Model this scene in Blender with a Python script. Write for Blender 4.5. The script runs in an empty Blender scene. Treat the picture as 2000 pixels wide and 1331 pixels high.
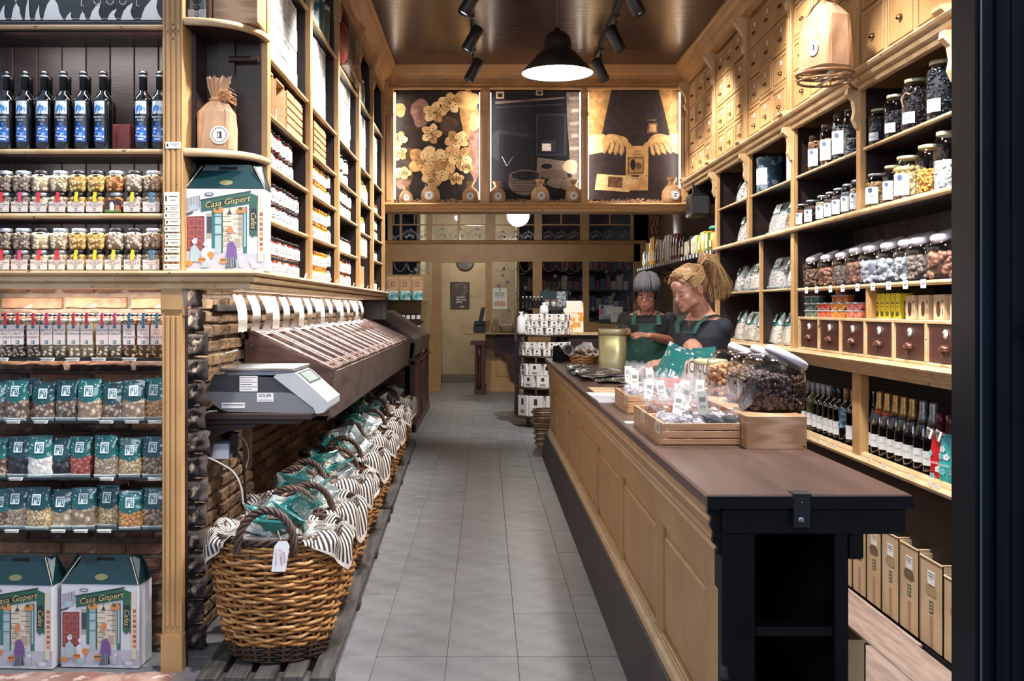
import bpy, math, random
from mathutils import Vector, Matrix, noise
random.seed(7)
R = random.Random(11)
PI = math.pi
S = bpy.context.scene
COL = S.collection
# ------------------------------------------------------------ camera, world, lights, exposure
cam_d = bpy.data.cameras.new('camera'); cam = bpy.data.objects.new('camera', cam_d); COL.objects.link(cam)
cam.location = (0, 0, 1.40); cam.rotation_euler = (PI/2, 0, 0)
cam_d.lens = 35; cam_d.sensor_width = 36; cam_d.shift_x = .026; cam_d.shift_y = -.03175
cam_d.clip_start = .05
S.camera = cam
S.view_settings.view_transform = 'Standard'; S.view_settings.look = 'None'
S.view_settings.gamma = 1; S.view_settings.use_curve_mapping = False
S.view_settings.exposure = 0.55
S.cycles.max_bounces = 7; S.cycles.transparent_max_bounces = 24
S.cycles.caustics_reflective = False; S.cycles.caustics_refractive = False
S.cycles.sample_clamp_indirect = 6
w = bpy.data.worlds.new('street_dusk'); S.world = w; w.use_nodes = True
w.node_tree.nodes['Background'].inputs[0].default_value = (.62, .74, 1, 1)
w.node_tree.nodes['Background'].inputs[1].default_value = .42

def light(kind, name, loc, energy, color=(1, .93, .85), target=None, **kw):
    d = bpy.data.lights.new(name, kind); d.energy = energy; d.color = color
    for k, v in kw.items(): setattr(d, k, v)
    o = bpy.data.objects.new(name, d); COL.objects.link(o); o.location = loc
    if target is not None:
        o.rotation_euler = (Vector(target)-Vector(loc)).to_track_quat('-Z', 'Y').to_euler()
    return o
WARM = (1, .93, .84); NEUT = (1, .96, .915)
# LED strips under the left cornice wash the bricks
light('AREA', 'strip_light', (-1.56, 3.93, 1.462), 9, WARM, (-1.56, 3.99, 1.0), shape='RECTANGLE', size=.75, size_y=.02)
light('AREA', 'strip_light', (-1.10, 6.9, 1.47), 26, NEUT, (-1.16, 6.9, 1.0), shape='RECTANGLE', size=5.2, size_y=.03)
# LED strips inside the front shelves of the left unit
for z, e in ((2.93, 2.2), (2.47, 2.2), (1.99, 1.3), (1.745, 1.2)):  # unseen top strip added to brighten the chalkboard
    light('AREA', 'strip_light', (-1.56, 3.875, z), e, NEUT, (-1.56, 4.02, z-.25), shape='RECTANGLE', size=.62, size_y=.012)
# ceiling spots on the two tracks (X = -.1 and .95)
LSPOT = [2.9, 4.1, 5.3, 6.35, 7.25, 8.2]
for i, y in enumerate(LSPOT):
    light('SPOT', 'track_spot_beam', (-.16, y, 3.27), 235, NEUT, (-1.0, y+.1, 2.0+.1*(i % 2)), spot_size=1.35, spot_blend=.7, shadow_soft_size=.05)
for i, y in enumerate(LSPOT):
    light('SPOT', 'track_spot_beam', (1.02, y, 3.25), 125, NEUT, (1.9, y+.35, 1.55 if i % 2 else 2.5), spot_size=1.25, spot_blend=.7, shadow_soft_size=.05)
# pendant in view, then two unseen beams added for fill and the counter's shadow
light('SPOT', 'pendant_and_fill_beam', (.47, 6.5, 3.0), 260, NEUT, (.47, 6.5, 0), spot_size=2.5, spot_blend=.6, shadow_soft_size=.1)
light('SPOT', 'pendant_and_fill_beam', (1.15, 3.3, 3.0), 230, NEUT, (.75, 3.3, 0), spot_size=2.4, spot_blend=.6, shadow_soft_size=.12)
light('SPOT', 'pendant_and_fill_beam', (1.15, 5.3, 3.1), 95, NEUT, (.7, 5.3, 0), spot_size=2.3, spot_blend=.6, shadow_soft_size=.06)
light('POINT', 'far_room_globe', (.5, 13.2, 2.75), 85, (1, .93, .82), shadow_soft_size=.14)
light('POINT', 'door_room_lamp', (-.2, 17.6, 2.6), 40, (1, .93, .82), shadow_soft_size=.1)
light('SPOT', 'far_spot', (-.6, 12.5, 3.3), 120, WARM, (-.9, 15.5, 1.0), spot_size=1.5, spot_blend=.8, shadow_soft_size=.05)
light('SPOT', 'behind_counter_fill', (1.5, 3.2, 3.3), 80, NEUT, (1.72, 4.3, .1), spot_size=.9, spot_blend=.7, shadow_soft_size=.05)  # unseen spot added to brighten the cartons behind the counter
light('SPOT', 'far_spot', (.75, 10.2, 3.3), 330, NEUT, (.8, 11.9, .7), spot_size=1.4, spot_blend=.8, shadow_soft_size=.05)  # unseen spot added to brighten the trolley boxes
# unseen area fill from the street side, behind the camera
light('AREA', 'street_side_fill', (-.3, -1.5, 3.2), 75, (.86, .92, 1), (0.0, 5, .8), shape='RECTANGLE', size=3.5, size_y=1.5)

# ------------------------------------------------------------ materials
def lin(c):
    if isinstance(c, str):
        c = [int(c[i:i+2], 16)/255 for i in (0, 2, 4)]
        c = [x/12.92 if x <= .04045 else ((x+.055)/1.055)**2.4 for x in c]
    return (c[0], c[1], c[2], 1)
MATS = {}
def M(name, col, rough=.5, metal=0, col2=None, sc=6, lo=.4, hi=.6, stretch=(1, 1, 1), bump=0, bsc=60, emit=0, coat=0, alpha=1, kind='noise', detail=4, spec=.5, third=None, third_lo=.62, third_sc=18):
    if name in MATS: return MATS[name]
    m = bpy.data.materials.new(name); m.use_nodes = True; MATS[name] = m
    nt = m.node_tree; b = nt.nodes['Principled BSDF']; L = nt.links.new
    b.inputs['Base Color'].default_value = lin(col); b.inputs['Roughness'].default_value = rough
    b.inputs['Metallic'].default_value = metal; b.inputs['Specular IOR Level'].default_value = spec
    b.inputs['Coat Weight'].default_value = coat; b.inputs['Coat Roughness'].default_value = .08
    if alpha < 1: b.inputs['Alpha'].default_value = alpha
    if emit:
        b.inputs['Emission Color'].default_value = lin(col); b.inputs['Emission Strength'].default_value = emit
    if col2 or bump or third:
        tc = nt.nodes.new('ShaderNodeTexCoord'); mp = nt.nodes.new('ShaderNodeMapping')
        mp.inputs['Scale'].default_value = stretch; L(tc.outputs['Object'], mp.inputs['Vector'])
    if col2:
        if kind == 'voronoi':
            n = nt.nodes.new('ShaderNodeTexVoronoi'); n.inputs['Scale'].default_value = sc; o = n.outputs['Distance']
        elif kind == 'wave':
            n = nt.nodes.new('ShaderNodeTexWave'); n.inputs['Scale'].default_value = sc; n.inputs['Distortion'].default_value = 6
            n.inputs['Detail'].default_value = 3; n.inputs['Detail Scale'].default_value = 1.2; o = n.outputs['Fac']
        else:
            n = nt.nodes.new('ShaderNodeTexNoise'); n.inputs['Scale'].default_value = sc; n.inputs['Detail'].default_value = detail; o = n.outputs['Fac']
        L(mp.outputs['Vector'], n.inputs['Vector'])
        r = nt.nodes.new('ShaderNodeMapRange'); r.inputs[1].default_value = lo; r.inputs[2].default_value = hi; L(o, r.inputs[0])
        x = nt.nodes.new('ShaderNodeMix'); x.data_type = 'RGBA'; L(r.outputs[0], x.inputs[0])
        x.inputs[6].default_value = lin(col); x.inputs[7].default_value = lin(col2)
        out = x.outputs[2]
        if third:
            n3 = nt.nodes.new('ShaderNodeTexNoise'); n3.inputs['Scale'].default_value = third_sc; n3.inputs['Detail'].default_value = 6
            L(mp.outputs['Vector'], n3.inputs['Vector'])
            r3 = nt.nodes.new('ShaderNodeMapRange'); r3.inputs[1].default_value = third_lo; r3.inputs[2].default_value = third_lo+.04; L(n3.outputs['Fac'], r3.inputs[0])
            x3 = nt.nodes.new('ShaderNodeMix'); x3.data_type = 'RGBA'; L(r3.outputs[0], x3.inputs[0]); L(out, x3.inputs[6]); x3.inputs[7].default_value = lin(third)
            out = x3.outputs[2]
        L(out, b.inputs['Base Color'])
        if emit: L(out, b.inputs['Emission Color'])
    if bump:
        nb = nt.nodes.new('ShaderNodeTexVoronoi' if kind == 'voronoi' else 'ShaderNodeTexNoise'); nb.inputs['Scale'].default_value = bsc
        if kind != 'voronoi': nb.inputs['Detail'].default_value = 5
        L(mp.outputs['Vector'], nb.inputs['Vector'])
        bp = nt.nodes.new('ShaderNodeBump'); bp.inputs['Strength'].default_value = min(1, abs(bump)); bp.inputs['Distance'].default_value = .004 if bsc > 30 else .012
        if kind == 'voronoi': bp.invert = True
        L(nb.outputs[0], bp.inputs['Height']); L(bp.outputs['Normal'], b.inputs['Normal'])
    return m
def glassy(name, tint=(1, 1, 1), refl=.25, rough=.03, dark=1.0):
    m = bpy.data.materials.new(name); m.use_nodes = True; nt = m.node_tree; nt.nodes.clear(); L = nt.links.new
    o = nt.nodes.new('ShaderNodeOutputMaterial'); t = nt.nodes.new('ShaderNodeBsdfTransparent'); g = nt.nodes.new('ShaderNodeBsdfGlossy')
    t.inputs[0].default_value = (tint[0]*dark, tint[1]*dark, tint[2]*dark, 1); g.inputs['Roughness'].default_value = rough
    f = nt.nodes.new('ShaderNodeLayerWeight'); f.inputs[0].default_value = refl; x = nt.nodes.new('ShaderNodeMixShader')
    L(f.outputs['Facing'], x.inputs[0]); L(t.outputs[0], x.inputs[1]); L(g.outputs[0], x.inputs[2]); L(x.outputs[0], o.inputs[0])
    m['see_through'] = True
    return m
GL = glassy('clear_glass', (.96, .98, .97), .12)
GLS = glassy('tinted_glass', (.93, .95, .96), .18)  # slightly darker tint than the clear glass
FILM = glassy('clear_film', (.95, .97, .97), .25, .12)
OCHRE = M('ochre_paint', 'BB9262', .42, col2='AA8253', sc=5, lo=.35, hi=.7, third='6B4A2C', third_lo=.70, third_sc=30, bump=.12, bsc=90)
OCHREL = M('pale_ochre_paint', 'CDB08A', .40, col2='BD9C72', sc=9, lo=.4, hi=.6, third='54402C', third_lo=.66, third_sc=34, bump=.2, bsc=70)
OCHRED = M('golden_ochre_paint', 'AE8556', .38, col2='9C7447', sc=4, bump=.1, bsc=80)
BROWN = M('dark_brown_wood', '221412', .42, col2='2E1C19', sc=3, stretch=(1, 1, 8), bump=.15, bsc=40)
BROWNP = M('brown_plank_wood', '2A1B18', .5, col2='1C1110', sc=4, stretch=(6, 6, 1), third='6B5A50', third_lo=.74, third_sc=14)
RED = M('oxblood_wood', '4A231B', .35, col2='381A15', sc=5, stretch=(3, 3, .6), third='B08A68', third_lo=.70, third_sc=20)
BINW = M('nut_bin_wood', '4B332B', .38, col2='36221D', sc=5, stretch=(1, 6, 6), bump=.1)
BINL = M('worn_lid_wood', '6A5047', .35, col2='473530', sc=6, stretch=(6, 1, 6))
BLACK = M('black_paint', '0A090A', .5, spec=.2, col2='110F11', sc=7, third='4A4346', third_lo=.70, third_sc=9, bump=.15, bsc=60)
BLK = M('black_plastic', '101012', .35)
WHT = M('white_paper', 'EDEBE6', .6)
PINKP = M('blush_label_paper', 'E3CFC6', .6)
INK = M('dark_ink', '2B2A2C', .6)
TEALI = M('teal_ink', '3C6F78', .6)
SILV = M('brushed_silver_lid', '9FA4A9', .38, .7)
GOLDL = M('pale_gold_lid', 'C2BD98', .35, .3)
STEEL = M('steel', 'A9A9AC', .25, 1)
BRASS = M('brass', 'A98A4A', .3, 1)
KRAFT = M('kraft_paper', 'C09A78', .7, col2='AB8564', sc=8, bump=.3, bsc=14)
KRAFTB = M('corrugated_card', 'CCB18F', .75, col2='BFA27E', sc=5, bump=.15, bsc=18)
TEAL = M('teal_print', '14605F', .3, coat=.5)
TEALD = M('dark_teal_card', '0A2F34', .4, coat=.2)
WICK = M('honey_wicker', 'CB945A', .5, col2='A06C3A', sc=14, bump=.1)
WICKD = M('dark_wicker', '4A342A', .55, col2='2E201B', sc=20)
PINE = M('light_pine', 'CDA682', .5, col2='AA7E58', sc=3.2, kind='wave', stretch=(.5, 1, 7), lo=.1, hi=.9)
PINE2 = M('slat_pine', 'C99C74', .5, col2='B98A62', sc=6, stretch=(1, 1, 9))
JUTE = M('hessian', 'B98F66', .85, col2='8F6A47', sc=160, bump=.3, bsc=200)

# ------------------------------------------------------------ mesh builder
class B:
    def __init__(s): s.v = []; s.f = []; s.m = []; s.s = []
    def add(s, vs, fs, mi=0, sm=False):
        o = len(s.v); s.v += [tuple(p) for p in vs]
        for f in fs: s.f.append([o+i for i in f]); s.m.append(mi); s.s.append(sm)
        return s
    def b(s, x0, x1, y0, y1, z0, z1, mi=0, j=0):
        q = [(x, y, z) for z in (z0, z1) for y in (y0, y1) for x in (x0, x1)]
        if j: q = [(a+R.uniform(-j, j), b+R.uniform(-j, j), c+R.uniform(-j, j)) for a, b, c in q]
        return s.add(q, [(0, 2, 3, 1), (4, 5, 7, 6), (0, 1, 5, 4), (2, 6, 7, 3), (0, 4, 6, 2), (1, 3, 7, 5)], mi)
    def bev(s, x0, x1, y0, y1, z0, z1, e, mi=0):          # chamfered box
        vs = []; X = (x0, x1); Y = (y0, y1); Z = (z0, z1)
        idx = {}
        for i in (0, 1):
            for j in (0, 1):
                for k in (0, 1):
                    sx, sy, sz = (e if not i else -e), (e if not j else -e), (e if not k else -e)
                    idx[i, j, k] = len(vs)
                    vs += [(X[i], Y[j]+sy, Z[k]+sz), (X[i]+sx, Y[j], Z[k]+sz), (X[i]+sx, Y[j]+sy, Z[k])]
        g = lambda i, j, k, a: idx[i, j, k]+a
        fs = []
        for i in (0, 1): fs.append([g(i, 0, 0, 0), g(i, 1, 0, 0), g(i, 1, 1, 0), g(i, 0, 1, 0)][::(-1 if not i else 1)])
        for j in (0, 1): fs.append([g(0, j, 0, 1), g(1, j, 0, 1), g(1, j, 1, 1), g(0, j, 1, 1)][::(1 if not j else -1)])
        for k in (0, 1): fs.append([g(0, 0, k, 2), g(1, 0, k, 2), g(1, 1, k, 2), g(0, 1, k, 2)][::(-1 if not k else 1)])
        for i in (0, 1):
            for j in (0, 1): fs.append([g(i, j, 0, 0), g(i, j, 1, 0), g(i, j, 1, 1), g(i, j, 0, 1)])
        for i in (0, 1):
            for k in (0, 1): fs.append([g(i, 0, k, 0), g(i, 1, k, 0), g(i, 1, k, 2), g(i, 0, k, 2)])
        for j in (0, 1):
            for k in (0, 1): fs.append([g(0, j, k, 1), g(1, j, k, 1), g(1, j, k, 2), g(0, j, k, 2)])
        for i in (0, 1):
            for j in (0, 1):
                for k in (0, 1): fs.append([g(i, j, k, 0), g(i, j, k, 1), g(i, j, k, 2)])
        return s.add(vs, fs, mi)
    def lathe(s, prof, n=20, mi=0, c=(0, 0, 0), sm=True, sq=None, M4=None, mis=None, cap=True):
        vs = []; m = len(prof)
        for r, z in prof:
            for i in range(n):
                a = 2*PI*(i+.5)/n; ca, sa = math.cos(a), math.sin(a)
                if sq: ca, sa = math.copysign(abs(ca)**sq, ca), math.copysign(abs(sa)**sq, sa)
                vs.append(Vector((r*ca, r*sa, z)))
        if M4 is not None: vs = [M4 @ p for p in vs]
        vs = [(p[0]+c[0], p[1]+c[1], p[2]+c[2]) for p in vs]
        for k in range(m-1):
            fs = [(k*n+i, k*n+(i+1) % n, (k+1)*n+(i+1) % n, (k+1)*n+i) for i in range(n)]
            if k == 0:
                base = len(s.v); s.v += vs
            for f in fs: s.f.append([base+q for q in f]); s.m.append(mis[k] if mis else mi); s.s.append(sm)
        for k, rev in ((0, True), (m-1, False)):
            if cap and prof[k][0] > 1e-6:
                f = [base+k*n+i for i in range(n)]
                s.f.append(f[::-1] if rev else f); s.m.append(mis[min(k, m-2)] if mis else mi); s.s.append(False)
        return s
    def tube(s, pts, r, n=6, mi=0, closed=False, caps=True):
        P = [Vector(p) for p in pts]; m = len(P); vs = []
        rr = r if isinstance(r, (list, tuple)) else [r]*m
        up = None
        for i in range(m):
            t = (P[(i+1) % m]-P[i-1]) if closed else (P[min(i+1, m-1)]-P[max(i-1, 0)])
            if t.length < 1e-9: t = Vector((0, 0, 1))
            t.normalize()
            if up is None:
                up = t.orthogonal().normalized()
            else:
                up = up-t*up.dot(t)
                up = up.normalized() if up.length > 1e-6 else t.orthogonal().normalized()
            w_ = t.cross(up)
            for k in range(n):
                a = 2*PI*k/n; vs.append(P[i]+(up*math.cos(a)+w_*math.sin(a))*rr[i])
        fs = []
        for i in range(m if closed else m-1):
            j = (i+1) % m
            for k in range(n): fs.append((i*n+k, i*n+(k+1) % n, j*n+(k+1) % n, j*n+k))
        s.add(vs, fs, mi, True)
        if not closed and caps:
            s.add(vs[:n], [list(range(n))[::-1]], mi); s.add(vs[-n:], [list(range(n))], mi)
        return s
    def prism(s, prof, axis, a, b, mi=0, sm=False):       # closed profile swept along an axis; profile coords are the other two axes in order
        n = len(prof)
        def P(p, t): return (t, p[0], p[1]) if axis == 'x' else ((p[0], t, p[1]) if axis == 'y' else (p[0], p[1], t))
        vs = [P(p, a) for p in prof]+[P(p, b) for p in prof]
        fs = [(i, (i+1) % n, n+(i+1) % n, n+i) for i in range(n)]
        s.add(vs, fs, mi, sm)
        s.add(vs[:n], [list(range(n))[::-1]], mi); s.add(vs[n:], [list(range(n))], mi)
        return s
    def ell(s, c, r, mi=0, n=6, m=4, rot=None):
        vs = [Vector((0, 0, r[2]))]
        for k in range(1, m):
            ph = PI*k/m
            for i in range(n):
                a = 2*PI*i/n; vs.append(Vector((r[0]*math.sin(ph)*math.cos(a), r[1]*math.sin(ph)*math.sin(a), r[2]*math.cos(ph))))
        vs.append(Vector((0, 0, -r[2]))); e = len(vs)-1
        if rot is not None: vs = [rot @ p for p in vs]
        vs = [p+Vector(c) for p in vs]
        fs = [(0, 1+i, 1+(i+1) % n) for i in range(n)]
        for k in range(m-2): fs += [(1+k*n+i, 1+(k+1)*n+i, 1+(k+1)*n+(i+1) % n, 1+k*n+(i+1) % n) for i in range(n)]
        fs += [(e, 1+(m-2)*n+(i+1) % n, 1+(m-2)*n+i) for i in range(n)]
        return s.add(vs, fs, mi, True)
    def poly(s, pts, mi=0): return s.add(pts, [list(range(len(pts)))], mi)
    def grid(s, fn, nu, nv, mi=0, sm=True):
        vs = [fn(i/nu, j/nv) for j in range(nv+1) for i in range(nu+1)]
        fs = [(j*(nu+1)+i, j*(nu+1)+i+1, (j+1)*(nu+1)+i+1, (j+1)*(nu+1)+i) for j in range(nv) for i in range(nu)]
        return s.add(vs, fs, mi, sm)
    def text(s, t, size, M4, mi=0, align='CENTER', squeeze=1.0, shear=0):
        tv, tf = glyphs(t, align, shear)
        return s.add([M4 @ Vector((p[0]*size*squeeze, p[1]*size, 0)) for p in tv], tf, mi)
    def merge(s, o, M4=None, off=0):
        k = len(s.v); s.v += [tuple(M4 @ Vector(p)) if M4 is not None else p for p in o.v]
        for f, m, q in zip(o.f, o.m, o.s): s.f.append([k+i for i in f]); s.m.append(m+off); s.s.append(q)
        return s
    def mesh(s, name, mats):
        me = bpy.data.meshes.new(name); me.from_pydata(s.v, [], s.f)
        for m in (mats if isinstance(mats, (list, tuple)) else [mats]): me.materials.append(m)
        me.polygons.foreach_set('material_index', s.m); me.polygons.foreach_set('use_smooth', s.s); me.update()
        return me
_G = {}
def glyphs(t, align, shear=0):
    k = (t, align, shear)
    if k not in _G:
        c = bpy.data.curves.new('lettering', 'FONT'); c.body = t; c.align_x = align; c.align_y = 'CENTER'; c.resolution_u = 2; c.shear = shear
        o = bpy.data.objects.new('lettering', c); COL.objects.link(o)
        me = bpy.data.meshes.new_from_object(o.evaluated_get(bpy.context.evaluated_depsgraph_get()))
        _G[k] = ([tuple(v.co) for v in me.vertices], [list(p.vertices) for p in me.polygons])
        bpy.data.objects.remove(o); bpy.data.curves.remove(c); bpy.data.meshes.remove(me)
    return _G[k]
def ribbon(q, pts, w, wd, mi=0):
    vs = []; wv = Vector(wd).normalized()*w/2
    for p in pts: vs += [Vector(p)-wv, Vector(p)+wv]
    return q.add(vs, [(2*i, 2*i+1, 2*i+3, 2*i+2) for i in range(len(pts)-1)], mi, True)
def FX(x, y, z):        # frame whose text plane faces the camera side (-Y)
    return Matrix.Translation((x, y, z)) @ Matrix.Rotation(PI/2, 4, 'X')
def FR(x, y, z):        # text facing +X, reading towards +Y... seen from the aisle on a left wall
    return Matrix.Translation((x, y, z)) @ Matrix.Rotation(PI/2, 4, 'Z') @ Matrix.Rotation(PI/2, 4, 'X')
def FL(x, y, z):        # text facing -X
    return Matrix.Translation((x, y, z)) @ Matrix.Rotation(-PI/2, 4, 'Z') @ Matrix.Rotation(PI/2, 4, 'X')

def T(name, label, cat, loc=(0, 0, 0), rz=0, group=None, kind=None):
    o = bpy.data.objects.new(name, None); COL.objects.link(o); o.location = loc; o.rotation_euler = (0, 0, rz); o.empty_display_size = .05
    return tag(o, label, cat, group, kind)
def tag(o, label, cat=None, group=None, kind=None):
    if label: o['label'] = label
    if cat: o['category'] = cat
    if group: o['group'] = group
    if kind: o['kind'] = kind
    return o
def P(name, bm, mats, parent=None, loc=None, rot=None, kind=None, label=None):
    me = bm if isinstance(bm, bpy.types.Mesh) else bm.mesh(name, mats)
    o = bpy.data.objects.new(name, me); COL.objects.link(o)
    if parent is not None: o.parent = parent
    if loc is not None: o.location = loc
    if rot is not None: o.rotation_euler = rot
    if kind: o['kind'] = kind
    if label: o['label'] = label
    return o
def ST(name, bm, mats, label, cat, parent=None):
    o = P(name, bm, mats, parent); o['kind'] = 'structure'; o['label'] = label; o['category'] = cat
    return o
_kids = {}
def kids_of(root):
    return [c for c in root.children]
def dup(root, loc=None, rz=None, label=None, scale=None, group=None, rot=None):
    r = root.copy(); COL.objects.link(r)
    if loc is not None: r.location = loc
    if rz is not None: r.rotation_euler = (0, 0, rz)
    if rot is not None: r.rotation_euler = rot
    if scale is not None: r.scale = scale if isinstance(scale, (tuple, list)) else (scale,)*3
    if label: r['label'] = label
    if group: r['group'] = group
    for ch in PROTO.get(root.name, None) or list(root.children):
        c = ch.copy(); COL.objects.link(c); c.parent = r
        for g in list(ch.children):
            d = g.copy(); COL.objects.link(d); d.parent = c
    return r
PROTO = {}
class Maker:
    """first use places the built thing itself, later uses copy it"""
    def __init__(s, root): s.root = root; s.used = False; PROTO[root.name] = list(root.children)
    def __call__(s, loc, rz=0, label=None, group=None, scale=None, rot=None):
        if not s.used:
            s.used = True; r = s.root; r.location = loc
            r.rotation_euler = rot if rot is not None else (0, 0, rz)
            if label: r['label'] = label
            if group: r['group'] = group
            if scale is not None: r.scale = scale if isinstance(scale, (tuple, list)) else (scale,)*3
            return r
        return dup(s.root, loc, rz, label, scale, group, rot)
ORD = 'first second third fourth fifth sixth seventh eighth ninth tenth eleventh twelfth thirteenth fourteenth fifteenth sixteenth seventeenth eighteenth nineteenth twentieth'.split()
F = 1944.4
def at(px, py, Y): return ((px-948)*Y/F, Y, 1.40-(py-602)*Y/F)
# ============================================================ floor
TILE = [M('grey_floor_tile_%d' % i, c, .42, col2=c2, sc=9, third='B9B6B0', third_lo=.73, third_sc=120, bump=.1, bsc=120) for i, (c, c2) in enumerate((('7A7A7E', '6D6D71'), ('77777A', '69696D'), ('7D7D80', '717175')))]
floor = ST('floor', B().b(-3.2, 3.4, .3, 19, -.06, -.006), M('dark_grout', '67676A', .8), 'grey tiled shop floor running from the door to the back', 'floor')
tm = [B().bev(.0, .282, .0, .282, -.02, 0, .0014).mesh('tile', TILE[i]) for i in range(3)]
TS = .2832
def tile_obj(x, y):
    o = P('tile', tm[R.randrange(3)], None, floor, (x, y, R.uniform(-.0012, .0012))); return o
y = 2.3
while y < 10.2:
    x = -.72
    while x < .56: tile_obj(x, y); x += TS
    if y < 5.0:
        x = -.72-TS
        while x > -2.2: tile_obj(x, y); x -= TS
    y += TS
fb = B(); yy = y
while yy < 18.6:
    x = -1.86
    while x < 2.9: fb.b(x, x+.281, yy, yy+.281, -.02, R.uniform(-.001, .001), R.randrange(3)); x += TS
    yy += TS
yy = 2.3
while yy < y-.01:
    x = -.72-TS
    while x > -1.6 and yy >= 5.0: fb.b(x, x+.281, yy, yy+.281, -.02, R.uniform(-.001, .001), R.randrange(3)); x -= TS
    yy += TS
P('far_tile', fb, TILE, floor, kind='stuff')
# rosy stone doorstep by the left window boxes
ds = B(); ds.grid(lambda u, v: (-2.1+u*.93, 3.5+v*.33, .004+.006*noise.noise((u*9, v*5, 0))+(.006 if .02 < u < .98 and .05 < v < .95 else -.01)), 24, 10)
P('stone_step', ds, M('rose_stone', 'A98A80', .8, col2='8E6557', sc=10, third='C9B3A8', third_lo=.58, bump=.6, bsc=25), floor)
# wooden floor behind the counter
WF = [M('pale_oak_board_%d' % i, c, .45, col2=c2, sc=7, stretch=(5, .5, 1)) for i, (c, c2) in enumerate((('A08C82', '877268'), ('A99488', '937E74')))]
for i in range(6):
    x = 1.02+i*.19
    for k in range(4):
        y0 = 2.4+k*1.3+(i % 3)*.4-(.4 if k == 0 else 0)
        P('floorboard', B().bev(x+.001, x+.188, y0, y0+1.296, .0, .012, .0015), WF[(i+k) % 2], floor)
P('floorboard', B().b(1.02, 2.16, 7.2, 12, 0, .010), WF[0], floor)

# ============================================================ ceiling
CE = M('glossy_brown_ceiling', '2E1E1A', .22, col2='3A2622', sc=3, stretch=(.4, 2.5, 1), bump=.25, bsc=9)
ST('ceiling', B().b(-1.3, 2.3, 2.2, 9.1, 3.56, 3.66), CE, 'glossy dark brown ceiling above the shop', 'ceiling')
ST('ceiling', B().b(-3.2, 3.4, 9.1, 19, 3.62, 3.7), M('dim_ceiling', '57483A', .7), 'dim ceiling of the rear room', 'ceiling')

# ============================================================ outer walls
DK = M('dark_plaster', '1D1413', .7)
ST('wall_left', B().b(-1.32, -1.25, 4.16, 10.0, 0, 3.6).b(-2.3, -1.25, 4.14, 4.2, 1.5, 3.6), M('mortar', '5B4A3F', .9, col2='7A6552', sc=9, bump=.6, bsc=30), 'left wall behind the side shelving and nut bins', 'wall')
ST('wall_right', B().b(2.16, 2.22, 2.0, 7.9, 0, 3.6), DK, 'dark right wall behind the shelving', 'wall')
rw = B().b(-2.05, -1.98, 10.0, 16.7, 0, 3.6).b(-2.05, -1.25, 9.95, 10.0, 0, 3.6)
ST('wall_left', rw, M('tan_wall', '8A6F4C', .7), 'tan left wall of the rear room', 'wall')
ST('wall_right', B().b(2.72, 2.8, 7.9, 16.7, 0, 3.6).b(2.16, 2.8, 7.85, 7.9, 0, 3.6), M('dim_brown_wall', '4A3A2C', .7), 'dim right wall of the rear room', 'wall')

# ------------------------------------------------------------ brick walls, bricks one by one
BR = [M('brick_%d' % i, c, .85, col2=c2, sc=12, third=t, third_lo=.58, third_sc=9, bump=.8, bsc=22) for i, (c, c2, t) in enumerate((
    ('7E5647', '5C3F36', '98806F'), ('8C6350', '6B4A3C', 'A79382'), ('6A5348', '4C3C36', '8A7A6C'), ('9A7358', '77553F', 'B09A84')))]
bmesh_v = []
for i in range(8):
    q = B(); ss = lambda t_: t_ if t_ in (0, 1) else .02+.96*(t_-.1)/.8
    q.grid(lambda u, v: ((ss(u)-.5)*.258+.005*noise.noise((u*3, v*3, i*7.3)), -.010*(1 if (.01 < u < .99 and .01 < v < .99) else -1)+.004*noise.noise((u*7, v*4, i*3.1+9)), (ss(v)-.5)*.055+.003*noise.noise((u*4, v*2, i*5.5))), 10, 5, sm=False)
    bmesh_v.append([q.mesh('brick', BR[k]) for k in range(4)])
mort = M('lime_mortar', '7D6B5C', .95, col2='63544A', sc=14, bump=.9, bsc=30)
wb = ST('wall_back', B().b(-2.3, -1.20, 4.10, 4.14, 0, 1.52), mort, 'brick wall behind the glass shelves beside the pilaster', 'wall')
nb = 0
for r in range(24):
    z = .035+r*.063; x = -2.0-(r % 2)*.135
    while x < -1.44:
        L_ = R.uniform(.94, 1.04)
        P('brick', bmesh_v[R.randrange(8)][R.randrange(4)], None, wb, (x+.135*L_, 4.098+R.uniform(-.004, .004), z+R.uniform(-.004, .004)), (0, R.uniform(-.02, .02), 0)); x += .272*L_; nb += 1
BR2 = [M('tan_brick_%d' % i, c, .85, col2=c2, sc=12, bump=.8, bsc=22) for i, (c, c2) in enumerate((('8A6E4E', '6A5038'), ('7C5F45', '5C4534'), ('9B7D5A', '7A5F42')))]
bmesh_s = [[q_.copy() for q_ in [bmesh_v[i][0]]*3] for i in range(4)]
for i in range(4):
    for k in range(3):
        bmesh_s[i][k].materials.clear(); bmesh_s[i][k].materials.append(BR2[k])
wl = ST('wall_left', B().b(-1.25, -1.222, 4.14, 9.84, 0, 1.52), mort, 'brick wall under the side shelving behind the baskets', 'wall')
far_b = B()
for r in range(24):
    z = .035+r*.063; yb = 4.16-(r % 2)*.13
    while yb < 9.7:
        if yb+.13 > 4.2:
            if (z < .98 and yb < 8.2) or yb < 5.0:
                P('brick', bmesh_s[R.randrange(4)][R.randrange(3)], None, wl, (-1.218+R.uniform(-.003, .004), yb+.13, z+R.uniform(-.003, .003)), (0, R.uniform(-.02, .02), PI/2)); nb += 1
            else:
                far_b.b(-1.23, -1.209+R.uniform(-.003, .003), yb+.006, yb+.262, z-.026, z+.026, R.randrange(3))
        yb += .27
P('far_brick', far_b, BR2, wl, kind='stuff')
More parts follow.
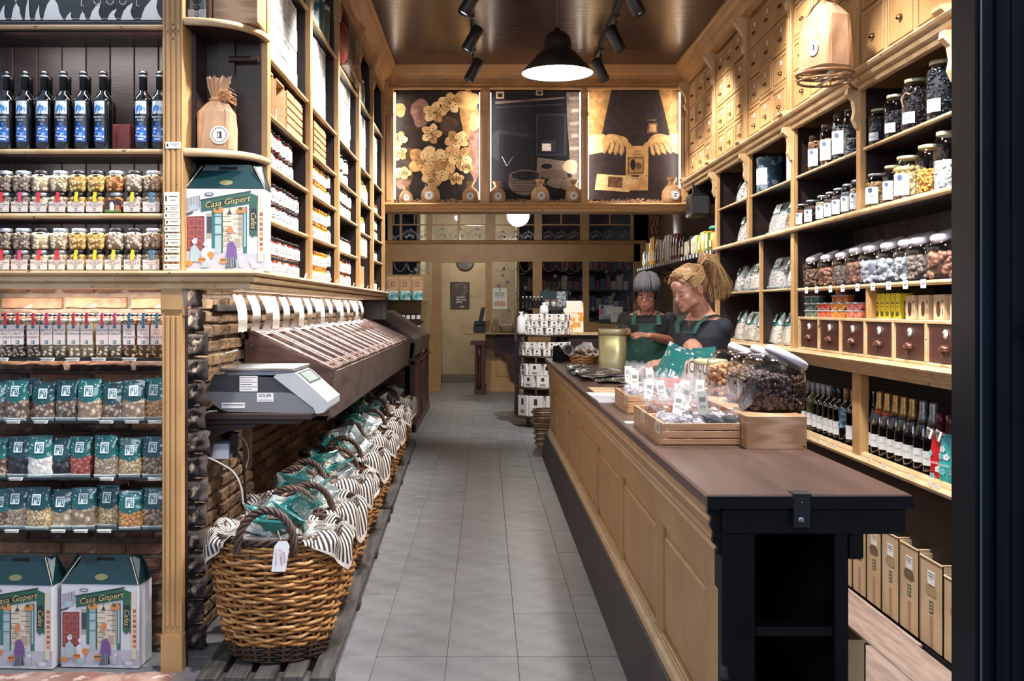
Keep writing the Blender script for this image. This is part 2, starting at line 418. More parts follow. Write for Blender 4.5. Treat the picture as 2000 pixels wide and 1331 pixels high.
# rough stones of the wall corner at the pilaster
ROCK = M('sooty_stone', '4E413D', .9, col2='2C2526', sc=8, third='8B7B70', third_lo=.6, third_sc=12, bump=1, bsc=18)  # dark grey-brown stone with paler mottling
for r in range(15):
    h = .095; z = .05+r*.1
    q = B(); cx, cy = -1.205+R.uniform(-.012, .012), 4.09
    for (du) in (0,):
        n = 14; m = 8; ww = R.uniform(.045, .06); vs = []
        q.grid(lambda u, v: ((u-.5)*2*ww+.008*noise.noise((u*5, v*5, r)), (-.03 if .05 < u < .95 and .05 < v < .95 else .012)+.022*noise.noise((u*5, v*4, r+9)), (v-.5)*.094+.006*noise.noise((u*5, v*4, r+5))), 12, 9)
    P('stone', q, ROCK, wb, (cx, cy, z))

# ============================================================ left front unit (shelves, pilaster, cornice)
YF = 3.85
lf = T('shelf_unit', 'ochre wall shelving with fluted pilaster beside the street window', 'shelving', (0, 0, 0))
def shelf_front(z, th=.022):
    q = B().b(-2.15, -1.238, YF+.01, 4.12, z-th, z, 0)
    pr = [(YF+.012, z-th), (YF, z-th+.005), (YF-.005, z-th/2), (YF, z-.004), (YF+.012, z)]
    q.prism(pr, 'x', -2.15, -1.238, 1, True)
    return q
for z in (2.50, 2.018, 1.768): P('shelf', shelf_front(z), [BROWN, OCHREL], lf)
def corner_curve(z, th=.03):
    pts = []; n = 14
    for i in range(n+1):
        a = PI/2*i/n; pts.append((-1.164+.262*math.sin(a)**.9 if 0 < i else -1.164, YF+.262-.262*max(0, math.cos(a))**.9 if i < n else 4.112))
    q = B(); top = [(x, y) for x, y in pts]+[(-1.164, 4.112)]
    q.add([(x, y, z) for x, y in top]+[(x, y, z-th) for x, y in top], [list(range(len(top))), list(range(len(top), 2*len(top)))[::-1]], 0)
    q.tube([(x, y, z-th/2) for x, y in pts], th/2+.001, 8, 1)
    return q
for z in (2.525, 2.018): P('curved_shelf', corner_curve(z), [BROWN, OCHREL], lf)
# pilaster above and below the cornice
def fluted(z0, z1, w0=-1.242, w1=-1.166, cap=None, dp=.12):
    q = B(); q.b(w0, w1, YF-.012, YF+dp, z0, z1, 0)
    for i in range(3):
        a = w0+.010+i*.0205; q.bev(a, a+.0165, YF-.019, YF-.005, z0+(.03 if cap else 0), z1-(.03 if cap else 0), .004, 0)
    q.bev(w0-.001, w0+.008, YF-.017, YF-.005, z0, z1, .002, 0); q.bev(w1-.008, w1+.001, YF-.017, YF-.005, z0, z1, .002, 0)
    return q
P('pilaster', fluted(1.54, 3.4), [OCHRE], lf)
P('pilaster', fluted(.14, 1.40, -1.244, -1.170, True, .03).b(-1.248, -1.166, YF-.024, YF+.03, .0, .14, 0).b(-1.248, -1.166, YF-.024, YF+.03, 1.395, 1.48, 0).prism([(YF-.024, 1.395), (YF-.010, 1.37), (YF+.03, 1.37), (YF+.03, 1.395)], 'x', -1.248, -1.166), [OCHRE], lf)
P('pilaster_side', B().b(-1.20, -1.168, YF+.025, YF+.06, 0, 1.48), BROWN, lf)
# stencilled cross mark on the pilaster
mk = B(); cx, cz = at(341, 64, YF)[0], at(341, 64, YF)[2]; yq = YF-.0195
for s in (-1, 1): mk.poly([(cx-.014, yq, cz-.014*s-.0015), (cx-.014, yq, cz-.014*s+.0015), (cx+.014, yq, cz+.014*s+.0015), (cx+.014, yq, cz+.014*s-.0015)])
for dx, dz in ((0, .028), (0, -.028), (.02, 0), (-.02, 0)): mk.poly([(cx+dx-.004, yq, cz+dz-.004), (cx+dx+.004, yq, cz+dz-.004), (cx+dx, yq, cz+dz+.006)])
P('stencil_mark', mk, INK, lf)
# cornice, front run and side run with a mitred corner
def corn(o):   # profile: offset outwards, height
    return [(0, 1.475), (.025, 1.475), (.03, 1.49), (.022, 1.497), (.045, 1.503), (.05, 1.516), (.042, 1.522), (.062, 1.528), (.066, 1.534), (.062, 1.543), (0, 1.543)]
cq = B(); pr = corn(0); n = len(pr)
path = [((-2.2, YF+.0), (0, -1)), ((-.93, YF+.0), (1, -1)), ((-.93, 8.93), (1, 0))]
vs = []
for (bx, by), (dx, dy) in path: vs += [(bx+dx*p[0], by+dy*p[0], p[1]) for p in pr]
fs = []
for k in range(2): fs += [(k*n+i, k*n+(i+1) % n, (k+1)*n+(i+1) % n, (k+1)*n+i) for i in range(n)]
cq.add(vs, fs, 0); cq.add(vs[-n:], [list(range(n))], 0)
cq.b(-2.2, -.93, YF, 4.13, 1.475, 1.542, 0).b(-1.22, -.93, 4.13, 8.93, 1.475, 1.542, 0)
P('cornice', cq, OCHREL, lf)
# back boards of the front unit: planks one by one
for i in range(9):
    x = -2.15+i*.10
    P('plank', B().bev(x, x+.098, 4.115, 4.128, 1.54, 3.4, .003), BROWNP if i % 4 == 1 else BROWN, lf)
P('back_panel', B().b(-1.25, -.93, 4.112, 4.13, 1.54, 3.4).b(-1.166, -1.150, YF+.1, 4.112, 1.54, 3.4).b(-1.10, -1.03, 4.085, 4.113, 1.54, 3.4), BROWN, lf)
P('cup_rail', B().tube([(-1.05, 4.08, 2.42), (-.93, 4.08, 2.42)], .012, 8).b(-1.164, -.93, 4.06, 4.112, 1.90, 1.93), BROWN, lf)
# glass shelves in front of the bricks
BG = M('smoked_glass_shelf', '0E1513', .08, coat=.5)
gs = []
for z in (1.204, .96, .738, .535):
    o = P('glass_shelf', B().bev(-2.12, -1.252, YF+.03, 4.07, z-.010, z, .002), BG); gs.append(o)
    tag(o, {1.204: 'uppermost', .96: 'second', .738: 'third', .535: 'lowest'}[z]+' dark glass shelf in front of the brick wall', 'shelf', 'dark glass shelves')

# ============================================================ left side unit along the wall
ls = T('shelf_unit', 'tall ochre and brown shelving along the left side of the aisle', 'shelving', (0, 0, 0))
LP = [4.12, 5.13, 6.10, 7.12, 7.98, 8.86]
for i, y in enumerate(LP):
    P('post', B().bev(-.93, -.898, y, y+.05, 1.543, 3.4, .004), OCHRE, ls)
    P('side_panel', B().b(-1.23, -.93, y+.01, y+.03, 1.543, 3.4), BROWN, ls)
    if i: P('corbel', B().prism([(-.93, 3.42), (-.86, 3.42), (-.865, 3.38), (-.885, 3.33), (-.893, 3.27), (-.885, 3.22), (-.893, 3.17), (-.905, 3.16), (-.93, 3.16)], 'y', y-.003, y+.053), OCHRE, ls)
LSH = {0: [1.78, 2.012, 2.23, 2.475, 2.95], 1: [1.785, 2.013, 2.225, 2.475, 2.945], 2: [1.768, 1.998, 2.21, 2.47, 2.93], 3: [1.97, 2.2, 2.45, 2.93], 4: [1.80, 1.98, 2.2, 2.44, 2.93]}
for b_, zs in LSH.items():
    for z in zs:
        y0, y1 = LP[b_]+.03, LP[b_+1]+.01
        P('shelf', B().b(-1.23, -.925, y0, y1, z-.02, z).prism([(-.925, z-.022), (-.914, z-.018), (-.910, z-.011), (-.914, z-.003), (-.925, z)], 'y', y0, y1, 1, True), [BROWN, OCHREL], ls)
P('back_panel', B().b(-1.25, -1.23, 4.13, 8.93, 1.543, 3.5), BROWN, ls)
P('top_rail', B().b(-1.2, -.93, 4.13, 8.93, 3.40, 3.44).b(-.93, -.90, 4.12, 8.93, 3.32, 3.42), OCHRED, ls)

# ============================================================ crown mouldings
def crown(x0, s, a, b):   # s=+1 left wall (projects +x), -1 right wall
    pr = [(0, 3.38), (.015, 3.38), (.02, 3.41), (.012, 3.415), (.03, 3.43), (.05, 3.46), (.07, 3.475), (.065, 3.485), (.085, 3.51), (.10, 3.535), (.115, 3.54), (.115, 3.56), (-.3, 3.56), (-.3, 3.38)]
    return B().prism([(x0+s*p[0], p[1]) for p in pr], 'y', a, b)
ST('trim_1', crown(-.91, 1, 2.4, 8.97), OCHRED, 'golden ochre crown moulding along the left side of the ceiling', 'moulding')
ST('trim_2', crown(1.80, -1, 2.4, 8.97), OCHRED, 'golden ochre crown moulding above the wall of small drawers', 'moulding')

# ============================================================ poster wall over the rear opening
YP = 8.93
pw = ST('trim_3', B().b(-1.25, 2.16, YP, YP+.25, 2.265, 2.33).prism([(YP, 2.34), (YP-.05, 2.34), (YP-.055, 2.325), (YP-.04, 2.315), (YP-.03, 2.29), (YP-.012, 2.285), (YP-.01, 2.265), (YP, 2.265)], 'x', -.93, 1.84), OCHRE, 'ochre beam with three poster bays over the rear opening', 'beam')
cr = B().prism([(YP, 3.36), (YP-.03, 3.36), (YP-.035, 3.375), (YP-.02, 3.385), (YP-.035, 3.40), (YP-.03, 3.43), (YP-.05, 3.45), (YP-.06, 3.48), (YP-.08, 3.49), (YP-.10, 3.535), (YP-.11, 3.56), (YP, 3.56)], 'x', -.93, 1.84)
P('crown', cr, OCHRED, pw)
dn = B()
x = -.80
while x < 1.70: dn.b(x, x+.022, YP-.052, YP-.03, 3.425, 3.45); x += .042
P('dentil', dn, OCHRED, pw, kind='stuff')
P('poster_backing', B().b(-1.2, 2.1, YP+.16, YP+.2, 2.3, 3.56), BROWN, pw)
PX = [(-.90, -.825), (-.046, .042), (.857, .92), (1.752, 1.83)]
for x0, x1 in PX:
    q = B().b(x0, x1, YP-.01, YP+.15, 2.33, 3.37).bev(x0+.008, x1-.008, YP-.03, YP, 2.34, 3.12, .004).bev(x0+.016, x1-.016, YP-.036, YP, 2.36, 3.1, .003).b(x0-.004, x1+.004, YP-.04, YP, 3.12, 3.15)
    q.prism([(YP, 3.37), (YP-.05, 3.37), (YP-.055, 3.33), (YP-.035, 3.27), (YP-.04, 3.2), (YP-.02, 3.15), (YP, 3.15)], 'x', x0+.01, x1-.01)
    P('pilaster', q, OCHRE, pw)
# LED strips set into the inner edges of the pilasters
LEDM = M('led_strip', 'FFF3E0', .5, emit=9)
for x in (-.812, -.052, .048, .851, .926, 1.746):
    P('led_strip', B().b(x-.003, x+.003, YP+.03, YP+.045, 2.38, 3.34), LEDM, pw)
    light('AREA', 'poster_strip', (x, YP+.05, 2.86), 2.2, (1, .96, .90), (x+(.3 if x in (-.812, .048, .926) else -.3), YP+.16, 2.86), shape='RECTANGLE', size=.02, size_y=.9)

# ============================================================ right side: wall of small drawers, shelves, ledge
XR = 1.80
RP = [3.80, 4.80, 5.84, 6.83, 7.77, 8.80]
ru = T('shelf_unit', 'ochre shelving with brown backs along the right wall behind the counter', 'shelving', (0, 0, 0))
P('back_panel', B().b(2.13, 2.16, 3.0, 7.8, .0, 2.5), BROWN, ru)
for i in range(17):
    y = 3.3+i*.15
    P('plank', B().bev(2.115, 2.13, y, y+.147, 1.52, 1.86, .003), BROWNP if i % 3 != 1 else BROWN, ru)
for y in RP[:5]:
    lo = 1.16 if y > 5 and y != 6.83 else 1.87
    P('post', B().bev(XR, XR+.03, y-.02, y+.035, lo, 2.46, .004).b(XR+.03, 2.13, y, y+.02, lo, 2.46, 1), [OCHRE, BROWN], ru)
    P('corbel', B().prism([(XR, 2.46), (XR-.055, 2.46), (XR-.06, 2.43), (XR-.03, 2.40), (XR-.022, 2.35), (XR-.03, 2.31), (XR-.012, 2.27), (XR, 2.26)], 'y', y-.013, y+.027), OCHREL, ru)
P('post', B().bev(XR, XR+.025, 6.53, 6.55, 1.16, 1.87, .003).b(XR+.025, 2.13, 6.533, 6.547, 1.16, 1.87, 1), [OCHRE, BROWN], ru)
P('post', B().bev(XR+.01, XR+.035, 4.72, 4.74, 1.34, 1.50, .003).b(XR+.035, 2.13, 4.723, 4.737, 1.34, 1.5, 0), [OCHRE, BROWN], ru)
def rshelf(z, y0, y1, th=.018, x=XR+.012):
    P('shelf', B().b(x+.012, 2.13, y0, y1, z-th, z).prism([(x+.012, z-th-.002), (x+.002, z-th+.002), (x, z-th/2), (x+.002, z-.003), (x+.012, z)], 'y', y0, y1, 1, True), [BROWN, OCHREL], ru)
for i in range(4): rshelf(2.172, RP[i]+.03, RP[i+1]-.0)
rshelf(2.172, 3.0, 3.79)
rshelf(1.872, 3.0, 7.8, .028, XR-.02)
rshelf(1.515, 3.0, 5.76, .020, XR)
rshelf(1.52, 5.86, 6.53, .016); rshelf(1.52, 6.56, 7.76, .016)
# moulded cornice under the small drawers
P('cornice', B().prism([(XR+.02, 2.445), (XR-.01, 2.445), (XR-.02, 2.46), (XR-.012, 2.468), (XR-.035, 2.475), (XR-.045, 2.49), (XR-.035, 2.498), (XR-.06, 2.505), (XR-.068, 2.515), (XR-.06, 2.526), (XR+.02, 2.526)], 'y', 3.0, 8.9), OCHREL, ru)
# thick moulded ledge
P('ledge', B().prism([(2.13, 1.08), (XR+.02, 1.08), (XR-.01, 1.085), (XR-.015, 1.10), (XR-.03, 1.108), (XR-.032, 1.122), (XR-.05, 1.13), (XR-.052, 1.142), (XR-.07, 1.148), (XR-.076, 1.156), (XR-.07, 1.165), (2.13, 1.165)], 'y', 3.0, 7.9), OCHREL, ru)
# bottle shelf: rail, posts, lip
P('bottle_shelf', B().b(XR+.02, 2.13, 3.0, 7.8, .672, .69, 0).prism([(XR+.02, .66), (XR-.01, .66), (XR-.025, .668), (XR-.028, .68), (XR-.02, .69), (XR-.002, .69), (XR-.0, .70), (XR+.008, .712), (XR+.02, .712)], 'y', 3.0, 7.8, 1), [BROWN, OCHREL], ru)
for y in (4.80, 6.8): P('post', B().bev(XR-.005, XR+.04, y-.03, y+.075, .69, 1.085, .004), OCHRE, ru)
P('lower_panel', B().b(XR+.06, XR+.09, 3.0, 7.8, 0, .672), M('dark_lower_panel', '33221F', .5, col2='241716', sc=4, third='6A5A50', third_lo=.74), ru)
P('lamp_shelf_back', B().b(XR+.3, XR+.32, 3.0, 7.8, .69, 1.08), DK, ru)
# ============================================================ rear partition with windows and doorway
YW = 16.7
fw = ST('wall_back', B().b(-2.05, -1.56, YW, YW+.1, 0, 3.62).b(-1.56, -.90, YW, YW+.1, 0, 1.16).b(-1.56, -.90, YW, YW+.1, 2.18, 2.50).b(-.90, -.745, YW, YW+.1, 0, 2.5).b(-.745, .02, YW, YW+.1, 2.165, 2.5)
    .b(.02, .12, YW, YW+.1, 0, 2.5).b(.12, 2.6, YW, YW+.1, 0, 1.16).b(.12, 2.6, YW, YW+.1, 2.18, 2.5).b(.80, .95, YW, YW+.1, 1.16, 2.18).b(1.64, 1.74, YW, YW+.1, 1.16, 2.18).b(2.49, 2.72, YW, YW+.1, 0, 3.62).b(-1.6, 2.6, YW, YW+.1, 3.08, 3.62),
    OCHRE, 'ochre wooden partition with etched windows and a doorway at the back', 'partition')
q = B()
for x0, x1 in ((-1.98, -1.80), (-.98, -.88), (.0, .17), (.83, .95), (1.60, 1.74), (2.45, 2.72)): q.b(x0, x1, YW, YW+.1, 2.5, 3.08)
q.prism([(YW, 2.47), (YW-.05, 2.48), (YW-.06, 2.51), (YW-.03, 2.53), (YW, 2.54)], 'x', -2.0, 2.7)
q.b(-.785, -.745, YW-.03, YW+.1, 0, 2.2).b(.0, .05, YW-.03, YW+.1, 0, 2.2).b(-1.56, -.78, YW-.02, YW, 0, .14).b(.05, 2.6, YW-.02, YW, 0, .16)
for x0, x1 in ((-1.5, -.95), (.18, .78), (.98, 1.6)): q.bev(x0, x1, YW-.012, YW, .25, 1.05, .01)
P('frame', q, OCHRE, fw)
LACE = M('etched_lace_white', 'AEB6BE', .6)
LACED = M('dim_etched_lace', '6E7378', .6)  # darker copy of the etched white, dimness put into the colour
PG = glassy('partition_glass', (.88, .9, .93), .15)
wn = 0
def lace_arc(q, cx, cz, r0, r1, a0, a1, y, wd=.008, n=16):
    for k in range(n):
        a, b = a0+(a1-a0)*k/n, a0+(a1-a0)*(k+1)/n
        q.poly([(cx+r0*math.cos(a), y, cz+r1*math.sin(a)), (cx+r0*math.cos(b), y, cz+r1*math.sin(b)), (cx+(r0+wd)*math.cos(b), y, cz+(r1+wd)*math.sin(b)), (cx+(r0+wd)*math.cos(a), y, cz+(r1+wd)*math.sin(a))])
def leafp(q, cx, cz, r, y, a0=0, k=5):
    pts = []
    for i in range(k*2):
        a = a0+PI*i/k; rr = r*(1 if i % 2 == 0 else .5); pts.append((cx+rr*math.cos(a), y, cz+rr*math.sin(a)))
    q.poly(pts)
WI = 0
def pane(x0, x1, z0, z1, pat, mat, name):
    global WI
    WI += 1; y = YW+.05
    o = P('pane', B().b(x0, x1, y, y+.004, z0, z1), PG, fw)
    q = B(); yy = y-.002
    if pat == 'scallop':
        p = (x1-x0)/3 if x1-x0 > .5 else (x1-x0)/1.6
        for i in range(3):
            cx = x0+p*(i+.5)
            if cx > x1: break
            lace_arc(q, cx-p*.0, z0, p*.55, p*.62, .1, PI-.4, yy, .010); lace_arc(q, cx, z0, p*.47, p*.52, .1, PI-.4, yy, .006)
            for a in (1, 1.7, 2.4): leafp(q, cx+p*.3*math.cos(a), z0+p*.33*math.sin(a), .035, yy, a)
            leafp(q, cx-.01, z0+.035, .05, yy, .4, 3); leafp(q, cx+p*.2, z0+.05, .03, yy, 1)
            leafp(q, cx+p*.05, z0+p*.66, .03, yy, .2, 4)
    else:
        rr = random.Random(WI)
        for i in range(9): leafp(q, rr.uniform(x0+.06, x1-.06), rr.uniform(z0+.1, z1-.08), rr.uniform(.035, .055), yy, rr.uniform(0, 3))
        for i in range(4):
            cx = rr.uniform(x0+.15, x1-.15); lace_arc(q, cx, z1-.28*i-.05, .12, .14, PI, 2*PI, yy, .006)
        for i in range(3): lace_arc(q, x0+(x1-x0)*(i+.5)/3, z1-.02, (x1-x0)/7, .13, PI, 2*PI, yy, .008)
    ok = [(f, m, s) for f, m, s in zip(q.f, q.m, q.s) if all(x0 < q.v[i][0] < x1 and z0 < q.v[i][2] < z1 for i in f)]
    if ok:
        q.f, q.m, q.s = map(list, zip(*ok)); P('etched_pattern', q, mat, o)
# transom lights
for a, (x0, x1) in enumerate(((-1.64, -1.44), (-1.40, -.98), (-.90, -.44) , (.17, .83), (.95, 1.60), (1.74, 2.45))):
    if a == 2: x0, x1 = -.88, 0.0
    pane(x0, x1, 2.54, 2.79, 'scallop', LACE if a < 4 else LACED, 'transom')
    w_ = (x1-x0)/2
    for k in range(2): P('pane', B().b(x0+w_*k+.008, x0+w_*(k+1)-.008, YW+.05, YW+.054, 2.815, 3.08), PG, fw)
    P('glazing_bar', B().b(x0, x1, YW+.03, YW+.07, 2.79, 2.812).b(x0+w_-.01, x0+w_+.01, YW+.03, YW+.07, 2.81, 3.08), OCHRE, fw)
P('glazing_bar', B().b(-1.44, -1.40, YW+.02, YW+.08, 2.54, 3.08).b(-.47, -.43, YW+.02, YW+.08, 2.54, 3.08).b(-2, -1.64, YW+.0, YW+.08, 2.54, 3.08), OCHRE, fw)
pane(-1.54, -.92, 1.18, 2.17, 'leaf', LACE, 'window')
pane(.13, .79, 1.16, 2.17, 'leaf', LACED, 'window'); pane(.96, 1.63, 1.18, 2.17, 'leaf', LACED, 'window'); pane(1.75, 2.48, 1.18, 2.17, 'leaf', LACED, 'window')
# the room behind
TAN = M('door_room_wall', 'A99A7E', .7, col2='9C8D72', sc=3)
br = ST('wall_back', B().b(-1.1, .6, 18.9, 19, 0, 3.6).b(-1.16, -1.1, YW+.1, 19, 0, 3.6).b(.55, .6, 17.6, 19, 0, 3.6), TAN, 'tan wall seen through the rear doorway', 'wall')
P('skirting', B().b(-1.1, .6, 18.88, 18.9, 0, .14), M('grey_skirting', '6E675C', .6), br)
ST('wall_back', B().b(.6, 2.8, 17.9, 18, 0, 3.6).b(-2.0, -1.16, 17.9, 18, 0, 3.6), M('dark_store_wall', '40352E', .7, col2='2A2432', sc=1.2), 'dark store wall behind the etched windows', 'wall')  # base colour varies from dark brown to plum
q = B()
for z in (1.0, 1.35, 1.7, 2.05, 2.4): q.b(.7, 2.6, 17.6, 17.88, z, z+.02)
sd = T('shelf_unit', 'dark shelves behind the etched rear windows', 'shelving', (0, 0, 0)); P('shelf', q, BROWN, sd)
q = B()
for z in (1.02, 1.37, 1.72, 2.07):
    x = .75
    while x < 2.5:
        wd = R.uniform(.06, .12); q.b(x, x+wd-.01, 17.65, 17.75, z, z+R.uniform(.14, .26), R.randrange(3)); x += wd
o = P('goods_row', q, [M('muted_card', '8D7B68', .6), M('muted_red_card', '6E3B30', .6), M('muted_blue_card', '3B4656', .6)]); tag(o, 'dim packets behind the etched rear windows', 'goods', None, 'stuff')
# clock and poster in the door room
c = at(909, 512, 18.86)
ck = T('wall_clock', 'round black wall clock above the poster through the doorway', 'clock', (c[0], 18.86, c[2]))
P('clock_case', B().lathe([(.16, 0), (.165, .02), (.155, .035), (.145, .03)], 28, M4=Matrix.Rotation(PI/2, 4, 'X')), BLK, ck)
q = B()
for i in range(12):
    a = i*PI/6; q.b(.125*math.cos(a)-.006, .125*math.cos(a)+.006, -.0325, -.032, .125*math.sin(a)-.006, .125*math.sin(a)+.006)
q.b(-.003, .003, -.036, -.034, 0, .1).b(0, .07, -.036, -.034, -.003, .003); P('clock_face', q, M('clock_marks', '8C8C88', .5), ck)
a, b = at(880, 551, 18.88), at(917, 603, 18.88)
ps = T('poster', 'dark poster with white lettering on the tan wall through the doorway', 'poster', (a[0], 18.87, b[2]))
wd, ht = b[0]-a[0], a[2]-b[2]
q = B().b(0, wd, 0, .008, 0, ht, 0); y = -.001
rr = random.Random(4)
for i in range(14): q.b(rr.uniform(0, .7)*wd, rr.uniform(.3, 1)*wd, y-.0005*i/14, y, rr.uniform(.45, .9)*ht, rr.uniform(.46, .98)*ht, 1+i % 2) if 0 else q.poly([(wd*(u0), y-.0001*i, ht*z0) for u0, z0 in ((rr.uniform(.02, .4), rr.uniform(.42, .7)), (rr.uniform(.5, .95), rr.uniform(.42, .7)), (rr.uniform(.5, .95), rr.uniform(.7, .97)), (rr.uniform(.02, .4), rr.uniform(.7, .97)))], 1+i % 2)
for k, (t, z) in enumerate((('QUEDEM', .42), ('PER CASA', .33), ('BONS', .24))): q.text(t, .042, FX(wd*.3, -.004, ht*z), 3, 'LEFT')
q.text('casa', .05, FX(wd*.6, -.004, ht*.08), 3)
P('print', q, [M('poster_charcoal', '2A2726', .5), M('poster_grey', '5A524C', .5), M('poster_mid', '3E3835', .5), WHT], ps)
# notice taped on the window right of the doorway
a, b = at(962, 563, YW+.03), at(990, 604, YW+.03)
nt = T('notice', 'white paper notice taped to the window right of the doorway', 'notice', (a[0], YW-.035, b[2]))
q = B().b(0, .24, 0, .002, 0, .35, 0)
q.b(.11, .13, -.001, 0, .305, .335, 1)
for i in range(6): q.b(.04, .20, -.001, 0, .20+.015*i, .205+.015*i, 1)
for i in range(5): q.b(.03+.038*i, .063+.038*i, -.001, 0, .05, .12+.02*(i % 2), 2)
P('sheet', q, [WHT, INK, M('notice_salmon', 'D39A7A', .6)], nt)
# posters on windows at the right
a, b = at(1169, 596, YW+.02), at(1197, 631, YW+.02)
pc = T('poster', 'pink and pale poster reading casa at the foot of the far right window', 'poster', (a[0], YW-.035, b[2]))
q = B().b(0, .25, 0, .003, 0, .30, 0).b(0, .25, -.001, 0, 0, .06, 1).text('casa', .085, FX(.12, -.003, .09), 1).poly([(.0, -.001, .12), (.08, -.001, .14), (.09, -.001, .2), (.03, -.001, .24), (0, -.001, .22)], 2).b(.03, .08, -.002, 0, .24, .285, 1).poly([(.12, -.001, .14), (.2, -.001, .16), (.19, -.001, .27), (.11, -.001, .25)], 3)
P('sheet', q, [M('poster_pale_blue', 'B9C3CF', .5), M('poster_navy', '2E4052', .5), M('poster_pink', 'D77E9A', .5), WHT], pc)
pn = tag(P('menu_sheet', B().b(0, .2, 0, .003, 0, .26, 0).b(.03, .17, -.001, 0, .12, .125, 1).b(.03, .17, -.001, 0, .16, .165, 1), [WHT, INK], None, at(1193, 630, YW-.05)), 'blank white sheet beside the pink poster on the far right window', 'sheet')
# globe lamp of the rear room
g = T('globe_lamp', 'white globe lamp hanging in the rear room', 'lamp', at(1012, 421, 13.2))
P('globe', B().lathe([(.001, -.15)]+[(.15*math.sin(a*PI/12), -.15*math.cos(a*PI/12)) for a in range(1, 12)]+[(.02, .15), (.02, .17), (.001, .17)], 24), M('lit_opal_glass', 'FFF2DD', .4, emit=5), g)
P('cord', B().tube([(0, 0, .16), (0, 0, .98)], .008, 6), BLK, g)

# ============================================================ poster prints over the rear opening
YB = YP+.14
SEP = [M('sepia_%d' % i, c, .5, spec=.3, col2=c2_, sc=22, detail=6) for i, c in enumerate(('2E2019', '523A28', '7C5936', 'B98A55', 'D9AC72', 'EBC893', '3A2B26', '8A6658')) for c2_ in [('1E1512', '3C2A1E', '5E4228', '96703F', 'BC925E', 'D2AE78', '2B2326', '6B4A3C')[i]]]
def px(x, y, k=0):  # crop coordinates of the poster area -> scene point on the poster plane
    p = at(740+x/3.169, y/3.169, YB); return (p[0], YB-.0006-.0004*k, p[2])
def blob(q, x, y, rx, ry, mi, k, n=14, wob=.15, seed=0, rot=0):
    pts = []
    for i in range(n):
        a = -2*PI*i/n; r = 1+wob*noise.noise((math.cos(a)*1.3, math.sin(a)*1.3, seed)); u, v = rx*r*math.cos(a), ry*r*math.sin(a)
        pts.append(px(x+u*math.cos(rot)-v*math.sin(rot), y+u*math.sin(rot)+v*math.cos(rot), k))
    q.poly(pts, mi)
def pquad(q, pts, mi, k): q.poly([px(x, y, k) for x, y in pts], mi)
def poster(label, x0, x1, base):
    t = T('poster', label, 'poster', (0, 0, 0)); q = B()
    q.b(x0, x1, YB, YB+.01, 2.345, 3.345, base); return t, q
t1, q = poster('sepia poster of almond blossom, left bay over the rear opening', -.82, -.048, 0)
rr = random.Random(3)
for i, (x, y, rx, ry, m) in enumerate(((130, 680, 40, 40, 3), (260, 700, 60, 90, 7), (560, 700, 60, 150, 3), (590, 950, 40, 180, 7), (540, 620, 80, 60, 4), (150, 1100, 60, 70, 7), (200, 980, 60, 60, 1), (590, 760, 30, 60, 4), (430, 780, 60, 60, 1))): blob(q, x, y, rx, ry, m, 1+i, 20, .3, i)
kk = 12
for x, y, r, sq_ in ((120, 860, 60, .6), (125, 950, 55, .8), (440, 640, 75, .8), (345, 700, 75, .8), (325, 830, 65, 1), (480, 870, 75, .7), (285, 1000, 110, .8), (425, 990, 90, 1), (505, 980, 75, 1), (350, 1085, 90, .6), (480, 1110, 50, .6), (540, 1040, 45, .7), (150, 1075, 55, .5)):
    a0 = rr.uniform(0, 6)
    for p in range(5):
        a = a0+2*PI*p/5; kk += 1; blob(q, x+r*.5*math.cos(a), y+r*.5*sq_*math.sin(a), r*.52, r*.38, (4, 5, 4, 3, 5)[p], kk, 12, .2, kk, a)
    kk += 1
    for s in range(10):
        a = a0+s*.63; e = (x+r*.5*math.cos(a), y+r*.5*sq_*math.sin(a)); n_ = (-math.sin(a)*1.3, math.cos(a)*1.3)
        pquad(q, [(x-n_[0], y-n_[1]), (x+n_[0], y+n_[1]), (e[0]+n_[0], e[1]+n_[1]), (e[0]-n_[0], e[1]-n_[1])][::-1], 2, kk); blob(q, e[0], e[1], 4, 4, 0, kk+.5, 6)
P('print', q, SEP, t1)
PK = [M('night_print_%d' % i, c, .6, spec=.2, col2='24232A' if i < 4 else '55483E', sc=9, lo=.5, hi=.8) for i, c in enumerate(('100E13', '1A1920', '2E2D34', '6A5A50', 'A88B74', '5A4A40', '8E8078', 'E8DCCB'))]
t2, q = poster('dark poster of an old nut roaster and a basket, middle bay', .045, .855, 0)
pquad(q, [(680, 600), (960, 640), (960, 1170), (680, 1170)][::-1], 1, 1)
pquad(q, [(1160, 570), (1245, 570), (1245, 1180), (1200, 1180), (1165, 760)][::-1], 3, 2)
for r in range(15): pquad(q, [(1178+(r % 2)*14, 600+r*26), (1240, 596+r*26), (1240, 614+r*26), (1178+(r % 2)*14, 618+r*26)][::-1], 5 if r % 3 else 6, 3)
blob(q, 745, 900, 60, 95, 2, 4, 20, .02); pquad(q, [(745, 805), (930, 830), (930, 1010), (745, 995)][::-1], 1, 5); pquad(q, [(745, 805), (930, 830), (930, 850), (745, 830)][::-1], 2, 6)
pquad(q, [(970, 705), (1160, 705), (1160, 965), (970, 965)][::-1], 2, 5); pquad(q, [(982, 717), (1148, 717), (1148, 953), (982, 953)][::-1], 1, 6)
pquad(q, [(1010, 890), (1065, 890), (1065, 935), (1010, 935)][::-1], 7, 8); pquad(q, [(1003, 870), (1095, 870), (1095, 940), (1003, 940)][::-1], 2, 7)
pquad(q, [(720, 630), (1150, 600), (1150, 612), (720, 645)][::-1], 3, 7); pquad(q, [(720, 660), (1150, 640), (1150, 650), (720, 672)][::-1], 2, 7)
pquad(q, [(980, 975), (1165, 1000), (1165, 1100), (975, 1090)][::-1], 3, 7)
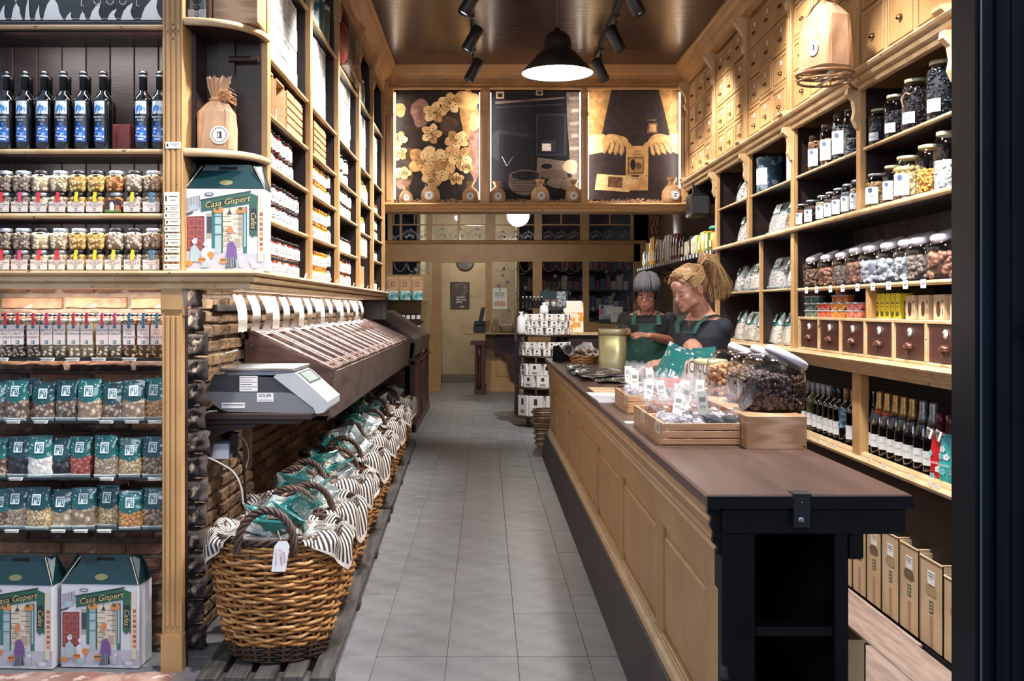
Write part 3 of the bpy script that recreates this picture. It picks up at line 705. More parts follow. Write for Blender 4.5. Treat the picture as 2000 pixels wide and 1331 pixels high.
blob(q, 905, 1130, 105, 80, 3, 9, 24, .02); blob(q, 905, 1090, 100, 38, 5, 10, 24, .02); blob(q, 905, 1088, 86, 28, 0, 11, 24, .02)
for i in range(40): blob(q, 905+rr.uniform(-75, 75), 1088+rr.uniform(-20, 20), 5, 4, 2, 12, 6)
for i in range(5): pquad(q, [(815+i*4, 1120+i*16), (995-i*4, 1120+i*16), (995-i*4, 1124+i*16), (815+i*4, 1124+i*16)][::-1], 2, 12)
blob(q, 1080, 1080, 90, 30, 5, 8); blob(q, 1040, 1030, 36, 16, 0, 9); blob(q, 1190, 1030, 50, 40, 4, 9, 14, .5); blob(q, 1100, 1130, 60, 30, 3, 10, 14, .5); blob(q, 1180, 1140, 60, 40, 5, 11, 14, .4)
pquad(q, [(725, 568), (775, 568), (775, 612), (725, 612)][::-1], 4, 13); pquad(q, [(735, 580), (765, 580), (765, 604), (735, 604)][::-1], 1, 14); pquad(q, [(972, 560), (1015, 560), (1015, 592), (972, 592)][::-1], 4, 13); pquad(q, [(982, 568), (1005, 568), (1005, 584), (982, 584)][::-1], 1, 14)
for x0, x1 in ((760, 790), (790, 826)): pquad(q, [(x0, 970 if x0 == 760 else 1030), (x0+3, 968 if x0 == 760 else 1028), (x1+3, 1028 if x0 == 760 else 972), (x1, 1030 if x0 == 760 else 974)][::-1], 7, 13)
P('print', q, PK, t2)
t3, q = poster('sepia poster of aproned hands holding paper nut packets, right bay', .922, 1.748, 4)
pquad(q, [(1295, 550), (1440, 545), (1380, 840), (1295, 850)][::-1], 3, 1); pquad(q, [(1730, 545), (1868, 545), (1868, 830), (1800, 850)][::-1], 3, 1)
pquad(q, [(1440, 550), (1730, 550), (1770, 700), (1810, 880), (1868, 960), (1868, 1245), (1295, 1245), (1295, 960), (1378, 840), (1410, 690)][::-1], 6, 3)
pquad(q, [(1440, 548), (1466, 548), (1466, 575), (1440, 575)][::-1], 6, 4)
pquad(q, [(1295, 840), (1390, 830), (1440, 870), (1400, 940), (1295, 960)][::-1], 5, 4); pquad(q, [(1868, 820), (1790, 840), (1800, 930), (1868, 965)][::-1], 5, 4)
for sx, cx in ((1, 1455), (-1, 1745)):
    blob(q, cx, 885, 82, 58, 4, 5, 18, .2, sx+3)
    for f in range(4): blob(q, cx-sx*(45-f*32), 915+f*4, 17, 42, 7, 6+f, 12, .1, f, sx*(.5-f*.1)); blob(q, cx-sx*(45-f*32)-3, 913+f*4, 12, 38, 4, 6.3+f, 12, .1, f, sx*(.5-f*.1))
    blob(q, cx+sx*70, 890, 42, 16, 4, 11, 12, .1, 0, sx*.35)
pquad(q, [(1530, 905), (1668, 905), (1664, 1180), (1524, 1180)][::-1], 4, 13); pquad(q, [(1540, 975), (1642, 970), (1640, 1075), (1538, 1080)][::-1], 2, 14); pquad(q, [(1548, 983), (1634, 978), (1632, 1067), (1546, 1072)][::-1], 3, 15)
blob(q, 1572, 1020, 16, 34, 0, 16); blob(q, 1606, 1030, 20, 22, 2, 16)
pquad(q, [(1560, 1085), (1610, 1085), (1610, 1095), (1560, 1095)][::-1], 0, 15); pquad(q, [(1670, 762), (1722, 762), (1722, 825), (1656, 825)][::-1], 7, 7); pquad(q, [(1678, 772), (1714, 772), (1714, 815), (1672, 815)][::-1], 4, 8)
pquad(q, [(1350, 1078), (1560, 1090), (1600, 1110), (1545, 1190), (1335, 1175)][::-1], 5, 14); pquad(q, [(1420, 1092), (1510, 1100), (1505, 1165), (1415, 1160)][::-1], 2, 15)
p = px(1600, 938, 17); q.text('CASA', .026, FX(*p), 0); p = px(1600, 958, 17); q.text('GISPERT', .026, FX(*p), 0)
p = px(1688, 745, 17); q.text('CASA GISPERT', .014, FX(*p), 5)
p = px(1600, 1110, 17); q.text('BARCELONA', .018, FX(*p), 0)
P('print', q, SEP, t3)

# hessian sacks with round labels on the ledge
sk = T('hessian_sack', 'x', 'sack', (0, 0, 0), group=None)
prof = [(.052, 0), (.072, .012), (.078, .05), (.070, .10), (.045, .135), (.018, .15), (.015, .158)]
P('sack_body', B().lathe(prof, 16, sq=.9), JUTE, sk)
P('frilled_neck', B().lathe([(.015, .155), (.032, .178), (.040, .20), (.030, .196), (.012, .165)], 11, c=(0, 0, 0)), JUTE, sk)
P('tie', B().tube([(.02*math.cos(a), .02*math.sin(a), .156) for a in [i*PI/5 for i in range(11)]], .005, 5).tube([(0, -.02, .156), (.03, -.03, .168), (.045, -.03, .150)], .003, 4).tube([(0, -.02, .156), (-.03, -.03, .166), (-.04, -.032, .14)], .003, 4), M('pale_raffia', 'D2AF8A', .8), sk)
q = B(); q.lathe([(.036, 0), (.036, .002)], 24, M4=Matrix.Translation((0, -.080, .06)) @ Matrix.Rotation(PI/2, 4, 'X'))
q.b(-.011, .011, -.084, -.0828, .047, .072, 1).b(-.007, .0, -.085, -.084, .052, .067, 0).b(.002, .008, -.085, -.084, .052, .060, 0)
for i in range(20):
    a = i*PI/10; q.b(.03*math.cos(a)-.0022, .03*math.cos(a)+.0022, -.0834, -.0828, .06+.03*math.sin(a)-.003, .06+.03*math.sin(a)+.003, 1)
P('round_label', q, [WHT, INK], sk)
mk_s = Maker(sk)
for (x, s, l) in ((793, .80, 'smallest hessian sack, left corner of the blossom poster'), (841, 1.12, 'tall hessian sack below the middle of the blossom poster'), (919, 1.0, 'wide-necked hessian sack at the right of the blossom poster'), (971, 1.0, 'hessian sack at the left foot of the roaster poster'), (1055, 1.08, 'hessian sack in front of the basket in the roaster poster'), (1121, 1.06, 'hessian sack at the right foot of the roaster poster'), (1312, 1.18, 'hessian sack alone under the poster of aproned hands')):
    mk_s((at(x, 0, YP+.05)[0], YP+.05, 2.341), R.uniform(-.15, .15), l, 'hessian sacks on the poster ledge', s)
# wood wool and cinnamon scraps along the ledge
q = B()
for i in range(520):
    x = R.choice([R.uniform(-.80, -.07), R.uniform(.06, .84), R.uniform(.94, 1.73)]); y = YP+R.uniform(-.015, .12); a = R.uniform(0, PI); L_ = R.uniform(.02, .06)
    q.tube([(x-L_*math.cos(a), y-.3*L_*math.sin(a), 2.345), (x, y, 2.345+R.uniform(.005, .04)), (x+L_*math.cos(a), y+.3*L_*math.sin(a), 2.345)], .0022, 3, i % 2)
tag(P('straw', q, [JUTE, M('pale_shaving', 'C9A98B', .8)]), 'pale wood wool strewn along the poster ledge', 'straw', None, 'stuff')
q = B()
for i in range(26):
    x = R.choice([R.uniform(.96, 1.62), R.uniform(-.75, -.15)]); q.ell((x, YP+R.uniform(0, .09), 2.36+R.uniform(0, .02)), (.022, .014, .012), i % 2, 6, 4, Matrix.Rotation(R.uniform(0, 3), 3, 'Z'))
tag(P('dried_pods', q, [JUTE, BROWN]), 'dried pods and bark pieces among the straw on the poster ledge', 'dried pods', None, 'stuff')

# ============================================================ rear room furniture
# display of kraft-topped bags
dc = T('display_cabinet', 'brown display cabinet with hanging packs left of the doorway', 'cabinet', (0, 0, 0))
P('back_panel', B().b(-1.75, -.80, 14.32, 14.36, 0, 1.88), M('cabinet_back', '8C7550', .7), dc)
P('shelf', B().b(-1.75, -.82, 13.95, 14.32, 1.485, 1.50).b(-1.75, -.9, 13.95, 14.32, 1.06, 1.08), GLS, dc)
pk = T('nut_pack', 'x', 'bag', (0, 0, 0))
P('kraft_header', B().bev(-.085, .085, -.02, .02, .13, .335, .006, 0).b(-.028, .028, -.0215, -.0205, .20, .265, 1).b(-.018, .018, -.0225, -.0215, .212, .253, 0), [KRAFT, M('header_mark', '6F6A5A', .6)], pk)
P('bag_body', B().bev(-.075, .075, -.035, .035, 0, .14, .015), M('teal_cello', '3D9AA3', .25, col2='CFE6E6', sc=18, coat=1), pk)
mkp = Maker(pk)
for i, x in enumerate((-1.30, -1.13, -.955)):
    mkp((x, 14.03, 1.50), 0, 'kraft-topped teal nut pack, %s from the left in the rear cabinet' % ORD[i], 'kraft-topped packs in the rear cabinet')
bb = T('small_black_jar', 'x', 'jar', (0, 0, 0))
P('jar_body', B().bev(-.032, .032, -.03, .03, 0, .10, .006), BLK, bb); P('label', B().b(-.026, .026, -.032, -.0305, .02, .075), WHT, bb)
mkb = Maker(bb)
for r in range(2):
    for c_ in range(4): mkb((-1.155+c_*.072, 14.0, 1.08+r*.145), 0, 'small black jar with white label, %s of the %s row in the rear cabinet' % (ORD[c_], ('lower', 'upper')[r]), 'black jars in the rear cabinet')
P('riser', B().b(-1.2, -.88, 13.97, 14.1, 1.185, 1.22), DK, dc)
# register desk in the doorway
rd = T('register_desk', 'dark wooden desk with a turned post beside the doorway', 'desk', (0, 0, 0))
P('desk_top', B().bev(-.32, .55, 16.0, 16.62, .975, 1.0, .006), M('desk_top', '9B7F58', .4), rd)
P('desk_body', B().bev(-.17, .0, 16.1, 16.6, 0, .84, .01).b(-.18, .02, 16.08, 16.6, 0, .14).b(-.24, -.0, 16.05, 16.6, .80, .86), RED, rd)
P('post', B().lathe([(.035, .1), (.04, .2), (.025, .3), (.03, .6), (.04, .78)], 12, c=(-.10, 16.06, 0)), RED, rd)
P('scroll_panel', B().prism([(.17, .98), (.60, .98), (.60, .23), (.46, .23), (.38, .32), (.36, .50), (.30, .62), (.17, .66)], 'y', 16.55, 16.58) if 0 else B().add([(x, y, z) for y in (16.50, 16.54) for x, z in ((.17, .98), (.60, .98), (.60, .23), (.46, .23), (.38, .32), (.36, .50), (.30, .62), (.17, .66))], [[7, 6, 5, 4, 3, 2, 1, 0], [8, 9, 10, 11, 12, 13, 14, 15]]+[[i, (i+1) % 8, 8+(i+1) % 8, 8+i] for i in range(8)]), RED, rd)
rg = T('cash_register', 'black cash register on the desk in the doorway', 'cash register', (-.10, 16.2, 1.0))
P('base', B().bev(-.09, .1, -.15, .2, 0, .12, .01).bev(-.08, .1, -.1, .2, .12, .19, .01), BLK, rg); P('screen', B().add([(x, y, z) for y in (-.0, .03) for x, z in ((-.02, .16), (.06, .2), (.10, .42), (.03, .40))], [[3, 2, 1, 0], [4, 5, 6, 7], [0, 1, 5, 4], [1, 2, 6, 5], [2, 3, 7, 6], [3, 0, 4, 7]]), BLK, rg)
sb = T('sweet_basket', 'pale wicker basket heaped with wrapped sweets on the register desk', 'basket', (.36, 16.2, 1.0))
P('bowl', B().lathe([(.09, 0), (.12, .02), (.145, .10), (.15, .11), (.13, .10), (.10, .03)], 20), M('pale_wicker', 'A8926C', .7, col2='7A6548', sc=60), sb)
q = B()
for i in range(60):
    a, r = R.uniform(0, 2*PI), R.uniform(0, .12); q.ell((r*math.cos(a), r*math.sin(a), .10+.09*(1-r/.13)*R.random()), (.026, .016, .012), i % 2, 5, 4, Matrix.Rotation(R.uniform(0, 3), 3, 'Z'))
P('wrapped_sweets', q, [M('foil_white', 'D8D8DA', .2, .3), M('foil_grey', '9A9A9E', .2, .5)], sb, kind='stuff')
for i, (x, h) in enumerate(((.16, .10), (.20, .24), (.25, .10))):
    tag(P('biscuit_tin', B().bev(-.04, .04, -.04, .04, 0, .11, .006).bev(-.037, .037, -.042, -.038, .02, .09, .002), M('brown_tin', '8C7A62', .4, col2='5E5140', sc=40), None, (x-.03, 16.25+.0, 1.0 if i != 1 else 1.11)), 'small patterned tin beside the sweet basket, '+('left of the lower pair', 'stacked on top', 'right of the lower pair')[i], 'tin', 'small tins on the register desk')
tag(P('card_reader', B().bev(-.05, .05, -.02, .02, 0, .13, .006).bev(-.04, .04, -.022, -.018, .07, .12, .002), BLK, None, (.50, 16.35, 1.0)), 'small black card reader behind the sweet basket', 'card reader')
# second nut bin in the rear
# ============================================================ wall of small drawers (upper right)
dw = T('drawer_cabinet', 'wall of small ochre apothecary drawers high on the right', 'cabinet', (0, 0, 0))
P('carcass', B().b(XR+.02, 2.16, 3.0, 8.9, 2.526, 3.56), OCHRED, dw)
def drawer_bm(w, h):     # front faces -x, origin at lower near corner
    q = B().bev(-.012, .02, 0, w, 0, h, .003)
    e = .022
    for a, b_, c, d in ((e, w-e, e, e+.007), (e, w-e, h-e-.007, h-e), (e, e+.007, e, h-e), (w-e-.007, w-e, e, h-e)): q.bev(-.018, -.010, a, b_, c, d, .002)
    return q
plate = B().lathe([(.017, 0), (.017, .003), (.012, .006), (.001, .006)], 16, sq=1, M4=Matrix.Rotation(-PI/2, 4, 'Y')); plate.b(-.0075, -.006, -.003, .003, -.006, .006, 1)
plate_m = plate.mesh('number_plate', [M('porcelain', 'E9E4DA', .15), INK])
cup = B(); cup.grid(lambda u, v: (-.020*math.sin(PI*u)*math.sin(v*PI/2)-.001, .020*math.cos(PI*u), .020*math.sin(PI*u)*math.cos(v*PI/2)-.006), 10, 5)
cup_m = cup.mesh('cup_pull', M('bronze_pull', '6B4A2A', .35, .6))
rows = 4; rh = .205
proto_m = {}
cnt = 0
for b_ in range(5):
    y0, y1 = RP[b_]+.05, RP[b_+1]-.04 if b_ < 4 else RP[b_+1]-.03
    w_ = (y1-y0)/3; nr, hh, z0 = (3, .275, 2.545) if b_ == 0 else (4, rh, 2.545)
    for c_ in range(3):
        for r in range(nr):
            key = (round(w_, 3), hh)
            if key not in proto_m: proto_m[key] = drawer_bm(w_-.008, hh-.008).mesh('drawer', [OCHRE])
            if R.random() < .22 and b_ not in (1,):
                pass
            out = -.012 if (b_, c_, r) in ((2, 1, 0), (2, 1, 1), (2, 0, 0), (3, 0, 3), (4, 0, 0), (1, 1, 0)) else R.uniform(-.003, .003)
            d = P('drawer', proto_m[key], None, dw, (XR+.008+out, y0+c_*w_+.004, z0+r*hh))
            cy = (w_-.008)/2
            if b_ >= 2: P('number_plate', plate_m, None, d, (-.013, cy, hh*.66)); P('cup_pull', cup_m, None, d, (-.013, cy, hh*.36))
            else: P('cup_pull', cup_m, None, d, (-.013, cy, hh*.42))
            cnt += 1
for y in RP[:5]+[8.80]:
    P('upright', B().bev(XR-.02, XR+.02, y-.03, y+.04, 2.526, 3.39, .005).bev(XR-.028, XR-.015, y-.015, y+.025, 2.56, 3.1, .003), OCHRE, dw)
    P('scroll_corbel', B().prism([(XR, 3.39), (XR-.085, 3.39), (XR-.095, 3.36), (XR-.065, 3.31), (XR-.035, 3.27), (XR-.03, 3.22), (XR-.045, 3.19), (XR-.03, 3.15), (XR, 3.14)], 'y', y-.018, y+.028), OCHREL, dw)
    P('capital', B().prism([(XR, 2.44), (XR-.07, 2.53), (XR-.08, 2.535), (XR-.08, 2.55), (XR, 2.56)], 'y', y-.035, y+.045), OCHREL, dw)

# ============================================================ row of oxblood drawers under the jars
bd = T('drawer_chest', 'row of chipped oxblood drawers between shelf and ledge on the right', 'drawers', (0, 0, 0))
P('carcass', B().b(XR+.03, 2.13, 3.0, 5.75, 1.165, 1.345, 0).bev(XR+.005, 2.13, 3.0, 5.76, 1.335, 1.35, .003, 1).bev(XR+.005, XR+.05, 3.0, 5.76, 1.165, 1.178, .003, 1), [BROWN, OCHREL], bd)
dm = B().bev(0, .02, 0, .300, 0, .152, .002).mesh('drawer', [RED])
pm = B().lathe([(.019, 0), (.019, .004), (.012, .009), (.001, .010)], 18, M4=Matrix.Rotation(-PI/2, 4, 'Y')); pm.b(-.0105, -.009, -.006, -.003, -.007, .007, 1).b(-.0105, -.009, .0, .003, -.007, .009, 1).b(-.0105, -.009, .005, .008, -.005, .004, 1)
pm = pm.mesh('porcelain_knob', [M('porcelain', 'E9E4DA'), INK])
kb = B().lathe([(.006, 0), (.008, .014), (.022, .022), (.024, .032), (.016, .042), (.001, .044)], 16, M4=Matrix.Rotation(-PI/2, 4, 'Y')).mesh('wooden_knob', M('aged_bronze_knob', '4A2C20', .25, .3))
pulls = B(); pulls.grid(lambda u, v: (-.030*math.sin(PI*u)*math.sin(v*PI/2)-.002, .028*math.cos(PI*u), .030*math.sin(PI*u)*math.cos(v*PI/2)-.012), 12, 6); pulls.lathe([(.006, -.002), (.008, .022), (.001, .026)], 8, c=(-.014, 0, -.03)); pulls = pulls.mesh('cup_pull', M('bronze_cup', '5A3526', .22, .5))
for i in range(8):
    y = 5.73-(i+1)*.33
    d = P('drawer', dm, None, bd, (XR+.012, y+.015, 1.181))
    P('porcelain_knob', pm, None, d, (-.001, .15, .115)); P('cup_pull', pulls, None, d, (0, .15, .058))
    P('divider', B().bev(XR+.004, XR+.03, y-.006, y+.013, 1.178, 1.336, .002), OCHREL, bd)
P('divider', B().bev(XR+.004, XR+.03, 5.725, 5.75, 1.178, 1.336, .002), OCHREL, bd)

# ============================================================ jars on the right
def nuts_fill(rx, ry, h, nr, size, n, seed, dome=0, sq=None, elong=1.5):
    """a heap of pieces that fills a jar: shell of ellipsoids over a core; materials 0 core 1.. pieces"""
    q = B(); rr = random.Random(seed)
    k = .86
    q.lathe([(rx*k, .003), (rx*k, h*.97), (rx*.3, h+dome*.8), (.001, h+dome)], 14, 0, sq=sq)
    q.v = [(x, y*ry/rx, z) for x, y, z in q.v]
    for i in range(n):
        top = rr.random() < .22
        a = rr.uniform(0, 2*PI)
        ca, sa = math.cos(a), math.sin(a)
        if sq: ca, sa = math.copysign(abs(ca)**sq, ca), math.copysign(abs(sa)**sq, sa)
        if top: f = math.sqrt(rr.random())*.88; p = (rx*f*ca, ry*f*sa, h+dome*(1-f)-size*.1)
        else: p = ((rx-size*.55)*ca, (ry-size*.55)*sa, rr.uniform(size*.5, h))
        rot = Matrix.Rotation(rr.uniform(0, 3), 3, 'Z') @ Matrix.Rotation(rr.uniform(0, 3), 3, 'X') @ Matrix.Rotation(rr.uniform(0, 3), 3, 'Y')
        q.ell(p, (size*.5*elong, size*.5, size*.42), 1+rr.randrange(nr), 6, 4, rot)
    return q
def pcs(name, *cols, rough=.45): return [M('%s_core' % name, cols[0], .7)]+[M('%s_%d' % (name, i), c, rough, coat=.15) for i, c in enumerate(cols[1:])]
PC = {
 'cocoa': pcs('cocoa_almond', '3A241C', '7A5646', '684637', '8D6857'), 'pinkcocoa': pcs('rosy_almond', '4A2A20', '9A6650', '8A5643', 'AC7A62'),
 'white': pcs('white_dragee', '6E6E7C', 'B6B6C6', 'C6C6D4', 'A4A4B6'), 'pearl': pcs('pearl_dragee', '7A808A', 'C2CAD2', 'B2BAC4', 'D0D6DC'), 'grey': pcs('grey_dragee', '3E3632', '77685F', '695B53', '857870'),
 'choc': pcs('choc_ball', '1E120E', '3D241B', '4A2D21', '331D16'), 'hazel': pcs('hazelnut', '5A3A22', 'C08A5A', 'D09C6C', 'AA7348')}
# globe jars with slanted lids
def globe_jar(fill, seed, size=.024, n=190, elong=1.4, lidm=None):
    t = T('globe_jar', 'x', 'jar', (0, 0, 0))
    R0 = .094
    prof = [(.070, .0), (.088, .012), (.100, .05), (.100, .09), (.090, .13), (.066, .158), (.052, .168), (.050, .176)]
    tilt = Matrix.Identity(4)
    q = B().lathe(prof, 24, sq=.85)
    sh = [(x+(-.45*max(0, z-.10) if z > .10 else 0)*0+max(0, z-.09)*.35, y, z) for x, y, z in q.v]; q.v = sh
    q2 = nuts_fill(.094, .094, .10, 3, size, n, seed, .012, .85, elong)
    P('glass_body', q, GLS, t); P('filling', q2, PC[fill], t, kind='stuff')
    P('lid', B().lathe([(.054, 0), (.056, .004), (.056, .022), (.050, .028), (.001, .030)], 22, M4=Matrix.Translation((.031, 0, .168)) @ Matrix.Rotation(.42, 4, 'Y')), lidm or M('mauve_white_lid', 'C3B7BC', .4), t)
    return t
gl = {}
for i, (f, nm, s) in enumerate((('cocoa', 'cocoa-dusted almonds', .022), ('pinkcocoa', 'rosy cocoa almonds', .022), ('grey', 'dusky brown almonds', .026), ('pinkcocoa2', 'reddish cocoa hazelnuts', .028), ('white', 'large lilac-white sugared almonds', .030), ('pearl', 'pale blue-white sugared almonds', .028), ('pearl2', 'small pearly white sugared almonds', .020), ('grey2', 'grey-brown coated almonds', .028), ('pinkcocoa3', 'large rosy cocoa almonds nearest the door', .030))):
    t = globe_jar(f.rstrip('23'), 20+i, s, int(190*(.024/s)**1.6))
    px_ = (1598, 1628, 1658, 1688, 1716, 1752, 1788, 1812, 1853)[i]
    Y = 1.91*F/(px_-948)
    if i == 8: Y = 4.10
    t.location = (1.925, Y, 1.515); t.rotation_euler = (0, 0, PI+.15); t['label'] = 'squat glass jar of '+nm; t['group'] = 'slant-lidded jars on the right middle shelf'
    t.scale = (.95, .95, .95) if i < 3 else (1.02,)*3
# tall screw-top jars
LBLI = M('pale_label', 'E4E6EA', .6)
def tall_jar(r, h, fill, fh, lid, seed, size=.014, n=200, lab='upright', word='FLOR', elong=1.6):
    t = T('storage_jar', 'x', 'jar', (0, 0, 0))
    P('glass_body', B().lathe([(r*.88, 0), (r, .01), (r, h*.78), (r*.9, h*.86), (r*.74, h*.9), (r*.74, h*.955)], 20), GLS, t)
    P('filling', nuts_fill(r*.95, r*.95, h*fh, 3, size, n, seed, .004, None, elong), PC[fill], t, kind='stuff')
    P('lid', B().lathe([(r*.78, h*.93), (r*.8, h*.935), (r*.8, h*.995), (r*.74, h), (.001, h)], 20), lid, t)
    if lab:
        q = B(); lw, z0, z1 = (r*.62, h*.12, h*.60) if lab == 'upright' else (r*.5, h*.12, h*.34)
        def f(u, v): a = PI+.55+(u-.5)*2*lw/r; return ((r+.0015)*math.cos(a), (r+.0015)*math.sin(a), z0+(z1-z0)*v)
        q.grid(f, 6, 1, 0)
        a = PI+.55; ctr = ((r+.003)*math.cos(a), (r+.003)*math.sin(a))
        Mx = Matrix.Translation((ctr[0], ctr[1], z0+(z1-z0)*.45)) @ Matrix.Rotation(a+PI/2, 4, 'Z') @ Matrix.Rotation(PI/2, 4, 'X')
        q.text(word, min(r*.42, 1.9*lw/len(word)), Mx, 1)
        if lab == 'upright': q.lathe([(r*.2, 0), (r*.2, .0006)], 12, 2, M4=Matrix.Translation((ctr[0], ctr[1], z0+(z1-z0)*.82)) @ Matrix.Rotation(a+PI/2, 4, 'Z') @ Matrix.Rotation(PI/2, 4, 'X'))
        P('label', q, [LBLI, INK, M('label_blue', '4A5E86', .6)], t)
    return t
PC.update({'bark': pcs('bark_chip', '5A3A26', '9C6A48', '7D5237', 'B98862'), 'wood': pcs('pale_root', '6A5138', 'BFA07A', '8F714E', 'D8BF98'), 'greyherb': pcs('grey_herb', '2C2C30', '66666E', '8C8C94', '44444A'),
 'powder': pcs('cocoa_powder', '6E3B28', '74402C', '6A3826', '7C4832'), 'seed': pcs('dark_seed', '2A1E18', '4A3A30', '382A22', '5C4A3C'), 'clove': pcs('pale_flower', '8A7A5A', 'DDD2B4', 'B8A880', 'C9BB98'), 'blue': pcs('blue_seed', '34363E', '6A6E7A', '50545E', '8A8E98'),
 'ginger': pcs('candied_ginger', '8A6A40', 'C9A46C', 'B78F58', 'D8B680'), 'rose': pcs('rose_flake', '7A2E2C', 'C2605A', 'A84842', 'D48078'), 'banana': pcs('banana_chip', 'A07C48', 'E2C590', 'C9A86A', 'EED8A8'), 'amber': pcs('amber_flake', '9A6420', 'E0A24A', 'C88A34', 'EBB866'),
 'salt': pcs('white_salt', 'E6E6E6', 'EFEFEF', 'E2E2E4', 'F4F4F4'), 'berry': pcs('dark_berry', '1A1214', '3A2A2E', '2A1E22', '4C3A3E'), 'bean': pcs('black_bean', '15161C', '30323C', '24262E', '42444E'), 'prune': pcs('black_fruit', '121014', '242028', '1A181E', '30303A')})
def place_r(t, px_, X, z, label, group, ya=None):
    Y = X*F/(px_-948) if ya is None else ya
    t.location = (X, Y, z); t['label'] = label; t['group'] = group
G1 = 'jars on the upper right shelf'; z1 = 2.172
for px_, r, h, f, fh, word, lb, nm, sz in ((1599, .058, .20, 'bark', .80, 'HIBISC', 'upright', 'swing-top jar of brown bark chips', .012), (1624, .060, .225, 'wood', .62, 'CANYELLA', 'upright', 'swing-top jar of pale root pieces', .014), (1649, .062, .25, 'greyherb', .70, 'ROSA', 'upright', 'swing-top jar of grey herbs', .013), (1667, .05, .25, 'greyherb', .35, 'SAL', None, 'clear ribbed jar partly hidden by the post', .012)):
    t = tall_jar(r, h, f, fh, GLS if px_ != 1 else SILV, px_, sz, 260, lb, word); place_r(t, px_, 1.88, z1, nm+' on the upper right shelf', G1)
    P('wire_bail', B().tube([(-r*.8, 0, h*.84), (-r*.95, -.01, h*.92), (-r*.8, 0, h)], .002, 4).tube([(r*.8, 0, h*.84), (r*.9, .01, h*.95)], .002, 4), STEEL, t)
for px_, r, h, f, fh, word, nm, ya in ((1719, .053, .175, 'prune', .75, 'PRUNA', 'first gold-lidded jar of dark dried fruit', None), (1752, .056, .20, 'prune', .6, 'FIGA', 'gold-lidded jar of blackish fruit, second from the post', None), (1790, .062, .225, 'berry', .8, 'BAIA', 'gold-lidded jar of dark berries with a pale twig', None), (1840, .062, .245, 'bean', .85, 'MONGETA', 'large gold-lidded jar of black beans', None)):
    t = tall_jar(r, h, f, fh, GOLDL, px_, .012, 300, 'low', word, 1.3); place_r(t, px_, 1.88, z1, nm+' on the upper right shelf', G1)
    if f == 'berry': P('twig', B().tube([(-.066, -.02, .10), (-.067, -.0, .14), (-.06, -.03, .16), (-.05, -.05, .15)], .003, 5), PINE, t)
z2 = 1.872; G2 = 'small labelled spice jars'
for i, (px_, r, h, f, word, nm) in enumerate(((1568, .045, .135, 'powder', 'CACAU', 'jar of rust-brown powder, furthest spice jar'), (1587, .045, .14, 'seed', 'PEBRE', 'jar of dark brown seeds beside the rust powder'), (1609, .043, .145, 'clove', 'CAMAMILLA', 'jar of pale dried flowers among the spice jars'), (1624, .038, .15, 'seed', 'CLAU', 'narrow jar of brown sticks, centre of the spice jars'), (1641, .042, .155, 'seed', 'NYORA', 'jar of dark peppercorns with a tall label'), (1659, .042, .16, 'blue', 'ROSELLA', 'jar of blue-grey poppy seeds'), (1676, .04, .165, 'clove', 'SESAM', 'spice jar of pale seeds against the post'))):
    t = tall_jar(r, h, f, .72, SILV, 300+i, .010, 260, 'upright', word, 1.5); place_r(t, px_, 1.86, z2, nm+', right wall', G2)
for i, (px_, r, h, f, word, nm, fh, sz, X) in enumerate(((1716, .060, .165, 'ginger', 'GINGEBRE', 'silver-lidded jar of candied ginger', .72, .016, 1.87), (1744, .045, .18, 'rose', 'MADUIXA', 'narrow jar of red strawberry pieces', .55, .015, 1.87), (1776, .065, .20, 'banana', 'PLATAN', 'wide jar of dried banana slices', .72, .030, 1.88), (1818, .062, .215, 'amber', 'KIKOS', 'jar of amber crunchy flakes', .5, .014, 1.88), (1851, .055, .245, 'salt', 'SAL', 'tall jar half full of white salt', .5, .012, 1.88))):
    t = tall_jar(r, h, f, fh, SILV if i == 0 else GOLDL, 400+i, sz, 240, 'upright' if i < 3 else None, word, 1.1 if f == 'banana' else 1.5); place_r(t, px_, X, z2, nm+' on the thick right shelf', 'jars of dried fruit on the thick shelf')
# blue tin and framed picture
t = T('round_tin', 'round blue floral tin with white oval panel, beside the framed picture', 'tin', (2.0, 6.62, 2.172)); t.location = (1.93, 1.93*F/(1504-948), 2.172)
q = B().lathe([(.085, 0), (.088, .004), (.088, .215), (.092, .217), (.092, .245), (.086, .25), (.001, .25)], 26, 0)
q.grid(lambda u, v: (.0895*math.cos(PI+.45+(u-.5)*1.25), .0895*math.sin(PI+.45+(u-.5)*1.25), .06+.11*v), 8, 1, 1)
P('tin_body', q, [M('blue_floral_tin', '3A5A6C', .3, col2='A8BCC6', sc=22, lo=.52, hi=.56, metal=.2), WHT], t)
for i in range(9):
    a = PI-.1+i*.18
t = T('framed_picture', 'small framed drawing leaning against the post on the right shelf', 'picture', (1.86, 5.98, 2.174), -PI/2+.25)
q = B().bev(-.10, .10, 0, .012, 0, .26, .003, 0).b(-.09, .09, -.001, 0, .01, .25, 1).b(-.04, .03, -.002, -.001, .05, .09, 2).b(-.05, .05, -.002, -.001, .13, .20, 3)
P('frame', q, [PINE, WHT, INK, M('sketch_grey', 'A3A7A6', .6)], t)
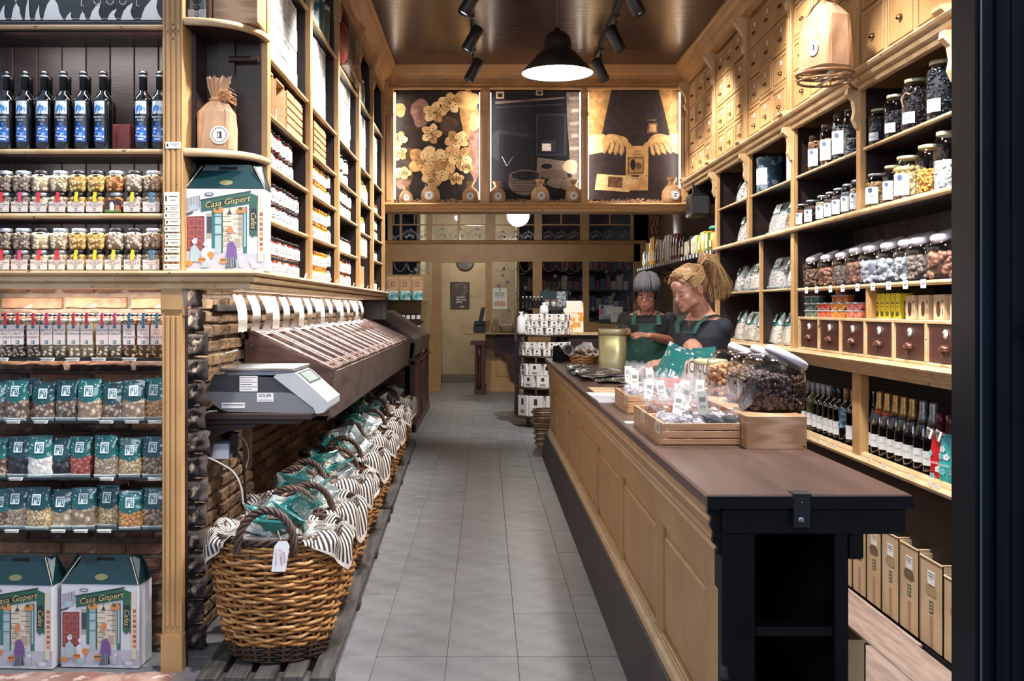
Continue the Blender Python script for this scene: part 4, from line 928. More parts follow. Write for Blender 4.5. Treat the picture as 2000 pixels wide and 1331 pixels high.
# ============================================================ wares on the left front unit
PC.update({'pist': pcs('pistachio', '5C4A40', 'A08C7C', '8C7668', 'B9A594'), 'mac': pcs('macadamia', 'B49A78', 'E6D2B4', 'DCC4A2', 'EEDEC4'), 'cash': pcs('cashew', '9C8266', 'DAC4A6', 'CDB292', 'E6D4BA'), 'pean': pcs('peanut', '9A7234', 'DDB672', 'CFA45C', 'E6C484'),
 'oran': pcs('spiced_nut', '8A5226', 'D08A4A', 'BE7638', 'DD9C5C'), 'alm': pcs('almond', '8A7060', 'CDB6A2', 'B9A08C', 'DCC8B6'), 'mix': pcs('mixed_nut', '6E5444', 'C6A88C', '9C7C62', 'DAC0A6'), 'wal': pcs('walnut', '6E4C34', 'C49A72', 'A87E58', 'D6B08A')})
FN = {'pist': 'pistachios', 'mac': 'macadamias', 'cash': 'cashews', 'pean': 'peanuts', 'oran': 'orange spiced nuts', 'alm': 'almonds', 'mix': 'mixed nuts', 'wal': 'walnuts'}
WORD = {'pist': 'PISTACHO', 'mac': 'MACADAMIA', 'cash': 'ANACARD', 'pean': 'CACAUET', 'oran': 'CACAUET', 'alm': 'AMETLLA', 'mix': 'VARIETE DE FRUITA', 'wal': 'NOU PAIS'}
fills = {}
JG = B().lathe([(.030, 0), (.034, .004), (.0345, .06), (.028, .067), (.026, .070)], 16, sq=.45).mesh('glass_body', [GL])
JL = {k: B().lathe([(.0275, .068), (.0285, .070), (.0285, .082), (.026, .0835), (.001, .0835)], 18).mesh('lid', [m]) for k, m in (('s', SILV), ('b', BLK))}
tape = {k: M('tape_'+k, c, .5) for k, c in (('red', 'D8383C'), ('pink', 'D9496E'), ('yellow', 'D9D13A'), ('blue', '3F7A94'))}
def fill_me(f, kind):
    if (f, kind) not in fills:
        sz = {'mac': .018, 'alm': .017, 'cash': .016}.get(f, .013)
        if kind == 'j': q = nuts_fill(.033, .033, .060, 3, sz, int(95*(.015/sz)**1.5), len(fills)+70, 0, .45, 1.15 if f == 'mac' else 1.45)
        else: q = nuts_fill(.027, .027, .148, 3, sz, int(150*(.015/sz)**1.3), len(fills)+90, 0, .45, 1.15 if f == 'mac' else 1.45)
        fills[f, kind] = q.mesh('nuts', PC[f])
    return fills[f, kind]
lab_m = {}
def jar_label(word):
    if word not in lab_m:
        q = B().b(-.032, .032, -.0362, -.0352, .006, .046, 0)
        q.text(word, min(.0135, .100/len(word)), FX(0, -.0368, .033), 1).text('CASA GISPERT', .0055, FX(0, -.0368, .0425), 1).b(-.014, .014, -.0366, -.0362, .0252, .0265, 1)
        q.b(-.0055, .0055, -.0366, -.0362, .010, .021, 2).b(-.0035, .0005, -.0369, -.0366, .0125, .0185, 0).b(.0015, .0035, -.0369, -.0366, .0125, .0165, 0)
        lab_m[word] = q.mesh('label', [PINKP, INK, TEALI])
    return lab_m[word]
tape_m = {k: B().b(-.0065, .0065, -.0372, -.0350, .044, .070).b(-.0065, .0065, -.0300, -.0288, .066, .0845).b(-.0065, .0065, -.03, .01, .0838, .0846).mesh('seal_tape', [m]) for k, m in tape.items()}
def nut_jar(x, y, z, f, lid, lab, tp, label, group):
    t = T('nut_jar', label, 'jar', (x, y, z), R.uniform(-.06, .06), group)
    P('glass_body', JG, None, t); P('nuts', fill_me(f, 'j'), None, t, kind='stuff'); P('lid', JL[lid], None, t)
    if lab: P('label', jar_label(lab), None, t)
    if tp: P('seal_tape', tape_m[tp], None, t)
cols = ['pist', 'pist', 'mac', 'cash', 'pean', 'pean', 'oran', 'alm', 'mix']
rowsdef = [(1.768, 'upper', 'ssbsbbsbs', cols, ['red', 'pink', 'red', 'red', 'yellow', 'yellow', None, 'yellow', 'blue'], ['FESTUC TORRAT', 'PISTACHO', 'MACADAMIA', 'ANACARD', 'CACAUET', 'CACAUET', None, 'AMETLLA', 'VARIETE DE FRUITA'], 'sssbbbsbs'),
           (1.543, 'lower', 'ssbsssbbs', ['pist', 'pist', 'mac', 'cash', 'pean', 'pean', 'alm', 'alm', 'mix'], ['red', 'pink', 'red', 'red', 'yellow', 'yellow', 'yellow', 'yellow', 'blue'], ['FESTUC TORRAT', 'PISTACHO', 'MACADAMIA', 'ANACARD', 'CACAUET', 'CACAUET', 'AMETLLA', 'AMETLLA', 'VARIETE DE FRUITA'], 'ssssbbbbs')]
for z, nm, lids, cs, tps, ws, lids2 in rowsdef:
    for i in range(9):
        x = at(10+36.3*i, 0, 3.905)[0]; f = cs[i]
        pos = ORD[i]+' from the frame edge'
        nut_jar(x, 3.905, z, f, lids2[i], ws[i], tps[i], 'bottom-tier jar of %s with blush label, %s, %s jar shelf' % (FN[f], pos, nm), 'jars on the %s jar shelf' % nm)
        nut_jar(x, 3.905, z+.0848, f, lids[i], None, None, 'top-tier jar of %s, %s, %s jar shelf' % (FN[f], pos, nm), 'jars on the %s jar shelf' % nm)
# one jar with a farm picture label (seventh, upper shelf)
for o in list(COL.objects):
    if o.get('label', '').startswith('bottom-tier jar of orange'):
        o['label'] = 'bottom-tier jar with a dark picture label of a white figure, seventh, upper jar shelf'
        P('picture_label', B().b(-.033, .033, -.0362, -.0352, .004, .052, 0).b(-.032, .032, -.0366, -.0362, .005, .014, 1).poly([(-.012, -.0368, .012), (.004, -.0368, .012), (.006, -.0368, .03), (-.002, -.0368, .046), (-.012, -.0368, .04)], 2).poly([(.008, -.0368, .012), (.028, -.0368, .012), (.025, -.0368, .03), (.012, -.0368, .034)], 3), [M('picture_plum', '4A2C30', .5), M('picture_green', '5E8A3A', .5), WHT, M('picture_orange', 'C07048', .5)], o)
# tall jars on the first glass shelf
TG = B().lathe([(.026, 0), (.0285, .004), (.0285, .158), (.024, .164), (.022, .166)], 14, sq=.45).mesh('glass_body', [GL])
TL = B().lathe([(.025, .164), (.026, .165), (.026, .174), (.001, .175)], 16).mesh('lid', [BLK])
tl_m, tt_m = {}, {k: B().b(-.0055, .0055, -.0312, -.0292, .128, .166).b(-.0055, .0055, -.0275, -.026, .160, .1765).mesh('seal_tape', [m]) for k, m in tape.items()}
tall = [(14, 'pist', 'red', 'FESTUC', 'PELAT', 'TORRAT'), (38, 'pist', 'red', 'FESTUC', 'PELAT', 'TORRAT'), (68, 'pist', 'red', 'FESTUC', 'PELAT', 'TORRAT'), (95, 'cash', 'pink', 'FESTUC', 'TORRAT', ''), (120, 'cash', 'pink', 'FESTUC', 'TORRAT', ''), (147, 'mac', 'red', 'MACADAMIA', 'TORRADA', ''), (173, 'mac', 'red', 'MACADAMIA', 'TORRADA', ''), (203, 'cash', 'pink', 'ANACARD', 'TORRAT', ''), (228, 'cash', 'pink', 'ANACARD', 'TORRAT', ''), (256, 'wal', 'blue', 'NOU', 'PAIS', 'PELADA'), (284, 'wal', 'blue', 'NOU', 'PAIS', 'PELADA'), (309, 'wal', 'blue', 'NOU', 'PAIS', 'PELADA')]
for i, (p_, f, tp, a, b_, c_) in enumerate(tall):
    x = at(p_, 0, 3.92)[0]
    t = T('tall_nut_jar', 'tall square jar of %s with %s tape, %s from the frame edge' % (FN[f], tp, ORD[i]), 'jar', (x, 3.93, 1.204), R.uniform(-.08, .08), 'tall jars on the uppermost glass shelf')
    P('glass_body', TG, None, t); P('nuts', fill_me(f, 't'), None, t, kind='stuff'); P('lid', TL, None, t)
    if (a, c_) not in tl_m:
        q = B().b(-.0235, .0235, -.0305, -.0295, .052, .130, 0)
        for k, wd in enumerate((a, b_, c_)):
            if wd: q.text(wd, min(.0125, .075/len(wd)), FX(0, -.031, .108-k*.0135), 1)
        q.lathe([(.007, 0), (.007, .0004)], 10, 2, M4=FX(0, -.0305, .122)); q.b(-.0065, .0065, -.0308, -.0305, .056, .069, 2).b(-.004, .0005, -.0311, -.0308, .059, .066, 0)
        tl_m[a, c_] = q.mesh('label', [PINKP, INK, TEALI])
    P('label', tl_m[a, c_], None, t); P('seal_tape', tt_m[tp], None, t)
PT = B().b(-.03, .03, -.001, 0, 0, .016)
for z, xs in ((1.204, (2, 92, 141, 192, 252)), (.96, (25, 79, 207, 257, 302)), (.738, (30, 208, 302)), (.535, (22, 113, 157, 203))):
    for i, p_ in enumerate(xs):
        tag(P('price_tag', B().add([(-.026, 0, 0), (.026, 0, 0), (.026, -.012, -.010), (-.026, -.012, -.010), (-.026, 0, -.001), (.026, 0, -.001)], [(0, 1, 2, 3)][::-1]).b(-.026, .026, -.02, 0, -.001, .0005), WHT, None, (at(p_, 0, 3.87)[0], 3.882, z+.001)), 'small white price tag on the %s glass shelf, %s from the frame edge' % ({1.204: 'uppermost', .96: 'second', .738: 'third', .535: 'lowest'}[z], ORD[i]), 'price tag', 'price tags on the dark glass shelves')

# ---- bags of nuts with teal wraps
SPOT = M('teal_spotted_film', 'D6E6E4', .25, col2='12605F', kind='voronoi', sc=75, lo=.16, hi=.24, coat=.8)
SPOT2 = M('deep_teal_spotted_film', 'BCD0D0', .25, col2='0C4348', kind='voronoi', sc=75, lo=.14, hi=.22, coat=.8)
SPOT3 = M('black_spotted_film', 'CFCFD2', .25, col2='191B22', kind='voronoi', sc=60, lo=.2, hi=.28, coat=.8)
def nutfilm(name, a, b_, sc=65): return M(name, a, .35, col2=b_, kind='voronoi', sc=sc, lo=.15, hi=.6, bump=1, bsc=sc, coat=.9)
NF = {'pist': nutfilm('bagged_pistachio', 'C2AE98', '5A463A'), 'cash': nutfilm('bagged_cashew', 'E0CDB2', '8A715A', 55), 'mac': nutfilm('bagged_macadamia', 'EEE0C8', 'A08A6C', 45), 'mix': nutfilm('bagged_mix', 'C8AA8C', '5C4232', 70), 'corn': nutfilm('bagged_corn', 'EBB070', 'A06A38', 85), 'flake': nutfilm('bagged_flake', 'E2CFA8', 'A5885E', 95), 'red': nutfilm('bagged_red_fruit', 'D97A66', '8E3F36', 70), 'white': nutfilm('bagged_white', 'F4F2EC', 'D0CDC6', 60), 'raisin': nutfilm('bagged_raisin', '3E3A44', '16151C', 60), 'bag': nutfilm('bagged_grain', 'D6C6AE', '8A7862', 110)}
CREASE = M('clear_film_crease', 'DDE8E8', .1, coat=1, alpha=.55)
def bag_loft(w, h, d, seed, z0=0, z1=1, off=0, n=24, crimp=.035):
    zs = [0, .03, .10, .25, .42, .58, .72, .84, .92, .97, 1.0]
    dd = [.62, .86, 1, 1.02, .98, .86, .66, .42, .22, .10, .08]; ww = [.93, .99, 1, 1, .99, .97, .95, .94, .94, .96, .97]
    def f(v):
        for k in range(len(zs)-1):
            if v <= zs[k+1]: t_ = (v-zs[k])/(zs[k+1]-zs[k]); return dd[k]*(1-t_)+dd[k+1]*t_, ww[k]*(1-t_)+ww[k+1]*t_
        return dd[-1], ww[-1]
    lv = 18; vs = []
    for j in range(lv+1):
        v = z0+(z1-z0)*j/lv; a_, b_ = f(v)
        for i in range(n):
            a = 2*PI*i/n; ca, sa = math.cos(a), math.sin(a)
            X = math.copysign(abs(ca)**.55, ca)*w/2*b_+math.copysign(off, ca); Yy = math.copysign(abs(sa)**.8, sa)*d/2*a_+math.copysign(off, sa)*(1 if abs(sa) > .01 else 0)
            nz = noise.noise((X*38, v*h*38, seed+(3 if sa > 0 else 0)))
            vs.append((X+.004*noise.noise((v*7, seed, 1)), Yy+(.0035*nz if v > .02 else 0)*(1 if Yy > 0 else -1), v*h+(.0035*noise.noise((X*24, seed, 3)) if z1 > .99 and j == lv else 0)))
    q = B(); fs = [(j*n+i, j*n+(i+1) % n, (j+1)*n+(i+1) % n, (j+1)*n+i) for j in range(lv) for i in range(n)]
    q.add(vs, fs, 0, True)
    if z0 == 0: q.add(vs[:n], [list(range(n))[::-1]], 0)
    q.add(vs[-n:], [list(range(n))], 0)
    return q
bag_cache = {}
def nut_bag(f, film, w=.10, h=.165, d=.045, split=.5, seed=0):
    k = (f, film.name, w, h, d, split, seed)
    if k not in bag_cache:
        a = bag_loft(w, h, d, seed, 0, split+.06).mesh('contents', [NF[f]])
        b_ = bag_loft(w, h, d, seed, split, 1, .0015)
        for i, p in enumerate(b_.v):
            if i < 24: b_.v[i] = (p[0], p[1], p[2]-.010*math.cos(p[0]/w*5)-.004*noise.noise((p[0]*60, seed, 5)))
        b_ = b_.mesh('teal_wrap', [film])
        yy = -d/2*.85-.004
        e = B().add([(-w*.18, yy-.002, h*(split+.10)), (w*.18, yy-.002, h*(split+.10)), (w*.18, yy+.008, h*(split+.36)), (-w*.18, yy+.008, h*(split+.36))], [(0, 1, 2, 3)], 0)
        def pt(u, v): return (-w*.18+w*.36*u, yy-.0028+.010*v, h*(split+.10+.26*v))
        for (u0, u1, v0, v1) in ((.15, .28, .15, .72), (.15, .5, .62, .72), (.38, .5, .42, .72), (.58, .88, .15, .25), (.58, .68, .15, .7), (.78, .88, .15, .7), (.15, .88, .80, .86)): e.add([pt(u0, v0), pt(u1, v0), pt(u1, v1), pt(u0, v1)], [(0, 1, 2, 3)], 1)
        e = e.mesh('emblem', [M('emblem_white', 'D8E2E2', .35, coat=.6), TEAL])
        g = B().tube([(-w*.45, -d*.48, h*.055), (0, -d*.53, h*.045), (w*.45, -d*.48, h*.055)], .0035, 6).b(-w*.44, w*.44, -d*.46, d*.4, 0, .010)
        g = g.mesh('film_base', [CREASE])
        c_ = B().bev(-w*.485, w*.485, -.003, .003, h*.955, h*1.0, .001).mesh('heat_seal', [film])
        bag_cache[k] = [('contents', a), ('teal_wrap', b_), ('emblem', e), ('film_base', g), ('heat_seal', c_)]
    return bag_cache[k]
def put_bag(f, film, loc, rz, label, group, w=.10, h=.165, d=.045, split=.5, seed=0, tilt=0, sc=1, rot=None, parts=None):
    t = T('nut_bag', label, 'bag', loc, rz, group)
    t.rotation_euler = rot or (tilt, 0, rz); t.scale = (sc,)*3
    for nme, me in nut_bag(f, film, w, h, d, split, seed): P(nme, me, None, t)
    return t
rows_b = [(.96, 'second', [(-8, 'mix', 0, 0), (34, 'pist', 0, 1), (60, 'pist', 1, 0), (87, 'pist', 1, 0), (133, 'alm', 1, -.03), (176, 'cash', 0, .02), (222, 'alm', 1, 0), (263, 'cash', 1, 0), (303, 'corn', 0, 0)]),
          (.738, 'third', [(-6, 'mix', 0, 0), (40, 'raisin', 2, 0), (80, 'white', 0, 1), (118, 'raisin', 2, 0), (160, 'red', 0, 0), (208, 'bag', 0, 1), (255, 'flake', 0, 0), (302, 'mix', 1, 0)]),
          (.535, 'lowest', [(4, 'mix', 0, 0), (34, 'bag', 1, 0), (76, 'flake', 1, 1), (121, 'mac', 1, 0), (165, 'cash', 0, 0), (213, 'flake', 1, 0), (256, 'corn', 0, 1), (301, 'mix', 1, 0)])]
FN2 = {'mix': 'brown mixed nuts', 'pist': 'pistachios', 'alm': 'almonds', 'cash': 'cashews', 'corn': 'orange corn', 'raisin': 'black raisins', 'white': 'white coated nuts', 'red': 'red dried fruit', 'bag': 'pale grain', 'flake': 'golden flakes', 'mac': 'pale macadamias'}
for z, nm, lst in rows_b:
    for i, (p_, f, fl, fr) in enumerate(lst):
        yb = 3.93-.02*(fr > 0)+.025*(i % 3 == 2 and fr == 0)
        put_bag('pist' if f == 'alm' and i % 2 == 0 else ('cash' if f == 'alm' else f), (SPOT, SPOT2, SPOT3)[fl] if fl < 2 else SPOT2, (at(p_, 0, yb)[0], yb, z), R.uniform(-.14, .14), 'teal-topped bag of %s, %s from the frame edge on the %s glass shelf' % (FN2[f], ORD[i], nm), 'teal-topped bags on the glass shelves', .094+R.uniform(-.004, .004), .150+.012*((i*7) % 3)/2, .045, .46+.05*((i*5) % 3)/2, (i*3+int(z*10)) % 5)

# ---- bottles on the top shelf
def bottle_body(r, h, n=20, neck=.0135, shoulder=.70, mi=0, champ=False):
    if champ: pr = [(r*.9, 0), (r, .006), (r, h*.46), (r*.93, h*.54), (r*.70, h*.65), (r*.46, h*.75), (neck*1.25, h*.84), (neck*1.1, h*.97)]
    else: pr = [(r*.92, 0), (r, .005), (r, h*.60), (r*.95, h*.645), (r*.75, h*.695), (r*.50, h*.725), (neck, h*.77), (neck, h*.98)]
    return B().lathe(pr, n)
BOT = M('black_glass_bottle', '0B0D10', .05, coat=1, spec=.8)
bz = bottle_body(.036, .31).mesh('bottle_body', [BOT])
bc = B().lathe([(.0150, .232), (.0150, .296), (.0162, .298), (.0162, .303), (.0150, .304), (.0150, .309), (.001, .310)], 16).mesh('cap', [BLK])
crg = B().lathe([(.0166, .286), (.0168, .288), (.0168, .291), (.0166, .293)], 16).lathe([(.0155, .3), (.0155, .304)], 16).mesh('cap_ring', [SILV])
q = B()
def curved(q, r, a0, a1, z0, z1, mi, n=6): q.grid(lambda u, v: (r*math.sin(a0+(a1-a0)*u), -r*math.cos(a0+(a1-a0)*u), z0+(z1-z0)*v), n, 1, mi)
curved(q, .0365, -.60, .60, .030, .188, 0, 8); curved(q, .0367, -.60, .60, .138, .188, 3, 8)
rr = random.Random(8)
for i in range(18):
    a = rr.uniform(-.45, .45); z = rr.uniform(.146, .170); s = rr.uniform(.03, .12)
    curved(q, .0369+.00001*i, a-s, a+s, z-rr.uniform(.002, .012), z+.005, 1 if i % 2 else 4, 2)
curved(q, .0372, -.62, .62, .088, .138, 2); curved(q, .0374, -.45, .45, .108, .130, 5) if 0 else None
q.text('GINEBRA', .0095, FX(0, -.0385, .124), 3).text('KORI', .0105, FX(0, -.0385, .113), 3).b(-.006, .006, -.0384, -.0380, .091, .104, 4)
for i in range(26):
    a = rr.uniform(-.5, .5); z = rr.uniform(.045, .085); curved(q, .0370+.00001*i, a-.09, a+.09, z, z+.006, (4, 1, 3)[i % 3], 1)
curved(q, .0372, -.3, .3, .036, .042, 3); curved(q, .0372, -.3, .3, .048, .053, 3)
bl = q.mesh('label', [M('label_deep_blue', '2E58B4', .35), M('label_sky_blue', '4C9CD8', .35), M('label_navy', '1E2030', .35), M('label_white', 'E4EEF4', .4), M('label_mid_blue', '2E6FC4', .35), INK])
for i, p_ in enumerate((11, 48, 86, 123, 162, 201, 279, 312)):
    t = T('dark_bottle', 'black bottle with a blue splashed label, %s' % (ORD[i]+' from the frame edge' if i < 6 else ('left of the pair by the pilaster', 'right of the pair, touching the pilaster')[i-6]), 'bottle', (at(p_, 0, 3.90)[0], 3.905, 2.018), R.uniform(-.15, .15), 'blue-labelled bottles on the upper left shelf')
    P('bottle_body', bz, None, t); P('cap', bc, None, t); P('cap_ring', crg, None, t); P('label', bl, None, t)
    if i < 6 or i == 7:
        t = T('dark_bottle', 'plain black bottle directly behind the %s blue-labelled one' % (ORD[i] if i < 6 else 'pilaster-side'), 'bottle', (at(p_, 0, 3.99)[0]+.014, 4.0, 2.018), 0, 'bottles in the back row of the upper left shelf')
        P('bottle_body', bz, None, t); P('cap', bc, None, t)
tag(P('red_box', B().bev(-.038, .038, -.03, .03, 0, .115, .003), M('dusty_red_box', '9A4A48', .5, col2='84403F', sc=30), None, (at(241, 0, 4.0)[0], 4.0, 2.018)), 'dusty red box between the blue-labelled bottles', 'box')
# chalkboard
cb = T('chalkboard', 'blackboard with white chalk flames on the top left shelf', 'chalkboard', (0, 0, 0))
P('board', B().bev(-2.1, -1.245, 3.93, 3.95, 2.50, 2.95, .003), M('slate', '22272A', .5, col2='343A3D', sc=4), cb)
q = B(); yq = 3.927
def flame(px_, w, h, lean):
    pts = []; b0 = at(px_, 39, yq); k = yq/F
    for u, v in ((-.5, 0), (-.42, .25), (-.30, .5), (-.02, .78), (lean, 1), (lean*.6+.08, .72), (.22, .5), (.30, .25), (.5, 0)): pts.append((b0[0]+u*w*k, yq, b0[2]+v*h*k))
    q.poly(pts, 0)
for a in ((5, 14, 30, .3), (33, 22, 48, -.3), (54, 11, 48, .2), (74, 12, 30, .2), (104, 40, 60, -.1), (135, 14, 16, .3), (162, 14, 22, -.2), (187, 24, 34, .4), (219, 18, 22, .5), (249, 26, 34, .4), (296, 42, 50, .3)): flame(*a)
for k, (p_, wd) in enumerate(((160, 0), (190, 1), (215, 1), (240, 1), (268, 0))):
    a = at(p_, 4, yq)
    if wd: q.tube([(a[0]+.014*math.cos(t_*PI/5), yq, a[2]+.006+.016*math.sin(t_*PI/5)) for t_ in range(5, 11)], .0014, 4)
    else: q.tube([(a[0], yq, a[2]+.03), (a[0]-.003, yq, a[2]-.014), (a[0]+.008, yq, a[2]-.016)], .0014, 4)
for zz in (.085, .12): q.b(-2.05, -1.26, 3.9285, 3.9295, 2.50+zz*.35, 2.5+zz*.35+.001)
P('chalk_drawing', q, M('chalk_white', 'DCDCDC', .9), cb)
# intercom and pine box on the curved shelf, upper
t = T('doorbell_camera', 'grey intercom with two round lenses on the top curved shelf', 'intercom', at(386, 42, 3.90)); t.location.z = 2.526
P('case', B().bev(-.036, .036, -.012, .014, 0, .15, .008, 0).bev(-.0355, .0355, -.0135, -.010, .002, .042, .002, 1), [M('intercom_grey', '55585C', .4), M('intercom_silver', 'A5A6A8', .35)], t)
q = B()
for z, r in ((.078, .013), (.046, .010), (.112, .012)): q.lathe([(r*1.2, 0), (r*1.2, .002), (r, .004), (r*.6, .002), (.001, .002)], 16, M4=FX(0, -.012, z))
P('lens', q, BLK, t); P('button', B().lathe([(.009, 0), (.009, .003), (.001, .003)], 14, M4=FX(0, -.013, .020)), SILV, t)
t = T('pine_box', 'light plywood box on the top curved shelf', 'box', (0, 0, 0))
P('box_body', B().bev(at(416, 0, 3.93)[0], at(504, 0, 3.93)[0], 3.93, 4.08, 2.526, 2.85, .003).b(at(404, 0, 3.93)[0], at(414, 0, 3.93)[0], 3.93, 3.95, 2.526, 2.85), PINE, t)
# kraft bag on the curved shelf
def kraft_sack(name, label, loc, rz, w, h, d, tall_neck=True):
    t = T(name, label, 'paper bag', loc, rz)
    lv = [(0, .92, .92), (.02, 1, 1), (.30, 1.0, 1.0), (.52, .96, .92), (.64, .62, .62), (.70, .22, .26)]
    q = B(); n = 28; vs = []
    for v, a_, b_ in lv:
        for i in range(n):
            a = 2*PI*i/n; ca, sa = math.cos(a), math.sin(a); pw_ = .45 if v < .6 else .9
            nz = .006*noise.noise((ca*3+v*9, sa*3, 5))
            vs.append((math.copysign(abs(ca)**pw_, ca)*(w/2*a_)+nz, math.copysign(abs(sa)**pw_, sa)*(d/2*b_)+nz, v*h+(0 if v < .1 else .006*noise.noise((ca*2, sa*2, v*9)))))
    m = len(lv); q.add(vs, [(j*n+i, j*n+(i+1) % n, (j+1)*n+(i+1) % n, (j+1)*n+i) for j in range(m-1) for i in range(n)], 0); q.add(vs[:n], [list(range(n))[::-1]])
    P('bag_body', q, KRAFT, t)
    q = B(); vs = []
    for v, a_ in ((.69, .22), (.76, .34), (.86, .50), (.98, .62)):
        for i in range(n):
            a = 2*PI*i/n; ca, sa = math.cos(a), math.sin(a); rip = 1+.18*math.sin(i*2.6)
            vs.append((ca*w/2*a_*rip+.010*(v-.69)/.3, sa*d/2*a_*.75*rip, v*h+(.01*math.sin(i*1.7) if v > .9 else 0)))
    q.add(vs, [(j*n+i, j*n+(i+1) % n, (j+1)*n+(i+1) % n, (j+1)*n+i) for j in range(3) for i in range(n)], 0)
    P('gathered_top', q, KRAFT, t)
    q = B(); q.lathe([(.02, h*.66), (.034, h*.69), (.022, h*.73)], 10)
    for i in range(46):
        a = R.uniform(-1.2, 1.4)-PI/4; L_ = R.uniform(.03, .07); z = h*.69+R.uniform(-.01, .015); e = R.uniform(-.02, .03)
        q.tube([(.02*math.cos(a), .02*math.sin(a), z), (.02*math.cos(a)+L_*.6, .02*math.sin(a)-L_*.3, z+e+.01), (.02*math.cos(a)+L_, .02*math.sin(a)-L_*.3, z+e-.004)], .0016, 3)
    P('raffia_tie', q, M('raffia', 'C69A72', .8), t)
    q = B(); Mx = FX(w*.16, -d/2-.003, h*.20)
    q.lathe([(.036, 0), (.036, .001)], 28, 0, M4=Mx).lathe([(.0285, .001), (.0285, .0013)], 24, 0, M4=Mx)
    q.add([Mx @ Vector(p) for p in ((-.009, -.013, .002), (.009, -.013, .002), (.009, .013, .002), (-.009, .013, .002))], [(0, 1, 2, 3)], 1)
    q.add([Mx @ Vector(p) for p in ((-.006, -.009, .0024), (.0, -.009, .0024), (.0, .008, .0024), (-.006, .008, .0024))], [(0, 1, 2, 3)], 0)
    for i in range(22):
        a = i*2*PI/22; Mr = Mx @ Matrix.Rotation(a, 4, 'Z') @ Matrix.Translation((.0, .028, .0018)); q.add([Mr @ Vector(p) for p in ((-.0022, -.003, 0), (.0022, -.003, 0), (.0012, .004, 0), (-.0016, .003, 0))], [(0, 1, 2, 3)], 1)
    P('round_label', q, [WHT, INK], t)
    return t
p = at(424, 286, 3.95)
kraft_sack('kraft_bag', 'kraft paper bag tied with raffia on the curved shelf beside the pilaster', (p[0], 3.95, 2.018), 0, .145, .30, .10)

